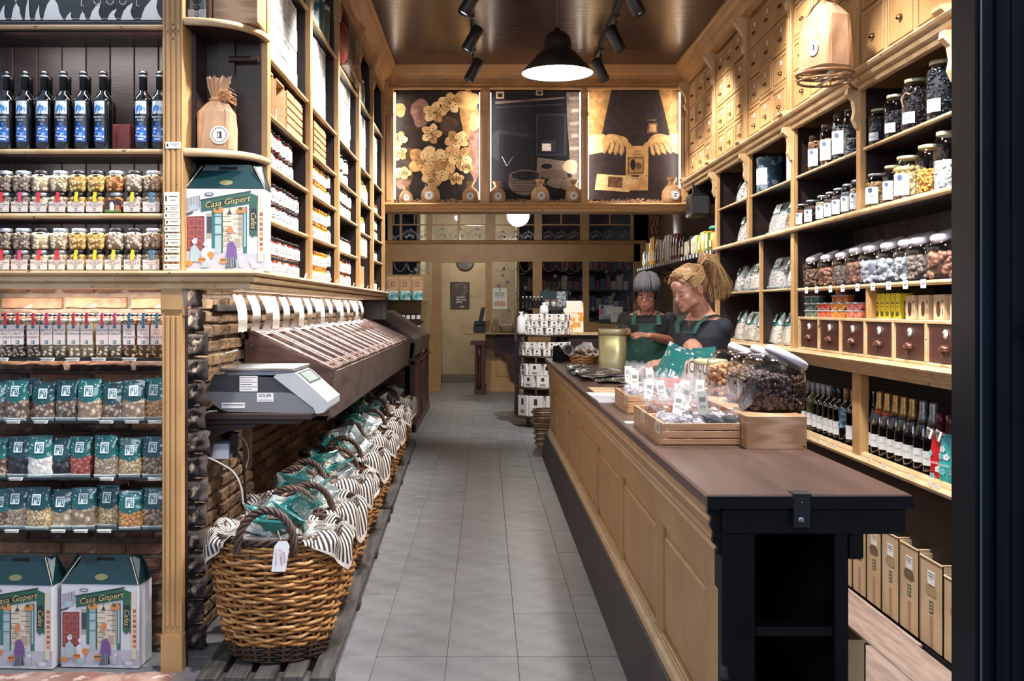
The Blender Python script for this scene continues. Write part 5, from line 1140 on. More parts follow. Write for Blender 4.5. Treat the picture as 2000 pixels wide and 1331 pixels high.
# ---- gift boxes with the shop front drawing
GB = {k: M('gift_'+k, c, .4, coat=.3) for k, c in dict(white='CDCDD4', green='2C5A48', dgreen='173A2C', sign='1E2A22', gold='C7B878', maroon='7A3E44', bluegrey='9FB3BA', stone='A59A8C', orange='C98040', purple='6B5188', plaid='33474F', ink='3C3E44', grey='B2B2BC', brick='A8543C', cream='CDC2AE', teal='2C6A66').items()}
GK = list(GB); GI = {k: i for i, k in enumerate(GK)}
def gift_front(w, h):
    q = B(); d = [0]
    def r(u0, u1, v0, v1, c, sk=0):
        d[0] += 1; y = -.0006-.00004*d[0]
        q.poly([(u0*w, y, v0*h), (u1*w, y, (v0+sk*(u1-u0))*h), (u1*w, y, (v1+sk*(u1-u0))*h), (u0*w, y, v1*h)], GI[c])
    def pg(pts, c):
        d[0] += 1; y = -.0006-.00004*d[0]; q.poly([(u*w, y, v*h) for u, v in pts], GI[c])
    def el(u, v, a, b_, c, n=12):
        pg([(u+a*math.cos(2*PI*i/n), v+b_*math.sin(2*PI*i/n)) for i in range(n)], c)
    r(.0, 1, .04, .22, 'grey'); r(.02, .24, .24, .66, 'maroon', .04)
    for u in (.04, .14):
        for v in (.28, .41, .54): r(u, u+.075, v, v+.10, 'brick'); r(u+.012, u+.063, v+.015, v+.085, 'maroon')
    r(.26, .36, .40, .70, 'stone'); r(.27, .35, .46, .66, 'ink')
    r(.33, .37, .28, .78, 'teal'); r(.37, .45, .22, .78, 'bluegrey'); r(.45, .47, .22, .78, 'green'); r(.47, .66, .24, .76, 'cream'); r(.66, .72, .30, .78, 'stone'); r(.72, .77, .22, .78, 'teal'); r(.735, .755, .30, .74, 'bluegrey')
    for k in range(7): r(.47, .57, .30+k*.06, .305+k*.06, 'ink'); r(.60, .71, .33+k*.06, .335+k*.06, 'ink')
    for k in range(14): r(.475+.014*(k % 7), .483+.014*(k % 7), .31+.12*(k//7)+.06*(k % 2), .34+.12*(k//7)+.06*(k % 2), ('orange', 'maroon', 'stone')[k % 3])
    r(.37, .45, .44, .45, 'teal'); r(.37, .45, .56, .57, 'teal'); r(.37, .45, .66, .67, 'teal')
    r(.60, .70, .26, .42, 'cream'); r(.61, .69, .28, .40, 'stone')
    pg([(.20, .72), (.80, .82), (.80, .95), (.20, .85)], 'green'); pg([(.18, .84), (.82, .955), (.82, .975), (.18, .862)], 'dgreen')
    pg([(.25, .755), (.80, .85), (.80, .915), (.25, .82)], 'sign'); pg([(.80, .83), (.90, .80), (.91, .91), (.80, .95)], 'green'); pg([(.80, .45), (.84, .41), (.87, .44), (.90, .42), (.90, .80), (.80, .83)], 'green'); pg([(.81, .50), (.89, .49), (.89, .76), (.81, .76)], 'sign')
    pg([(.02, .70), (.19, .76), (.19, .92), (.02, .88)], 'grey'); 
    for k in range(9): r(.025+k*.019, .030+k*.019, .73+k*.005, .88+k*.004, 'ink')
    pg([(.05, .72), (.16, .75), (.15, .80), (.06, .79)], 'bluegrey'); el(.30, .93, .06, .02, 'ink', 9); el(.30, .93, .045, .012, 'grey', 9)
    r(.0, .1, .67, .69, 'ink', .3)
    r(.91, .97, .12, .92, 'cream'); 
    for k in range(8): r(.93, .97, .25+k*.06, .29+k*.06, 'brick' if k % 3 else 'orange')
    for u in (.41, .70): el(u-.02, .735, .04, .035, 'orange'); el(u+.03, .74, .035, .04, 'orange'); el(u-.01, .755, .025, .02, 'green')
    pg([(.52, .69), (.585, .69), (.555, .74)], 'ink'); r(.551, .557, .72, .78, 'ink')
    # passers-by
    pg([(.50, .04), (.64, .05), (.62, .18), (.53, .18)], 'plaid'); pg([(.51, .17), (.65, .15), (.64, .28), (.60, .36), (.53, .34)], 'purple'); el(.575, .39, .028, .03, 'cream'); el(.56, .405, .028, .022, 'stone'); el(.48, .13, .05, .035, 'orange'); r(.44, .52, .13, .145, 'ink')
    for k in range(5): r(.52+k*.02, .525+k*.02, .05, .17, 'grey')
    pg([(.06, .12), (.18, .12), (.18, .26), (.12, .33), (.07, .28)], 'bluegrey'); el(.12, .36, .032, .032, 'white'); el(.13, .385, .03, .018, 'grey'); el(.05, .10, .05, .03, 'orange')
    pg([(.20, .10), (.31, .09), (.30, .22), (.26, .30), (.21, .26)], 'white'); el(.26, .33, .033, .03, 'white'); pg([(.20, .05), (.31, .05), (.30, .12), (.22, .12)], 'bluegrey'); el(.21, .14, .05, .035, 'orange'); el(.32, .20, .045, .04, 'orange'); r(.17, .26, .14, .15, 'ink')
    el(.56, .50, .035, .045, 'orange'); el(.62, .50, .025, .03, 'white'); el(.84, .12, .04, .04, 'white'); el(.84, .12, .034, .034, 'grey'); el(.88, .07, .055, .028, 'white'); el(.70, .11, .035, .06, 'grey'); el(.71, .17, .028, .02, 'white')
    Mx = Matrix.Translation((.52*w, -.0045, .835*h)) @ Matrix.Rotation(PI/2, 4, 'X') @ Matrix.Rotation(.17, 4, 'Z')
    q.text('Casa Gispert', .031*w/.3, Mx, GI['gold'], shear=.35, squeeze=1.05)
    Mx = Matrix.Translation((.85*w, -.0045, .62*h)) @ Matrix.Rotation(PI/2, 4, 'X') @ Matrix.Rotation(-PI/2, 4, 'Z')
    q.text('Cafes', .028*w/.3, Mx, GI['gold'], shear=.35)
    return q
gfm = gift_front(.31, .325).mesh('printed_front', list(GB.values()))
def gift_box(loc, rz, label, hb=.325):
    t = T('gift_box', label, 'gift box', loc, rz, 'printed gift boxes')
    w, d, h = .31, .13, .325
    P('box_body', B().bev(0, w, 0, d, 0, h, .003), GB['white'], t); P('printed_front', gfm, None, t)
    q = B(); th = .004; r0, r1 = .035, .275; zt = h+.10; yt = .055
    def slab(a, b_, c, d_, off):
        V = [Vector(p) for p in (a, b_, c, d_)]; nrm = (V[1]-V[0]).cross(V[2]-V[0]).normalized()*off
        q.add([tuple(v) for v in V]+[tuple(v+nrm) for v in V], [(0, 1, 2, 3), (7, 6, 5, 4), (0, 4, 5, 1), (1, 5, 6, 2), (2, 6, 7, 3), (3, 7, 4, 0)])
    slab((.003, .0, h), (w-.003, 0, h), (r1-.02, yt, h+.075), (r0+.02, yt, h+.075), .003)
    slab((r0+.015, yt, h+.07), (r1-.015, yt, h+.07), (r1-.03, yt+.004, zt), (r0+.03, yt+.004, zt), .003)
    slab((w-.003, d, h), (.003, d, h), (r0+.02, yt+.01, h+.07), (r1-.02, yt+.01, h+.07), .003)
    slab((w, 0, h), (w, d, h), (r1+.006, yt+.03, h+.10), (r1-.02, yt-.0, h+.095), .003)
    slab((0, d, h), (0, 0, h), (r0+.02, yt, h+.095), (r0-.006, yt+.03, h+.10), .003)
    P('gabled_lid', q, TEALD, t)
    P('lid_edge', B().tube([(.002, -.001, h+.001), (r0+.02, yt-.004, h+.095)], .0022, 4).tube([(w-.002, -.001, h+.001), (r1-.02, yt-.004, h+.095)], .0022, 4), M('raw_card_edge', 'B9AA98', .8), t)
    q = B(); q.lathe([(.013, 0), (.013, .001)], 20, M4=Matrix.Translation((w/2, .014, h+.024)) @ Matrix.Rotation(.95, 4, 'X') @ Matrix.Scale(2, 4, (1, 0, 0))); P('gold_seal', q, M('gold_print', '6E6A48', .4), t)
    q = B(); q.bev(w/2-.036, w/2+.036, yt-.003, yt+.002, h+.078, h+.092, .002); P('handle_slot', q, M('slot_dark', '07090A', .9), t)
    return t
p = at(121, 1306, 3.88); gift_box((p[0], 3.87, .003), -.06, 'printed gift box with green gabled lid, standing on the floor beside the pilaster')
p = at(-44, 1310, 3.88); gift_box((p[0], 3.86, .003), -.06, 'printed gift box with green gabled lid, cut by the frame edge')
p = at(364, 527, 3.90); gift_box((p[0], 3.885, 1.543), .05, 'printed gift box on the corner shelf under the kraft bag')
# price labels on the pilaster
for i, (y0, y1, dx) in enumerate(((276, 290, 3), (374, 401, 0), (401, 414, 1), (414, 427, 0), (427, 440, 2), (441, 453, 1), (455, 468, 2), (468, 481, 2), (483, 494, 1), (497, 511, 1), (515, 527, 0))):
    a, b_ = at(320+dx, y1, YF-.024), at(352+dx, y0, YF-.024)
    w_, h_ = b_[0]-a[0]-.004, b_[2]-a[2]-.002
    t = T('shelf_label', ('single white label at the height of the bottle shelf' if i == 0 else 'white price label on the pilaster, %s from the top of the strip' % ORD[i-1]), 'price label', (a[0], YF-.022, a[2]), 0, 'labels on the pilaster')
    P('card', B().b(0, w_, -.001, 0, 0, h_, 0).b(.005, .011, -.0014, -.001, h_*.3, h_*.7, 1).b(.02, w_-.008, -.0014, -.001, h_*.62, h_*.68, 1).b(.025, w_-.014, -.0014, -.001, h_*.36, h_*.40, 1), [M('ivory_card', 'DCD5C6', .6), INK], t)
# ============================================================ wares on the left side shelving
def cover_jar(name, r, h, lidr, lidh, colr, bodycol, labcol=WHT, rough=.15):
    """one mesh per part: body, lid, label that faces the aisle (+x)"""
    bdy = B().lathe([(r*.86, 0), (r, .004), (r, h*.62), (r*.86, h*.78), (r*.8, h*.83)], 14).mesh('jar_body', [bodycol])
    lid = B().lathe([(lidr, h*.80), (lidr, h-.002), (lidr-.003, h), (.001, h)], 14).mesh('lid', [colr])
    q = B(); q.grid(lambda u, v: ((r+.0008)*math.cos(-.75+(u-.5)*1.7), (r+.0008)*math.sin(-.75+(u-.5)*1.7), h*(.08+.58*v)), 6, 1, 0)
    a = -.75
    for zz in (.42, .30, .24): q.grid(lambda u, v: ((r+.0014)*math.cos(a+(u-.5)*.8), (r+.0014)*math.sin(a+(u-.5)*.8), h*(zz+.03*v)), 3, 1, 1)
    lb = q.mesh('label', [labcol, INK])
    return [('jar_body', bdy), ('lid', lid), ('label', lb)]
DKLID = M('plum_black_lid', '2A1A20', .3, coat=.4)
JT = {
 'honey': cover_jar('honey', .034, .10, .031, .02, DKLID, M('honey_glass', 'B4802E', .1, coat=1)),
 'red': cover_jar('red', .034, .10, .031, .02, DKLID, M('red_jam', '8E2A26', .1, coat=1)),
 'plum': cover_jar('plum', .034, .10, .031, .02, DKLID, M('plum_jam', '4A3450', .1, coat=1)),
 'pale': cover_jar('pale', .034, .10, .031, .02, DKLID, M('pale_preserve', 'C9B6A0', .1, coat=1)),
 'brownj': cover_jar('brownj', .034, .095, .030, .02, M('brown_lid', '8A4A34', .35), M('amber_preserve', 'B87A34', .1, coat=1)),
 'orange': cover_jar('orange', .034, .095, .030, .02, M('orange_lid', 'D98A2A', .35), M('orange_preserve', 'D9902E', .1, coat=1)),
 'glass': cover_jar('glass', .042, .13, .040, .02, GLS, M('grey_green_glass', '7A847C', .08, coat=1)),
 'dark': cover_jar('dark', .032, .11, .026, .02, M('dark_cap', '3A2C28', .4), M('dark_syrup', '3A2A24', .1, coat=1)),
 'oil': cover_jar('oil', .030, .15, .018, .02, M('gold_cap', '9C7C3A', .4), M('golden_oil', 'B48A3A', .1, coat=1))}
JN = {'honey': 'honey', 'red': 'red jam', 'plum': 'plum jam', 'pale': 'pale preserve', 'brownj': 'brown-lidded amber preserve', 'orange': 'orange marmalade', 'glass': 'grey-green glassware', 'dark': 'dark syrup', 'oil': 'golden oil'}
SH = {'1.543': 'lowest shelf', '1.78': 'second shelf', '2.012': 'third shelf'}
BAYN = ('nearest', 'second', 'third', 'fourth', 'furthest')
def side_jar(kind, y, z, x, label, grp, sc=1):
    t = T('preserve_jar', label, 'jar', (x, y, z), R.uniform(-.1, .1), grp); t.scale = (sc,)*3
    for n_, me in JT[kind]: P(n_, me, None, t)
def run(bay, z, y0, n, pitch, kinds, tiers=2, x=-.965, h=.0875, sc=.87, shn=''):
    for tr in range(tiers):
        for i in range(n):
            k = kinds[i % len(kinds)] if isinstance(kinds, list) else kinds
            side_jar(k, y0+i*pitch+R.uniform(-.003, .003), z+tr*h, x+R.uniform(-.004, .004), 'jar of %s, %s along the %s tier, %s, %s side bay' % (JN[k], ORD[i % 20], ('bottom', 'top', 'third')[tr], shn, BAYN[bay]), 'preserve jars in the %s side bay' % BAYN[bay], sc)
K1 = ['honey', 'honey', 'red', 'red', 'red', 'pale', 'red', 'pale', 'red', 'red', 'plum', 'plum']
run(0, 1.543, 4.22, 12, .072, K1, shn='lowest shelf')
run(0, 1.78, 4.22, 11, .074, ['honey', 'red', 'red', 'pale', 'red', 'pale', 'pale', 'plum', 'plum', 'plum', 'pale'], shn='second shelf')
run(0, 2.012, 4.22, 9, .076, ['honey', 'red', 'pale', 'red', 'red', 'pale', 'red', 'pale', 'pale'], shn='third shelf')
for z, nm in ((1.543, 'lowest shelf'), (1.785, 'second shelf'), (2.013, 'third shelf')):
    run(1, z, 5.24, 4, .078, 'brownj', shn=nm, sc=.9)
    run(1, z, 5.56, 5, .078, 'orange', shn=nm+' centre', sc=.9)
    run(1, z, 5.98, 1, .1, 'glass', shn=nm+' end', sc=.75, h=.10)
for z, nm in ((1.543, 'lowest shelf'), (1.768, 'second shelf'), (1.998, 'third shelf')):
    run(2, z, 6.22, 8, .095, 'pale' if z > 1.6 else ['brownj', 'red', 'pale', 'pale'], shn=nm, tiers=2 if z != 1.768 else 1, sc=.95)
    if z == 1.768: run(2, z, 6.18, 1, .1, 'oil', tiers=1, shn=nm+' front', sc=1.1)
run(3, 1.97, 7.24, 7, .09, 'oil', tiers=1, shn='middle shelf'); run(3, 2.2, 7.24, 4, .09, 'glass', tiers=1, shn='upper shelf', sc=1.2); run(3, 2.2, 7.62, 4, .08, 'oil', tiers=1, shn='upper shelf end', sc=1.1)
run(4, 1.543, 8.1, 6, .1, 'dark', shn='lowest shelf', tiers=1); run(4, 1.98, 8.1, 6, .1, 'pale', shn='third shelf'); run(4, 1.80, 8.1, 6, .1, 'pale', shn='second shelf', tiers=1); run(4, 2.2, 8.1, 6, .1, 'brownj', shn='fourth shelf', tiers=1)
# folded packets hanging at the foot of the fourth bay
fan = T('card_folder', 'fan of leaning white folders at the foot of the fourth side bay', 'folders', (0, 0, 0))
for i in range(5): P('folder', B().b(-1.05, -.94, 7.3+i*.10, 7.31+i*.10, 1.543, 1.72), [WHT if i < 2 else KRAFTB], fan, rot=None)
for i in range(9):
    tag(P('hanging_packet', B().bev(-.04, .0, -.04, .04, -.16, 0, .01), [M('white_lace_packet', 'D8CFC4', .5, col2='A08E7C', sc=40)], None, (-.93, 7.2+i*.075, 1.945)), 'white-and-brown packet hanging under the middle shelf, %s in the fourth bay' % ORD[i], 'packet', 'packets hanging in the fourth side bay')
# stacked white boxes
WB = [B().bev(-.12, 0, .001, w_-.001, .001, .109, .002, 0).b(0, .0006, .025, w_-.025, .07, .09, 1).b(0, .0006, w_*.5-.008, w_*.5+.008, .035, .052, 2).mesh('white_box', [M('white_gift_carton', 'E9EBEA', .5), M('faint_grey_print', 'B5BCBC', .5), M('faint_sand_print', 'C9BFA6', .5)]) for w_ in (.125,)]
for bay, (z, ya, n, nr) in enumerate(((2.475, 4.17, 7, 4), (2.475, 5.18, 6, 4), (2.47, 6.15, 7, 4), (2.45, 7.17, 6, 4), (2.44, 8.03, 6, 4))):
    for r in range(nr):
        for i in range(n):
            tag(P('white_box', WB[0], None, None, (-.955+R.uniform(-.003, .003), ya+i*.126, z+r*.111)), 'white carton, %s column, %s, %s side bay of the left shelving' % (ORD[i], ('lowest', 'second up', 'third up', 'topmost')[r], BAYN[bay]), 'box', 'white cartons in the %s side bay' % BAYN[bay])
# pine display crates
def pine_crate(loc, label, slat=False):
    t = T('pine_crate', label, 'crate', loc, 0, 'pine crates on the side shelving')
    w_, d, h = .19, .10, .20
    q = B(); q.b(-d, 0, 0, .008, 0, h).b(-d, 0, w_-.008, w_, 0, h).b(-d, -d+.006, 0, w_, 0, h).b(-d, 0, 0, w_, 0, .008).b(-d, 0, 0, w_, h-.008, h)
    P('crate_body', q, PINE2, t)
    if slat:
        for k in range(5): P('slat', B().bev(-.004, .004, .0, w_, .012+k*.037, .040+k*.037, .001), PINE2, t)
    else:
        for n_, me in JT['dark' if 1 else 'honey']: P(n_, me, None, None) if 0 else None
    return t
for i, y in enumerate((4.20, 4.44, 4.68, 4.88)): pine_crate((-.935, y, 2.23), 'small pine crate, %s along the nearest side bay, %s' % (ORD[i], 'open-fronted' if i < 2 else 'slatted'), i >= 2)
for i, y in enumerate((5.2, 5.42, 5.62)): pine_crate((-.935, y, 2.225), 'small pine crate, %s along the second side bay, %s' % (ORD[i], 'open-fronted' if i < 1 else 'slatted'), i >= 1)
for i, y in enumerate((6.25, 6.5, 6.72)): run(2, 2.21, y, 1, .1, 'pale', shn='fourth shelf spot %s' % ORD[i], sc=1)
for i, y in enumerate((4.29, 4.52)): side_jar('dark', y, 2.24, -.975, 'little dark bottle inside the %s open pine crate' % ORD[i], 'bottles in pine crates', .85)
# tins on the top shelf of the second bay
for i, (y, mt) in enumerate(((5.30, 'blue'), (5.48, 'blue'), (5.66, 'green'), (5.84, 'green'))):
    t = T('tall_tin', 'tall %s on the top side shelf, %s along' % ('pale blue patterned tin' if mt == 'blue' else 'green-glass jar', ORD[i]), 'tin', (-.975, y, 2.945), 0, 'tins on the top side shelf')
    P('tin_body', B().lathe([(.058, 0), (.06, .004), (.06, .20), (.001, .201)], 20), M('blue_white_tin', '2F6C8E', .35, col2='C6D6DC', sc=14, lo=.48, hi=.53) if mt == 'blue' else M('green_jar_glass', '55756E', .1, coat=1), t)
    P('lid', B().lathe([(.061, .195), (.061, .225), (.055, .23), (.001, .23)], 20), M('tin_lid_blue', '3A6A86', .35) if mt == 'blue' else SILV, t)
for i, y in enumerate((7.25, 7.42, 7.6)):
    t = T('green_glass_jar', 'tall clear green jar on the top shelf of the fourth side bay, %s along' % ORD[i], 'jar', (-.98, y, 2.93), 0, 'green jars on the top side shelf')
    P('glass_body', B().lathe([(.055, 0), (.06, .01), (.06, .17), (.05, .19)], 18), M('green_jar_glass', '55756E', .1, coat=1), t); P('lid', B().lathe([(.052, .185), (.052, .21), (.001, .21)], 18), SILV, t)
# gift basket wrapped in cellophane, third bay top
t = T('gift_basket', 'cellophane-wrapped gift basket of red pasta and yellow packets on the top side shelf', 'gift basket', (-.95, 6.30, 2.94))
P('packet', B().ell((0, .12, .17), (.075, .13, .15), 0, 12, 8), M('red_pasta', 'B8402E', .4, col2='7A2A20', kind='voronoi', sc=60, lo=.1, hi=.5, bump=1, coat=.8), t)
P('packet', B().ell((0, .30, .12), (.07, .12, .11), 0, 12, 8), M('speckled_packet', 'A09890', .4, col2='3E3438', kind='voronoi', sc=80, lo=.1, hi=.4, coat=.8), t)
P('packet', B().ell((0, .44, .09), (.065, .10, .07), 0, 12, 8), M('purple_packet', '8E5A78', .4, col2='4A3040', sc=30, coat=.8), t)
P('packet', B().ell((0, .55, .06), (.06, .10, .05), 0, 12, 8), M('yellow_packet', 'D8BC3A', .4, col2='B09A2E', sc=20, coat=.8), t)
q = B(); q.bev(-.09, .085, 0, .68, 0, .012, .004); q.add([(.085, 0, .34), (.085, .66, .10), (.085, .68, .01), (.085, 0, .01), (-.09, 0, .34), (-.09, .66, .12)], [(0, 1, 2, 3), (4, 5, 1, 0)]); P('cellophane', q, FILM, t)
# scalloped price cards along the cornice and shelf edges
for i in range(18):
    y = 4.45+i*.245+R.uniform(-.03, .03)
    tag(P('price_card', B().b(0, .0015, 0, .05, 0, .03), WHT, None, (-.855, y, 1.536), (0, .3, 0)), 'small white price card on the left cornice, %s from the corner' % ORD[i], 'price card', 'price cards on the left cornice')
# ============================================================ bags, tubs, bottles, boxes on the right
def rx(px_, X): return X*F/(px_-948)
SILB = nutfilm('silvery_mix', 'DADADA', '85807C', 75); NF['silver'] = SILB
NF['whitegreen'] = nutfilm('pale_nut_mix', 'F0ECE4', 'B0AAA0', 70)
CLR = M('grey_clear_film', '98A0A0', .2, col2='5E6868', sc=14, coat=1)
def rbag(px_, z, f, film, w, h, nm, X=1.90, tilt=.18, split=.55, seed=0, side=0):
    Y = rx(px_, X-.03)
    return put_bag(f, film, (X, Y, z), 0, nm, 'bags on the right shelves', w*1.12, h*1.06, .085, split, seed, rot=(-tilt, 0, -PI/2+side))
WT = M('teal_and_pearl_film', '1B6B68', .25, col2='D6E2E0', sc=7, lo=.52, hi=.56, coat=.9)
for a in ((1438, 1.165, 'whitegreen', WT, .15, .21, 'teal and white bag on the ledge, furthest of five'), (1459, 1.165, 'whitegreen', WT, .17, .20, 'plump teal and white bag on the ledge, second furthest'), (1479, 1.165, 'whitegreen', WT, .12, .17, 'teal and white bag on the ledge against the divider'), (1508, 1.165, 'whitegreen', WT, .16, .20, 'teal and white bag on the ledge just past the divider'), (1533, 1.165, 'whitegreen', WT, .16, .21, 'teal and white bag on the ledge beside the oxblood drawers'),
          (1438, 1.52, 'silver', CLR, .17, .18, 'clear-topped bag on the shelf behind the blonde woman, furthest'), (1455, 1.52, 'silver', CLR, .15, .18, 'clear-topped bag on the shelf behind the blonde woman, middle'), (1472, 1.52, 'whitegreen', CLR, .15, .19, 'clear-topped bag on the shelf behind the blonde woman, against the divider'), (1512, 1.52, 'silver', CLR, .21, .20, 'large clear-topped bag on the lower middle shelf past the divider'), (1540, 1.52, 'silver', WT, .15, .19, 'bag with teal side on the lower middle shelf beside the post'),
          (1446, 1.872, 'silver', CLR, .20, .20, 'clear bag of pale nuts alone in the far compartment of the thick shelf'), (1512, 1.872, 'silver', CLR, .20, .20, 'large clear bag of pale nuts on the thick shelf'), (1538, 1.872, 'mix', WT, .18, .21, 'bag of brown nuts with teal side on the thick shelf'),
          (1440, 2.172, 'silver', CLR, .17, .17, 'grey bag in the far top compartment'), (1456, 2.172, 'whitegreen', WT, .12, .18, 'white and teal bag in the far top compartment')):
    rbag(a[0], a[1], a[2], a[3], a[4], a[5], a[6], seed=int(a[0]) % 6, side=((a[0]*7) % 5-2)*.08)
# plastic tubs
def tub_parts(nm, c1, c2):
    return [('tub', B().lathe([(.036, 0), (.040, .030), (.041, .032)], 16).mesh('tub', [M('tub_'+nm, c1, .2, col2=c2, sc=60, coat=1)])), ('lid', B().lathe([(.044, .031), (.045, .034), (.045, .038), (.040, .039), (.001, .038)], 16).mesh('lid', [M('tub_lid', 'C9CFD2', .15, coat=1, alpha=.55)]))]
TUB = {'teal': tub_parts('teal', '2F5A58', '4C7A74'), 'red': tub_parts('red', 'B02A20', 'D85A3C'), 'orange': tub_parts('orange', 'D27A20', 'E8A040'), 'brown': tub_parts('brown', '9A4A24', 'B86A38'), 'pink': tub_parts('pink', 'C93A3C', 'E88A80')}
for col, xs, n in (('teal', (1586, 1598), 3), ('red', (1611, 1623), 2), ('orange', (1638, 1652), 2), ('brown', (1640, 1655), 1), ('pink', (1669, 1684), 2)):
    for j, p_ in enumerate(xs):
        for k in range(n):
            kk = k+(2 if col == 'brown' else 0)
            t = T('plastic_tub', 'round tub of %s fruit jelly, %s, %s pair member on the oxblood drawers' % (col, ('bottom', 'middle', 'top')[kk], ('far', 'near')[j]), 'tub', (1.87, rx(p_, 1.87), 1.35+kk*.040), 0, 'round plastic tubs above the oxblood drawers')
            for n_, me in TUB[col]: P(n_, me, None, t)
tag(P('plastic_tub', tub_parts('amber', 'A8562A', 'C8783C')[0][1], None, None, (1.87, rx(1647, 1.87), 1.47)), 'single amber tub crowning the tallest stack of tubs', 'tub')
# yellow packets, dark bottles, kraft boxes
for i, p_ in enumerate((1712, 1721, 1731, 1741, 1751)):
    t = T('yellow_packet', 'slim yellow packet with dark figures, %s from the divider' % ORD[i], 'packet', (1.855, rx(p_, 1.85), 1.35), 0, 'yellow packets on the right')
    q = B().bev(0, .06, -.022, .022, 0, .118, .002, 0)
    for k in range(4): q.ell((-.001, -.013+.009*k, .022), (.001, .003, .014), 1, 6, 4)
    q.b(-.0008, 0, -.015, .015, .07, .075, 1).b(-.0008, 0, -.012, .012, .055, .058, 1).b(-.0008, 0, -.022, .022, .0, .004, 2); P('packet_body', q, [M('packet_yellow', 'E0CE2C', .4), INK, M('pale_grey_card', 'A5AAA8', .5)], t)
t = T('dark_bottle', 'short dark jar with a yellowish label after the yellow packets', 'jar', (1.89, rx(1763, 1.88), 1.35)); P('bottle_body', B().lathe([(.03, 0), (.032, .01), (.032, .08), (.02, .10), (.02, .125)], 16), BOT, t); P('label', B().lathe([(.0325, .03), (.0325, .07)], 16), M('label_olive', '8A7E30', .5), t)
for i, p_ in enumerate((1777, 1803, 1833, 1866)):
    t = T('kraft_window_box', 'small kraft box with an oval window showing chocolate, %s from the yellow packets' % ORD[i], 'box', (1.84, rx(p_, 1.84), 1.35), 0, 'kraft window boxes on the right')
    P('box_body', B().bev(0, .07, -.046, .046, 0, .105, .002), KRAFTB, t); q = B(); q.lathe([(.001, 0), (.017, 0), (.018, .0008)], 20, 0, M4=FL(-.0006, 0, .046) @ Matrix.Scale(1.75, 4, (0, 1, 0))); P('oval_window', q, M('chocolate_glimpse', '5A382A', .2, coat=.8), t)
    q = B().b(-.001, 0, -.040, -.032, .07, .082).b(-.001, 0, -.038, -.034, .025, .05); P('printed_marks', q, INK, t)
# price tags along jar shelf
for i, p_ in enumerate((1577, 1597, 1624, 1648, 1677, 1707, 1738, 1771, 1806)):
    tag(P('price_card', B().b(-.0015, 0, -.024, .024, -.030, .006, 0).b(-.002, -.0015, -.014, .010, -.015, -.011, 1), [WHT, INK], None, (1.795, rx(p_, 1.80), 1.512)), 'white price card on the globe-jar shelf edge, %s from the post' % ORD[i], 'price card', 'price cards on the jar shelf')
for i, p_ in enumerate((1580, 1598, 1619, 1632, 1700, 1727, 1781, 1817, 1832)):
    tag(P('price_card', B().b(-.0015, 0, -.022, .022, -.0, .032, 0).b(-.002, -.0015, -.012, .010, .012, .015, 1), [WHT, INK], None, (1.779, rx(p_, 1.78), .672)), 'white price card on the bottle shelf lip, %s along' % ORD[i], 'price card', 'price cards on the bottle shelf')
# wine bottles
def wine(px_, lab, labcol, caps, capcol, nm, champ=False, h=.30, r=.037, X=1.875, body=BOT, txt='', txc=INK, l0=.05, l1=.125, neckband=None, grp='wine bottles on the low right shelf', capz=.74):
    t = T('wine_bottle' if not champ else 'sparkling_bottle', nm, 'bottle', (X, rx(px_, X), .69), 0, grp)
    P('bottle_body', bottle_body(r, h, 16, .0135, champ=champ), body, t)
    P('foil', B().lathe(([(r*.60, h*.69), (.022, h*.77), (.0175, h*.86), (.0175, h*.975), (.015, h*1.0), (.001, h*1.0)] if champ else [(.0146, h*.80), (.0150, h*.995), (.001, h)]), 14), capcol, t)
    q = B(); q.grid(lambda u, v: (-(r+.0006)*math.cos(-.2+(u-.5)*2.2), -(r+.0006)*math.sin(.35+(u-.5)*2.2), l0+(l1-l0)*v), 8, 1, 0) if 0 else q.grid(lambda u, v: ((r+.0006)*math.cos(PI+.45+(u-.5)*2.3), (r+.0006)*math.sin(PI+.45+(u-.5)*2.3), l0+(l1-l0)*v), 8, 1, 0)
    a = PI+.5; c = ((r+.002)*math.cos(a), (r+.002)*math.sin(a))
    if txt: q.text(txt, .0095, Matrix.Translation((c[0], c[1], (l0+l1)/2)) @ Matrix.Rotation(a+PI/2, 4, 'Z') @ Matrix.Rotation(PI/2, 4, 'X'), 1)
    P('label', q, [labcol, txc], t)
    if neckband: P('neck_band', B().lathe([(r*.66, h*.675), (r*.60, h*.71)], 14), neckband, t)
    return t
GFO = M('gold_foil', 'B48B50', .35, .7, col2='D3B07C', sc=40, bump=.4, bsc=60); SFO = M('silver_foil', '8E8E92', .35, .7, col2='B5B5BA', sc=40, bump=.4, bsc=60); WCAP = M('white_capsule', 'A9A9AC', .35, .3); TCAP = M('tan_capsule', '9A7850', .4, .2)
LW = M('wine_label_white', 'E2E2E2', .5); LT = M('wine_label_teal', '245A74', .5, col2='8FB6C4', sc=55, lo=.52, hi=.55)
GRNB = M('green_glass_bottle', '59603C', .08, coat=1)
ws = [(1578, LW, 'light grey-capped wine bottle, furthest on the low shelf', WCAP, BOT, 'VI'), (1588, LW, 'green glass wine bottle with white label', WCAP, GRNB, 'BLANC'), (1599, LW, 'wine bottle with pale capsule, third from the jar', WCAP, BOT, 'COM'), (1609, LW, 'wine bottle with silvery capsule, fourth from the jar', WCAP, BOT, 'TIERRA'), (1620, LW, 'wine bottle with grey capsule, fifth from the jar', WCAP, BOT, 'VIDA'), (1631, LW, 'black-capped wine bottle with white label', BLK, BOT, 'UVA'), (1641, LW, 'black-capped wine bottle with a dark animal on its label', BLK, BOT, 'TERRA'), (1653, LT, 'tan-capped wine bottle with teal patterned label', TCAP, BOT, ''), (1667, LW, 'tan-capped wine bottle against the post', TCAP, BOT, '')]
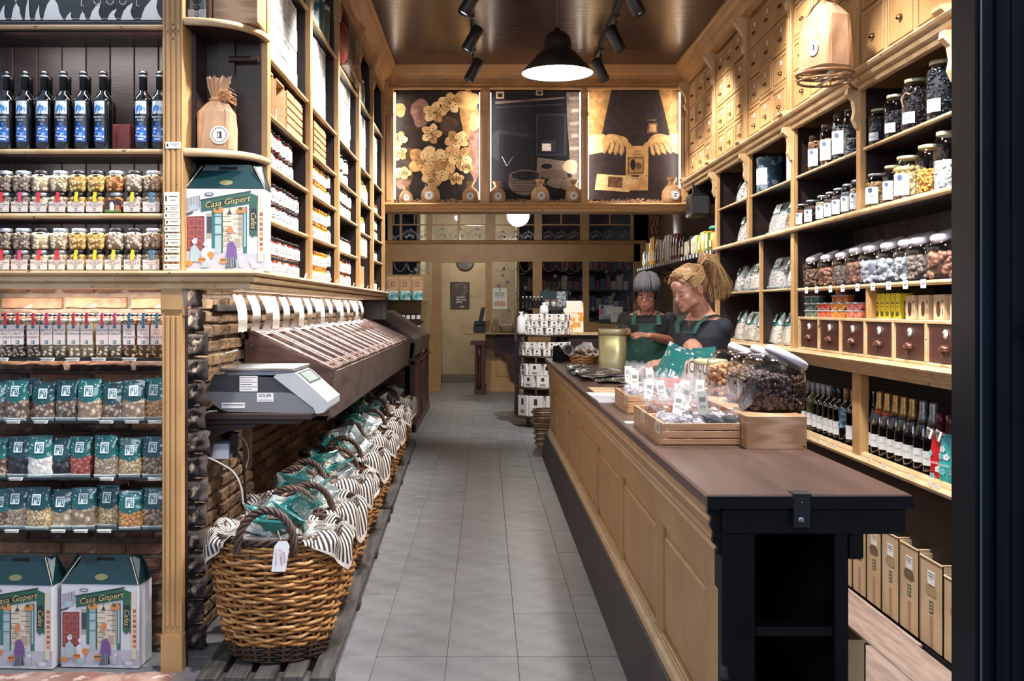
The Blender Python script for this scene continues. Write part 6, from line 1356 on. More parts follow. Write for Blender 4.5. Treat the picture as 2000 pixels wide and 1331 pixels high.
for i, (p_, lc, nm, cc, bo, tx) in enumerate(ws): wine(p_, 1, lc, 1, cc, nm, body=bo, txt=tx, X=1.87, h=.29+.004*(i > 6), l0=.045 if lc is not LT else .09, l1=.115 if lc is not LT else .19)
BB = M('black_band', '14120F', .4)
cs = [(1706, BOT, 'CUVEE', 'all-black sparkling bottle beside the post', None), (1719, GFO, 'CUVEE', 'gold-necked sparkling bottle with orange band, first', M('orange_band', 'D9552C', .4)), (1735, GFO, 'CUVEE', 'gold-necked sparkling bottle with orange band, second', M('orange_band', 'D9552C', .4)), (1751, GFO, 'OLIVER', 'gold-foiled sparkling bottle with black band, third gold neck', BB), (1767, GFO, 'OLIVER', 'gold-foiled sparkling bottle, fourth gold neck', BB), (1784, GFO, 'OLIVER', 'gold-foiled sparkling bottle, last gold neck', BB), (1804, SFO, 'GANA', 'silver-foiled sparkling bottle with round label, left of two', BB), (1824, SFO, 'GANA', 'silver-foiled sparkling bottle with round label, right of two', BB)]
for p_, fo, tx, nm, nb_ in cs: wine(p_, 1, LW, 1, fo, nm, champ=True, h=.315, r=.043, txt=tx, neckband=nb_, X=1.87, l0=.055, l1=.115)
for p_, c1, nm, Xs in ((1838, 'C8202A', 'red sangria bottle in a flowered sleeve', 1.85), (1856, '3FA9A9', 'turquoise sangria bottle in a flowered sleeve', 1.85)):
    t = T('sangria_bottle', nm, 'bottle', (Xs, rx(p_, Xs), .69)); P('sleeve', B().lathe([(.036, 0), (.040, .01), (.040, .13), (.030, .19), (.020, .21)], 18), M('sleeve_'+c1, c1, .4), t)
    P('neck', B().lathe([(.020, .205), (.016, .25), (.016, .28), (.001, .285)], 14), M('maroon_foil', '5A1A28', .3, .4), t)
    q = B(); rr = random.Random(p_)
    for i in range(6):
        a = PI+.5+rr.uniform(-.9, .9); z = rr.choice((.03, .12, .15, .06)); c = (.0412*math.cos(a), .0412*math.sin(a)); Mx = Matrix.Translation((c[0], c[1], z)) @ Matrix.Rotation(a+PI/2, 4, 'Z') @ Matrix.Rotation(PI/2, 4, 'X')
        for k in range(5): q.lathe([(.001, 0), (.006, .0002*i)], 8, i % 2, M4=Mx @ Matrix.Rotation(k*1.256, 4, 'Z') @ Matrix.Translation((.008, 0, 0)))
    a = PI+.5; Mx = Matrix.Translation((.0425*math.cos(a), .0425*math.sin(a), .085)) @ Matrix.Rotation(a+PI/2, 4, 'Z') @ Matrix.Rotation(PI/2, 4, 'X'); q.text('SANGRIA', .013, Mx, 0)
    P('flower_print', q, [WHT, M('petal_blue', '7FC4CC', .5)], t); P('ribbon', B().tube([(-.02, .0, .20), (-.045, -.02, .215), (-.05, -.01, .18)], .006, 6).tube([(-.02, 0, .2), (-.04, .03, .22), (-.03, .04, .18)], .006, 6), M('ribbon_white', 'E0DADA', .4), t)
# cardboard boxes on the floor
def carton(y0, y1, h, label, grp='open cardboard boxes on the floor', x0=1.81, d=.31, filled=False, marks=True, slot=1):
    t = T('cardboard_box', label, 'cardboard box', (0, 0, 0), 0, grp)
    e = .004; q = B().b(x0, x0+d, y0, y1, .012, .018).b(x0, x0+e, y0, y1, .012, h, 0).b(x0+d-e, x0+d, y0, y1, .012, h).b(x0, x0+d, y0, y0+e, .012, h+.004).b(x0, x0+d, y1-e, y1, .012, h+.004)
    q.bev(x0-.002, x0+d+.002, y0-.001, y0+.006, h-.002, h+.006, .002).bev(x0-.003, x0+.006, y0, y1, h-.004, h+.002, .002)
    P('carton', q, KRAFTB, t)
    w_ = y1-y0; yc = (y0+y1)/2
    if slot: 
        s = B(); pts = [(yc+.030*math.cos(a)+(.022 if math.cos(a) > 0 else -.022), h-.125+.021*math.sin(a)) for a in [i*PI/8 for i in range(16)]]
        s.add([(x0-.0012, a, b_) for a, b_ in pts], [list(range(16))], 0); P('hand_slot', s, M('slot_shadow_card', '6B543E', .9) if slot == 1 else M('punched_card', 'A78B68', .9), t)
    if marks:
        P('address_label', B().b(x0-.0016, x0-.0008, yc-.035, yc+.03, h-.10, h-.045, 0).b(x0-.002, x0-.0016, yc-.028, yc+.022, h-.056, h-.053, 1).b(x0-.002, x0-.0016, yc-.028, yc+.022, h-.066, h-.063, 1).b(x0-.002, x0-.0016, yc-.020, yc+.014, h-.076, h-.074, 1), [WHT, INK], t)
        g = B().b(x0-.0012, x0, yc-.020, yc+.014, h-.215, h-.165, 0)
        for k in range(3): g.b(x0-.0016, x0-.0012, yc-.014, yc+.008, h-.208+k*.014, h-.202+k*.014, 1)
        P('stamp', g, [M('stamp_green', '4A5A44', .7), KRAFTB], t); P('parcel_tape', B().b(x0-.001, x0+.0, yc-.018, yc+.012, .02, .15), M('parcel_tape', 'A27F62', .3), t)
    if filled:
        for k in range(3): 
            for n_, me in nut_bag('silver', WT, .18, .10, .09, .4, 3): 
                if k < 2 or n_ != 'emblem': pass
    return t
carton(3.72, 3.93, .345, 'open cardboard box on the floor, cut by the dark door frame', slot=2); carton(3.94, 4.145, .375, 'open cardboard box with a bare taped front, nearest whole one', marks=True, slot=2)
carton(4.16, 4.345, .385, 'open cardboard box with outlined hand hole, second nearest'); carton(4.36, 4.54, .39, 'open cardboard box with white label above a dark hand hole, third nearest', slot=2)
carton(4.555, 4.72, .395, 'open cardboard box with dark oval hand hole, holding teal bags'); carton(4.735, 4.90, .395, 'open cardboard box, furthest but one behind the counter end'); carton(4.915, 5.09, .395, 'furthest open cardboard box beside the counter end')
for i, (y, z) in enumerate(((4.45, .36), (4.64, .37), (4.82, .36))):
    put_bag('silver', WT, (1.96, y, z), 0, 'crumpled bag with teal print lying in the cardboard boxes, %s from the door' % ORD[i], 'bags in the cardboard boxes', .26, .16, .09, .3, i, rot=(-1.35, 0, -PI/2))
tag(P('box_pallet', B().b(1.80, 2.12, 3.7, 5.1, 0, .012), BLACK), 'thin black board under the cardboard boxes', 'board')
t = T('cardboard_box', 'tall cardboard box standing against the counter end post', 'cardboard box', (0, 0, 0))
q = B(); x0, x1, y0, y1, h = .968, 1.062, 2.78, 3.05, .47
q.b(x0, x1, y0, y0+.004, .012, h).b(x0, x1, y1-.004, y1, .012, h+.06).b(x0, x0+.004, y0, y1, .012, h+.02).b(x1-.004, x1, y0, y1, .012, h).b(x0, x1, y0, y1, .012, .016).bev(x0, x1+.002, y0-.002, y0+.005, h-.006, h+.002, .002); P('carton', q, KRAFTB, t)
# items on the bracket shelf beyond the last bay
bs = T('bracket_shelf', 'long dark bracket shelf of groceries above the women', 'shelf', (0, 0, 0))
P('shelf_board', B().b(1.80, 2.20, 7.85, 11.9, 1.835, 1.868), BROWN, bs)
for y in (8.6, 9.6, 10.6, 11.5): P('bracket', B().tube([(2.7, y, 1.55), (1.92, y, 1.83)], .012, 4), BLK, bs)
for i in range(30):
    y = 7.95+i*.131; tag(P('price_card', B().b(-.0015, 0, -.022, .022, -.02, .012), WHT, None, (1.798, y, 1.852)), 'tiny white price card on the bracket shelf lip, %s from the %s end' % ((ORD[i], 'near') if i < 16 else (ORD[29-i], 'far')), 'price card', 'price cards on the bracket shelf')
gcols = [('D8A04A', .16), ('5A8A3A', .15), ('E0A82A', .17), ('E0A82A', .17), ('B8C87A', .16), ('DAD2C0', .14), ('3A2A22', .17), ('D8C8B0', .13), ('2A2220', .19), ('3A2A24', .19), ('7A3A34', .24), ('7A3A34', .25), ('8E5A4E', .25), ('E6D6C4', .26), ('DFC8B6', .26), ('D9A27A', .24), ('E6C49A', .24), ('3A3450', .26), ('4A4468', .26), ('E8A02C', .30), ('E8A02C', .30), ('EAA836', .30), ('6A7A3A', .26), ('4A4A6A', .18), ('E4E2DE', .18)]
y = 8.0
for i, (c_, h) in enumerate(gcols):
    w_ = .115+.03*(i % 3 == 0); f = M('grocery_'+c_, c_, .4, coat=.3)
    t = T('grocery_packet', '%s %s on the bracket shelf, %s from the near end' % ({'E8': 'orange', 'E0': 'yellow', 'D8': 'golden', '5A': 'green', '7A': 'reddish', '3A': 'dark', '2A': 'black'}.get(c_[:2], 'pale'), 'packet' if i % 3 else 'jar', ORD[i] if i < 20 else ORD[i-20]+' after the twentieth'), 'packet', (1.86, y, 1.868), 0, 'groceries on the bracket shelf')
    if i % 3 == 0 or 8 <= i < 13: P('jar_body', B().lathe([(.05, 0), (.052, .01), (.052, h*.8), (.04, h*.88), (.042, h), (.001, h)], 14), f, t)
    else: P('packet_body', B().bev(-.05, .06, -w_*.42, w_*.42, 0, h, .004), f, t)
    P('label', B().b(-.0555 if i % 3 == 0 or 8 <= i < 13 else -.052, -.050, -.03, .03, h*.15, h*.5), WHT if i % 2 else M('label_cream', 'D9C9A8', .5), t); y += w_+.018
tag(P('net_cap', B().lathe([(.06, .0), (.062, .02), (.05, .03), (.001, .03)], 12), M('green_net_cap', '2E8A6E', .5), None, (1.86, 8.0, 2.03)), 'green cap on the nearest grocery jar of the bracket shelf', 'cap')
P_ = T('column', 'large mauve-grey round column behind the bracket shelf', 'column', (2.40, 10.8, 0)); P('shaft', B().lathe([(.36, 0), (.36, 3.55)], 32), M('mauve_column', 'A38A88', .35), P_); P_['kind'] = 'structure'
t = T('wheat_sheaf', 'dried orange ear hanging above the bracket shelf', 'dried plant', (2.05, 12.0, 2.02)); q = B()
for i in range(40): q.ell((.05*math.cos(i*2.4)*(i/40+.2), .05*math.sin(i*2.4)*(i/40+.2), .02+i*.013), (.018, .018, .022), i % 2, 5, 4)
P('string', B().tube([(0, 0, .5), (0, 0, 1.6)], .003, 4), BLK, t); P('ear', q, [M('rusty_grain', '9A5A2C', .7), M('golden_grain', 'B87A42', .7)], t, kind='stuff')
# loudspeaker and small items on the right
t = T('loudspeaker', 'black wall loudspeaker at the end of the drawer wall', 'speaker', at(1368, 424, 8.45)); P('cabinet', B().bev(-.085, .085, -.02, .2, .0, .20, .012), BLK, t); P('grille', B().bev(-.072, .072, -.03, -.018, .02, .18, .01), M('speaker_grille', '1C1C1F', .8, bump=.5, bsc=300), t); P('wall_arm', B().b(-.02, .02, .19, .3, .08, .12).b(-.05, .1, .05, .1, .20, .32), BLK, t)
# ============================================================ counter
ct = T('shop_counter', 'long ochre panelled counter with dark brown top', 'counter', (0, 0, 0))
CT = M('dark_counter_top', '4E3B35', .28, col2='69504A', sc=2.2, stretch=(5, .7, 1), lo=.35, hi=.75, bump=.06, bsc=60)
HC = .92
P('counter_top', B().bev(.568, 1.10, 2.556, 9.52, HC-.038, HC, .006), CT, ct)
P('end_edge', B().bev(.570, 1.098, 2.551, 2.5565, HC-.036, HC-.003, .001), BLACK, ct)
P('plinth', B().prism([(.532, 0), (.578, .215), (.62, .215), (.62, 0)], 'y', 2.60, 9.50) , M('dark_plinth', '2A2322', .5, col2='3A3130', sc=5), ct)
P('carcass', B().b(.632, .66, 2.66, 9.48, .0, HC-.04).b(.66, .93, 9.44, 9.48, 0, HC-.04).b(.66, 1.04, 3.4, 3.43, 0, HC-.04), OCHRE, ct)
P('frieze', B().prism([(.60, .765), (.605, .775), (.596, .79), (.600, .80), (.588, .825), (.580, .845), (.585, .853), (.578, .862), (.582, .882), (.64, .882), (.64, .765)], 'y', 2.60, 9.49), OCHRE, ct)
P('rail', B().bev(.610, .64, 2.66, 9.48, .655, .768, .002), OCHRE, ct)
P('rail', B().bev(.607, .64, 2.66, 9.48, .213, .262, .002).prism([(.59, .213), (.596, .235), (.61, .245), (.61, .213)], 'y', 2.66, 9.48), OCHREL, ct)
YS = [2.62, 3.47, 4.47, 5.47, 6.47, 7.5, 8.55, 9.35]
for i, y in enumerate(YS): P('stile', B().bev(.610, .64, y if i else 2.62, y+(.09 if i else .14), .25, .66, .002), OCHRE, ct)
for i in range(7):
    y0, y1 = YS[i]+(.09 if i else .14), YS[i+1]
    q = B().b(.628, .64, y0, y1, .26, .657)
    q.bev(.617, .634, y0+.045, y1-.045, .262+.045, .657-.045, .006)
    for a, b_, c, d in ((y0, y1, .262, .272), (y0, y1, .647, .657), (y0, y0+.010, .262, .657), (y1-.010, y1, .262, .657)): q.bev(.612, .63, a, b_, c, d, .004)
    P('panel', q, OCHRE, ct)
# black end towards the street
P('end_post', B().bev(.612, .70, 2.575, 2.66, 0, HC-.04, .004), BLACK, ct); P('end_post', B().bev(.905, .94, 2.575, 2.66, 0, HC-.04, .004), BLACK, ct)
P('end_rail', B().bev(.612, 1.085, 2.57, 2.66, HC-.105, HC-.038, .003), BLACK, ct); P('end_rail', B().bev(.70, .905, 2.585, 2.65, .545, .57, .003), BLACK, ct)
P('end_shelf', B().b(.70, .93, 2.60, 3.4, .505-.19, .335-.01), BLACK, ct)
P('compartment_back', B().b(.70, .93, 3.36, 3.40, 0, HC-.05).b(.935, .945, 2.66, 3.4, .0, HC-.05).b(.66, .70, 2.66, 3.4, 0, HC-.05), M('deep_shadow_wood', '0B090A', .7), ct)  # near-black inner panels of the open counter end
P('back_panel', B().b(.935, .96, 3.4, 9.48, 0, HC-.04), BROWN, ct)
q = B().prism([(.612, .885), (.582, .885), (.575, .868), (.590, .858), (.583, .835), (.593, .815), (.590, .79), (.604, .778), (.598, .765), (.612, .755)], 'y', 2.585, 2.605); P('scroll_bracket', q, BLACK, ct)
P('small_bracket', B().bev(.945, .985, 2.59, 2.66, HC-.175, HC-.105, .004).bev(.94, .975, 2.60, 2.66, HC-.14, HC-.1, .003), BLACK, ct)
P('hinge_plate', B().bev(.79, .835, 2.548, 2.556, HC-.085, HC+.003, .003).bev(.79, .835, 2.548, 2.60, HC, HC+.004, .001), BLK, ct)
P('bolt', B().lathe([(.009, 0), (.009, .003), (.005, .005), (.001, .005)], 14, M4=FX(.808, 2.547, HC-.062)).lathe([(.004, 0), (.001, .003)], 8, M4=FX(.810, 2.547, HC-.018)), STEEL, ct)
P('power_socket', B().bev(.575, .60, 9.50, 9.53, .80, .84, .003), BROWN, ct)
# crumpled black bags in the bottom of the end cupboard
q = B(); q.grid(lambda u, v: (.705+u*.19, 2.64+v*.3, .19+.03*noise.noise((u*7, v*7, 1))+.05*noise.noise((u*3, v*3, 4))), 16, 12); tag(P('crumpled_bag', q, M('grey_bin_liner', '2A2B2F', .25)), 'crumpled grey plastic bag in the bottom of the counter end', 'plastic bag')
P('end_shelf', B().b(.70, .905, 2.60, 3.36, .10, .13), BLACK, ct)

def kz(y): return .48/(y-602)*F          # Y of a point on the counter top from its picture row
# slatted crates
def slat_crate(x0, x1, y0, y1, h, label, mid=True):
    t = T('slatted_crate', label, 'crate', (0, 0, HC), 0, 'slatted crates on the counter'); e = .008
    for k in range(3):
        z0 = k*(h/3)+.001; z1 = z0+h/3-.004
        P('slat', B().bev(x0, x1, y0, y0+e-.001, z0, z1, .001), PINE2, t); P('slat', B().bev(x0, x1, y1-e+.001, y1, z0, z1, .001), PINE2, t)
    n = 3; L_ = (y1-y0)/n
    P('end_board', B().bev(x0-.002, x0+e, y0+e, y1-e, 0, h, .001), PINE2, t); P('end_board', B().bev(x1-e, x1+.002, y0+e, y1-e, 0, h, .001), PINE2, t)
    P('base', B().b(x0, x1, y0, y1, 0, .006), PINE2, t)
    if mid: P('divider', B().b(x0+(x1-x0)*.28, x0+(x1-x0)*.28+.006, y0+e, y1-e, 0, h*.9).b(x0+e, x1-e, (y0+y1)/2, (y0+y1)/2+.006, 0, h*.9), PINE2, t)
    q = B()
    for k in range(3): q.lathe([(.0022, 0), (.0022, .001), (.001, .001)], 6, M4=FX(x1-.008, y0-.0005, (k+.5)*h/3)); q.lathe([(.0022, 0), (.0022, .001), (.001, .001)], 6, M4=FX(x0+.008, y0-.0005, (k+.5)*h/3))
    P('nail', q, STEEL, t)
    P('paper_label', B().b(x0-.0035, x0-.0025, y0+.02, y0+.11, h*.45, h*.98, 0).b(x0-.004, x0-.0035, y0+.06, y0+.068, h*.55, h*.85, 1), [M('crate_label', 'D9C6A6', .6), INK], t)
    return t
slat_crate(.612, .885, 3.457, 3.77, .082, 'slatted pine crate nearest the counter end, holding tied nut bags')
slat_crate(.612, .885, 3.785, 4.10, .082, 'second slatted pine crate, holding caramelised nut bags')
slat_crate(.645, .80, 4.50, 4.95, .085, 'third pine crate, further along the counter edge', False)
t = T('pine_box', 'grained pine box supporting the jars on the counter', 'box', (0, 0, HC)); P('box_body', B().bev(.887, 1.092, 3.38, 4.55, 0, .113, .002), PINE, t); P('knot', B().lathe([(.004, 0), (.001, .0005)], 8, M4=FX(1.083, 3.379, .010)), INK, t)
# big jars
def big_jar(x, y, r, fill, size, n, label, lidtilt=.5, seed=5):
    t = T('globe_jar', label, 'jar', (x, y, HC+.113), 0, 'globe jars on the counter'); s = r/.12
    prof = [(.085, 0), (.105, .015), (.119, .06), (.121, .10), (.112, .15), (.094, .182), (.07, .20)]
    q = B().lathe([(a*s, b_*s) for a, b_ in prof], 32, sq=.92); P('glass_body', q, GLS, t)
    P('filling', nuts_fill(.117*s, .117*s, .118*s, 3, size, n, seed, .03, .92, 1.1), PC[fill], t, kind='stuff')
    Mx = Matrix.Translation((.045*s, -.01*s, .178*s)) @ Matrix.Rotation(lidtilt, 4, 'Y')
    P('jar_neck', B().lathe([(.075*s, -.02), (.072*s, .012)], 26, M4=Mx), GLS, t)
    P('lid', B().lathe([(.078*s, .0), (.081*s, .004), (.081*s, .020), (.074*s, .027), (.068*s, .024), (.001, .024)], 28, M4=Mx), M('lilac_lid', 'CFCCD6', .35), t)
big_jar(1.030, 3.585, .12, 'choc', .021, 620, 'globe jar of dark chocolate-coated nuts, nearest on the pine box')
big_jar(1.055, 3.88, .115, 'cocoa', .022, 260, 'globe jar of cocoa nuts, second on the pine box', .45)
big_jar(1.045, 4.19, .115, 'hazel', .024, 260, 'globe jar of caramelised nuts, third on the pine box', .4)
t = T('storage_jar', 'wide straight jar with a pale gold lid behind the globe jars', 'jar', (1.075, 4.75, HC)); P('glass_body', B().lathe([(.07, 0), (.08, .01), (.08, .20), (.07, .215)], 26), GLS, t); P('filling', nuts_fill(.075, .075, .10, 3, .018, 200, 9, .01), PC['hazel'], t, kind='stuff'); P('lid', B().lathe([(.076, .21), (.079, .213), (.079, .232), (.07, .236), (.001, .236)], 26), GOLDL, t)
# cellophane bags with nuts
CELLO = M('cellophane_white', 'E6E6EA', .15, alpha=.10, coat=.6)
NUTB = {'caram': pcs('caramel_cluster', '8A4A2A', 'B06A3E', '9A5530', 'C98458', rough=.3), 'black': pcs('black_dragee', '101014', '22232A', '1A1A20', '2E2F38', rough=.15), 'whit': pcs('sugar_dragee', 'A09AA0', 'D6D0D6', 'C6BEC6', 'E6E2E8', rough=.3), 'dkg': pcs('dark_grey_dragee', '2E2C30', '57545A', '6E6A70', '46434A', rough=.2)}
cb_cache = {}
def cello_parts(f, seed):
    if (f, seed) not in cb_cache:
        r = .036
        a = nuts_fill(r, r*.8, .045, 3, .013, 70, seed, .012, None, 1.1).mesh('nuts', NUTB[f])
        q = B(); n = 18; vs = []
        for z, s in ((0, .9), (.02, 1.08), (.05, 1.02), (.068, .5), (.076, .20), (.095, .5), (.125, .95), (.15, 1.2)):
            for i in range(n):
                aa = 2*PI*i/n; rp = 1+(.22*math.sin(i*2.1+seed) if z > .06 else .04*math.sin(i*3)); vs.append((r*s*rp*math.cos(aa), r*.8*s*rp*math.sin(aa), z+(.012*math.sin(i*1.7+seed) if z > .12 else 0)))
        q.add(vs, [(j*n+i, j*n+(i+1) % n, (j+1)*n+(i+1) % n, (j+1)*n+i) for j in range(7) for i in range(n)], 0, False)
        b_ = q.mesh('cellophane', [CELLO]); c_ = B().tube([(r*.22*math.cos(x), r*.2*math.sin(x), .076) for x in [i*PI/4 for i in range(8)]], .0025, 5, closed=True).mesh('twist_tie', [M('tie_white', 'D0CCC8', .5)])
        cb_cache[f, seed] = [('nuts', a), ('cellophane', b_), ('twist_tie', c_)]
    return cb_cache[f, seed]
def cello_bag(x, y, z, f, seed, label, tag_=False, tilt=(0, 0), sc=1):
    t = T('sweet_bag', label, 'bag', (x, y, z), 0, 'tied cellophane bags in the crates'); t.rotation_euler = (tilt[0], tilt[1], seed); t.scale = (sc*1.1,)*3; t.location.z += .022
    for n_, me in cello_parts(f, seed % 3): P(n_, me, None, t, kind='stuff' if n_ == 'nuts' else None)
    if tag_:
        o = P('paper_label', B().b(-.016, .016, -.001, 0, .06, .135, 0).b(-.010, .010, -.0014, -.001, .10, .115, 1).b(-.010, .010, -.0014, -.001, .085, .088, 1).b(-.010, .010, -.0014, -.001, .08, .0815, 1), [M('bag_label', 'DEDAD2', .5), M('grey_green_ink', '6B7470', .5)], t, (0, -.032, 0)); o.rotation_euler = (-.3, 0, -seed)
zc = HC+.008
for i, (x, y, f, tg) in enumerate(((.66, 3.55, 'whit', 0), (.70, 3.52, 'whit', 0), (.745, 3.53, 'whit', 1), (.79, 3.52, 'black', 0), (.83, 3.53, 'dkg', 0), (.862, 3.50, 'black', 0), (.69, 3.62, 'whit', 1), (.75, 3.63, 'black', 1), (.80, 3.62, 'dkg', 0), (.845, 3.62, 'whit', 0), (.66, 3.70, 'whit', 0), (.74, 3.71, 'dkg', 1), (.82, 3.71, 'black', 0))):
    cello_bag(x, y, zc+.012*(i % 2), f, i, 'tied clear bag of %s sweets, %s of the nearest crate' % ({'whit': 'white sugared', 'black': 'shiny black', 'dkg': 'dark grey'}[f], ORD[i]), tg, (R.uniform(-.5, .1), R.uniform(-.5, .3)))
for i, (x, y) in enumerate(((.66, 3.88), (.70, 3.86), (.74, 3.89), (.79, 3.87), (.84, 3.9), (.68, 3.98), (.73, 4.0), (.78, 3.99), (.83, 4.02))):
    cello_bag(x, y, zc+.02, 'caram', i, 'tied clear bag of caramelised nuts, %s of the second crate' % ORD[i], i > 1, (R.uniform(-.2, .2), R.uniform(-.2, .3)))
for i, (x, y) in enumerate(((.68, 4.58), (.73, 4.62), (.76, 4.72), (.69, 4.75), (.73, 4.85))):
    cello_bag(x, y, zc+.02, 'whit', i, 'tied clear bag of pale sweets, %s of the third crate' % ORD[i], True, (R.uniform(-.2, .2), R.uniform(-.2, .2)))
# film-wrapped bars standing behind the crates
BAR = B().bev(-.012, .012, -.004, .004, 0, .135, .002).mesh('bar', [M('bar_film', 'B4AFA8', .15, col2='7C746C', sc=20, stretch=(6, 1, 1), coat=1)]); BARL = B().b(-.010, .010, -.0055, -.0045, .02, .10, 0).b(-.007, .007, -.0059, -.0055, .05, .053, 1).b(-.007, .007, -.0059, -.0055, .058, .060, 1).mesh('label', [M('bag_label', 'DEDAD2'), INK])
for i, (p_, py) in enumerate(((1271, 772), (1289, 772), (1300, 770), (1313, 772), (1324, 770), (1337, 774), (1350, 772), (1360, 776), (1372, 780), (1383, 776))):
    Y = 4.28+.03*(i % 3); x = (p_-948)*Y/F
    t = T('wrapped_bar', 'clear-wrapped nougat bar with pale label, %s behind the crates' % ORD[i], 'bar', (x, Y, HC), R.uniform(-.4, .4), 'wrapped bars behind the crates'); t.rotation_euler[1] = R.uniform(-.12, .12); P('bar', BAR, None, t); P('label', BARL, None, t)
t = T('card_tray', 'open kraft tray holding the wrapped bars', 'tray', (0, 0, HC)); P('tray', B().b(.68, .98, 4.22, 4.225, 0, .035).b(.68, .98, 4.38, 4.385, 0, .035).b(.68, .685, 4.22, 4.385, 0, .035).b(.975, .98, 4.22, 4.385, 0, .035).b(.68, .98, 4.22, 4.385, 0, .003), KRAFTB, t)
# oval-topped packets
ov = B(); pts = [(-.020, 0), (.020, 0), (.022, .15)]+[(.020*math.cos(a), .185+.045*math.sin(a)) for a in [i*PI/10 for i in range(11)]]+[(-.022, .15)]
n_ = len(pts); ov.add([(x, -.006, z) for x, z in pts]+[(x, .006, z) for x, z in pts], [list(range(n_)), list(range(n_, 2*n_))[::-1]]+[(i, n_+i, n_+(i+1) % n_, (i+1) % n_) for i in range(n_)]); ov = ov.mesh('packet_body', [M('frosted_packet', 'BDB5AA', .25, coat=.8)])
ovl = B(); ovl.lathe([(.010, 0), (.014, .0006), (.014, .001)], 18, 0, M4=FX(0, -.0062, .185) @ Matrix.Scale(2.2, 4, (0, 1, 0))); ovl.lathe([(.010, .0012), (.0102, .0014)], 18, 1, M4=FX(0, -.0062, .185) @ Matrix.Scale(2.2, 4, (0, 1, 0))); ovl.text('CG', .013, FX(0, -.0085, .187) @ Matrix.Rotation(PI/2, 4, 'Z'), 2); ovl = ovl.mesh('oval_label', [INK, M('bag_label', 'DEDAD2'), INK])
for i, (p_, z) in enumerate(((1351, 0), (1367, .0), (1377, -.02), (1389, -.01), (1397, -.03), (1344, -.02), (1403, -.02))):
    Y = 5.0+.05*(i % 2); t = T('oval_packet', 'narrow packet with an oval white tag on top, %s behind the wrapped bars' % ORD[i], 'packet', ((p_-948)*Y/F, Y, HC), R.uniform(-.3, .3), 'oval-topped packets on the counter'); P('packet_body', ov, None, t); P('oval_label', ovl, None, t); t.scale = (1, 1, 1.0+z*3)
t = T('red_box', 'open red cardboard box between the teal bags and the wrapped bars', 'box', (0, 0, HC)); P('box_body', B().bev(.875, 1.0, 4.90, 5.05, .0, .125, .002), M('bright_red_card', 'D8301E', .45), t)
t = T('wicker_tray', 'dark wicker tray beside the red box', 'basket', (.80, 5.12, HC)); q = B()
for k in range(6): q.tube([((.10+.006*k)*math.cos(a), (.07+.004*k)*math.sin(a), .008+k*.013) for a in [i*PI/12 for i in range(24)]], .006, 5, closed=True)
P('weave', q, WICKD, t, kind='stuff')
# standing teal and pearl bags
for i, (p_, y, h, w_, tl) in enumerate(((1284, 5.34, .30, .15, -.55), (1304, 5.28, .26, .15, -.35), (1324, 5.36, .26, .14, -.5), (1380, 5.3, .27, .13, .1))):
    put_bag('silver', WT, ((p_-948)*y/F, y, HC), 0, 'teal and pearly standing bag in front of the blonde woman, %s from the gold tin' % ORD[i], 'teal bags on the counter', w_, h, .05, .35, i, rot=(-.1, -tl*.8, -.5), sc=1)
# tied pack with white loops
t = T('string_pack', 'crinkled clear pack with white string handles on the counter', 'plastic pack', ((1248-948)*5.35/F, 5.3, HC)); q = B(); q.grid(lambda u, v: ((u-.5)*.17, (v-.5)*.22, (.055*math.sin(PI*u)**.5*math.sin(PI*v)**.5 if 0 < u < 1 and 0 < v < 1 else 0)+.018*noise.noise((u*9, v*9, 2))), 20, 20, sm=False); P('pack', q, M('crinkled_film', 'BFB8B2', .2, col2='6E6460', sc=30, coat=1), t)
q = B()
for k in range(6): 
    a = -.3+k*.22; q.tube([(-.11+.02*k, -.1, .0), (-.08+.025*k, -.05, .07+.01*math.sin(k)), (0+.02*k, .0, .085), (.07+.01*k, -.04, .04), (.09, -.08, .01)], .003, 5)
P('string_handle', q, M('string_white', 'D2C8C0', .6), t)
# pile of black-and-clear film envelopes
pf = T('film_pile', 'pile of dark glossy cellophane sleeves on the counter', 'sleeves', (0, 0, HC))
for k, (x0, x1, y0, y1, z) in enumerate(((.62, 1.05, 7.0, 7.5, .0), (.64, 1.02, 6.75, 7.2, .025), (.63, 1.08, 6.5, 7.0, .02), (.62, .85, 7.3, 7.75, .02), (.72, 1.08, 6.3, 6.75, .0))):
    q = B(); q.grid(lambda u, v: (x0+(x1-x0)*u, y0+(y1-y0)*v, z+.012+.02*math.sin(PI*u)*math.sin(PI*v)+.014*noise.noise((u*3+k, v*12, k))+.004*noise.noise((u*14, v*22, k))), 26, 22, sm=False); P('sleeve', q, M('dark_cellophane', '3A393D', .28, col2='A2A2A8', sc=7, lo=.48, hi=.62, stretch=(1, 3, 1), coat=1), pf)
# cards and papers
for i, (x0, x1, y0, z, m, lb) in enumerate(((1160, 1235, 744, .012, KRAFTB, 'stack of kraft cards on the counter below the film sleeves'), (1157, 1210, 765, .004, KRAFTB, 'single kraft card on the counter'), (1155, 1205, 776, .003, WHT, 'white sheet lying near the counter edge'), (1165, 1215, 784, .006, M('lavender_sheet', 'C9C6D2', .3), 'pale lavender sheet near the third crate'))):
    Y = kz(y0); a, b_ = (x0-948)*Y/F, (x1-948)*Y/F; tag(P('card_stack' if not i else 'sheet', B().add([(a, Y-.1, 0), (b_, Y-.13, 0), (b_+.02, Y+.22, 0), (a+.0, Y+.26, 0), (a, Y-.1, z), (b_, Y-.13, z), (b_+.02, Y+.22, z), (a+.0, Y+.26, z)], [(3, 2, 1, 0), (4, 5, 6, 7), (0, 1, 5, 4), (1, 2, 6, 5), (2, 3, 7, 6), (3, 0, 4, 7)]), m, None, (0, 0, HC+.001)), lb, 'paper')
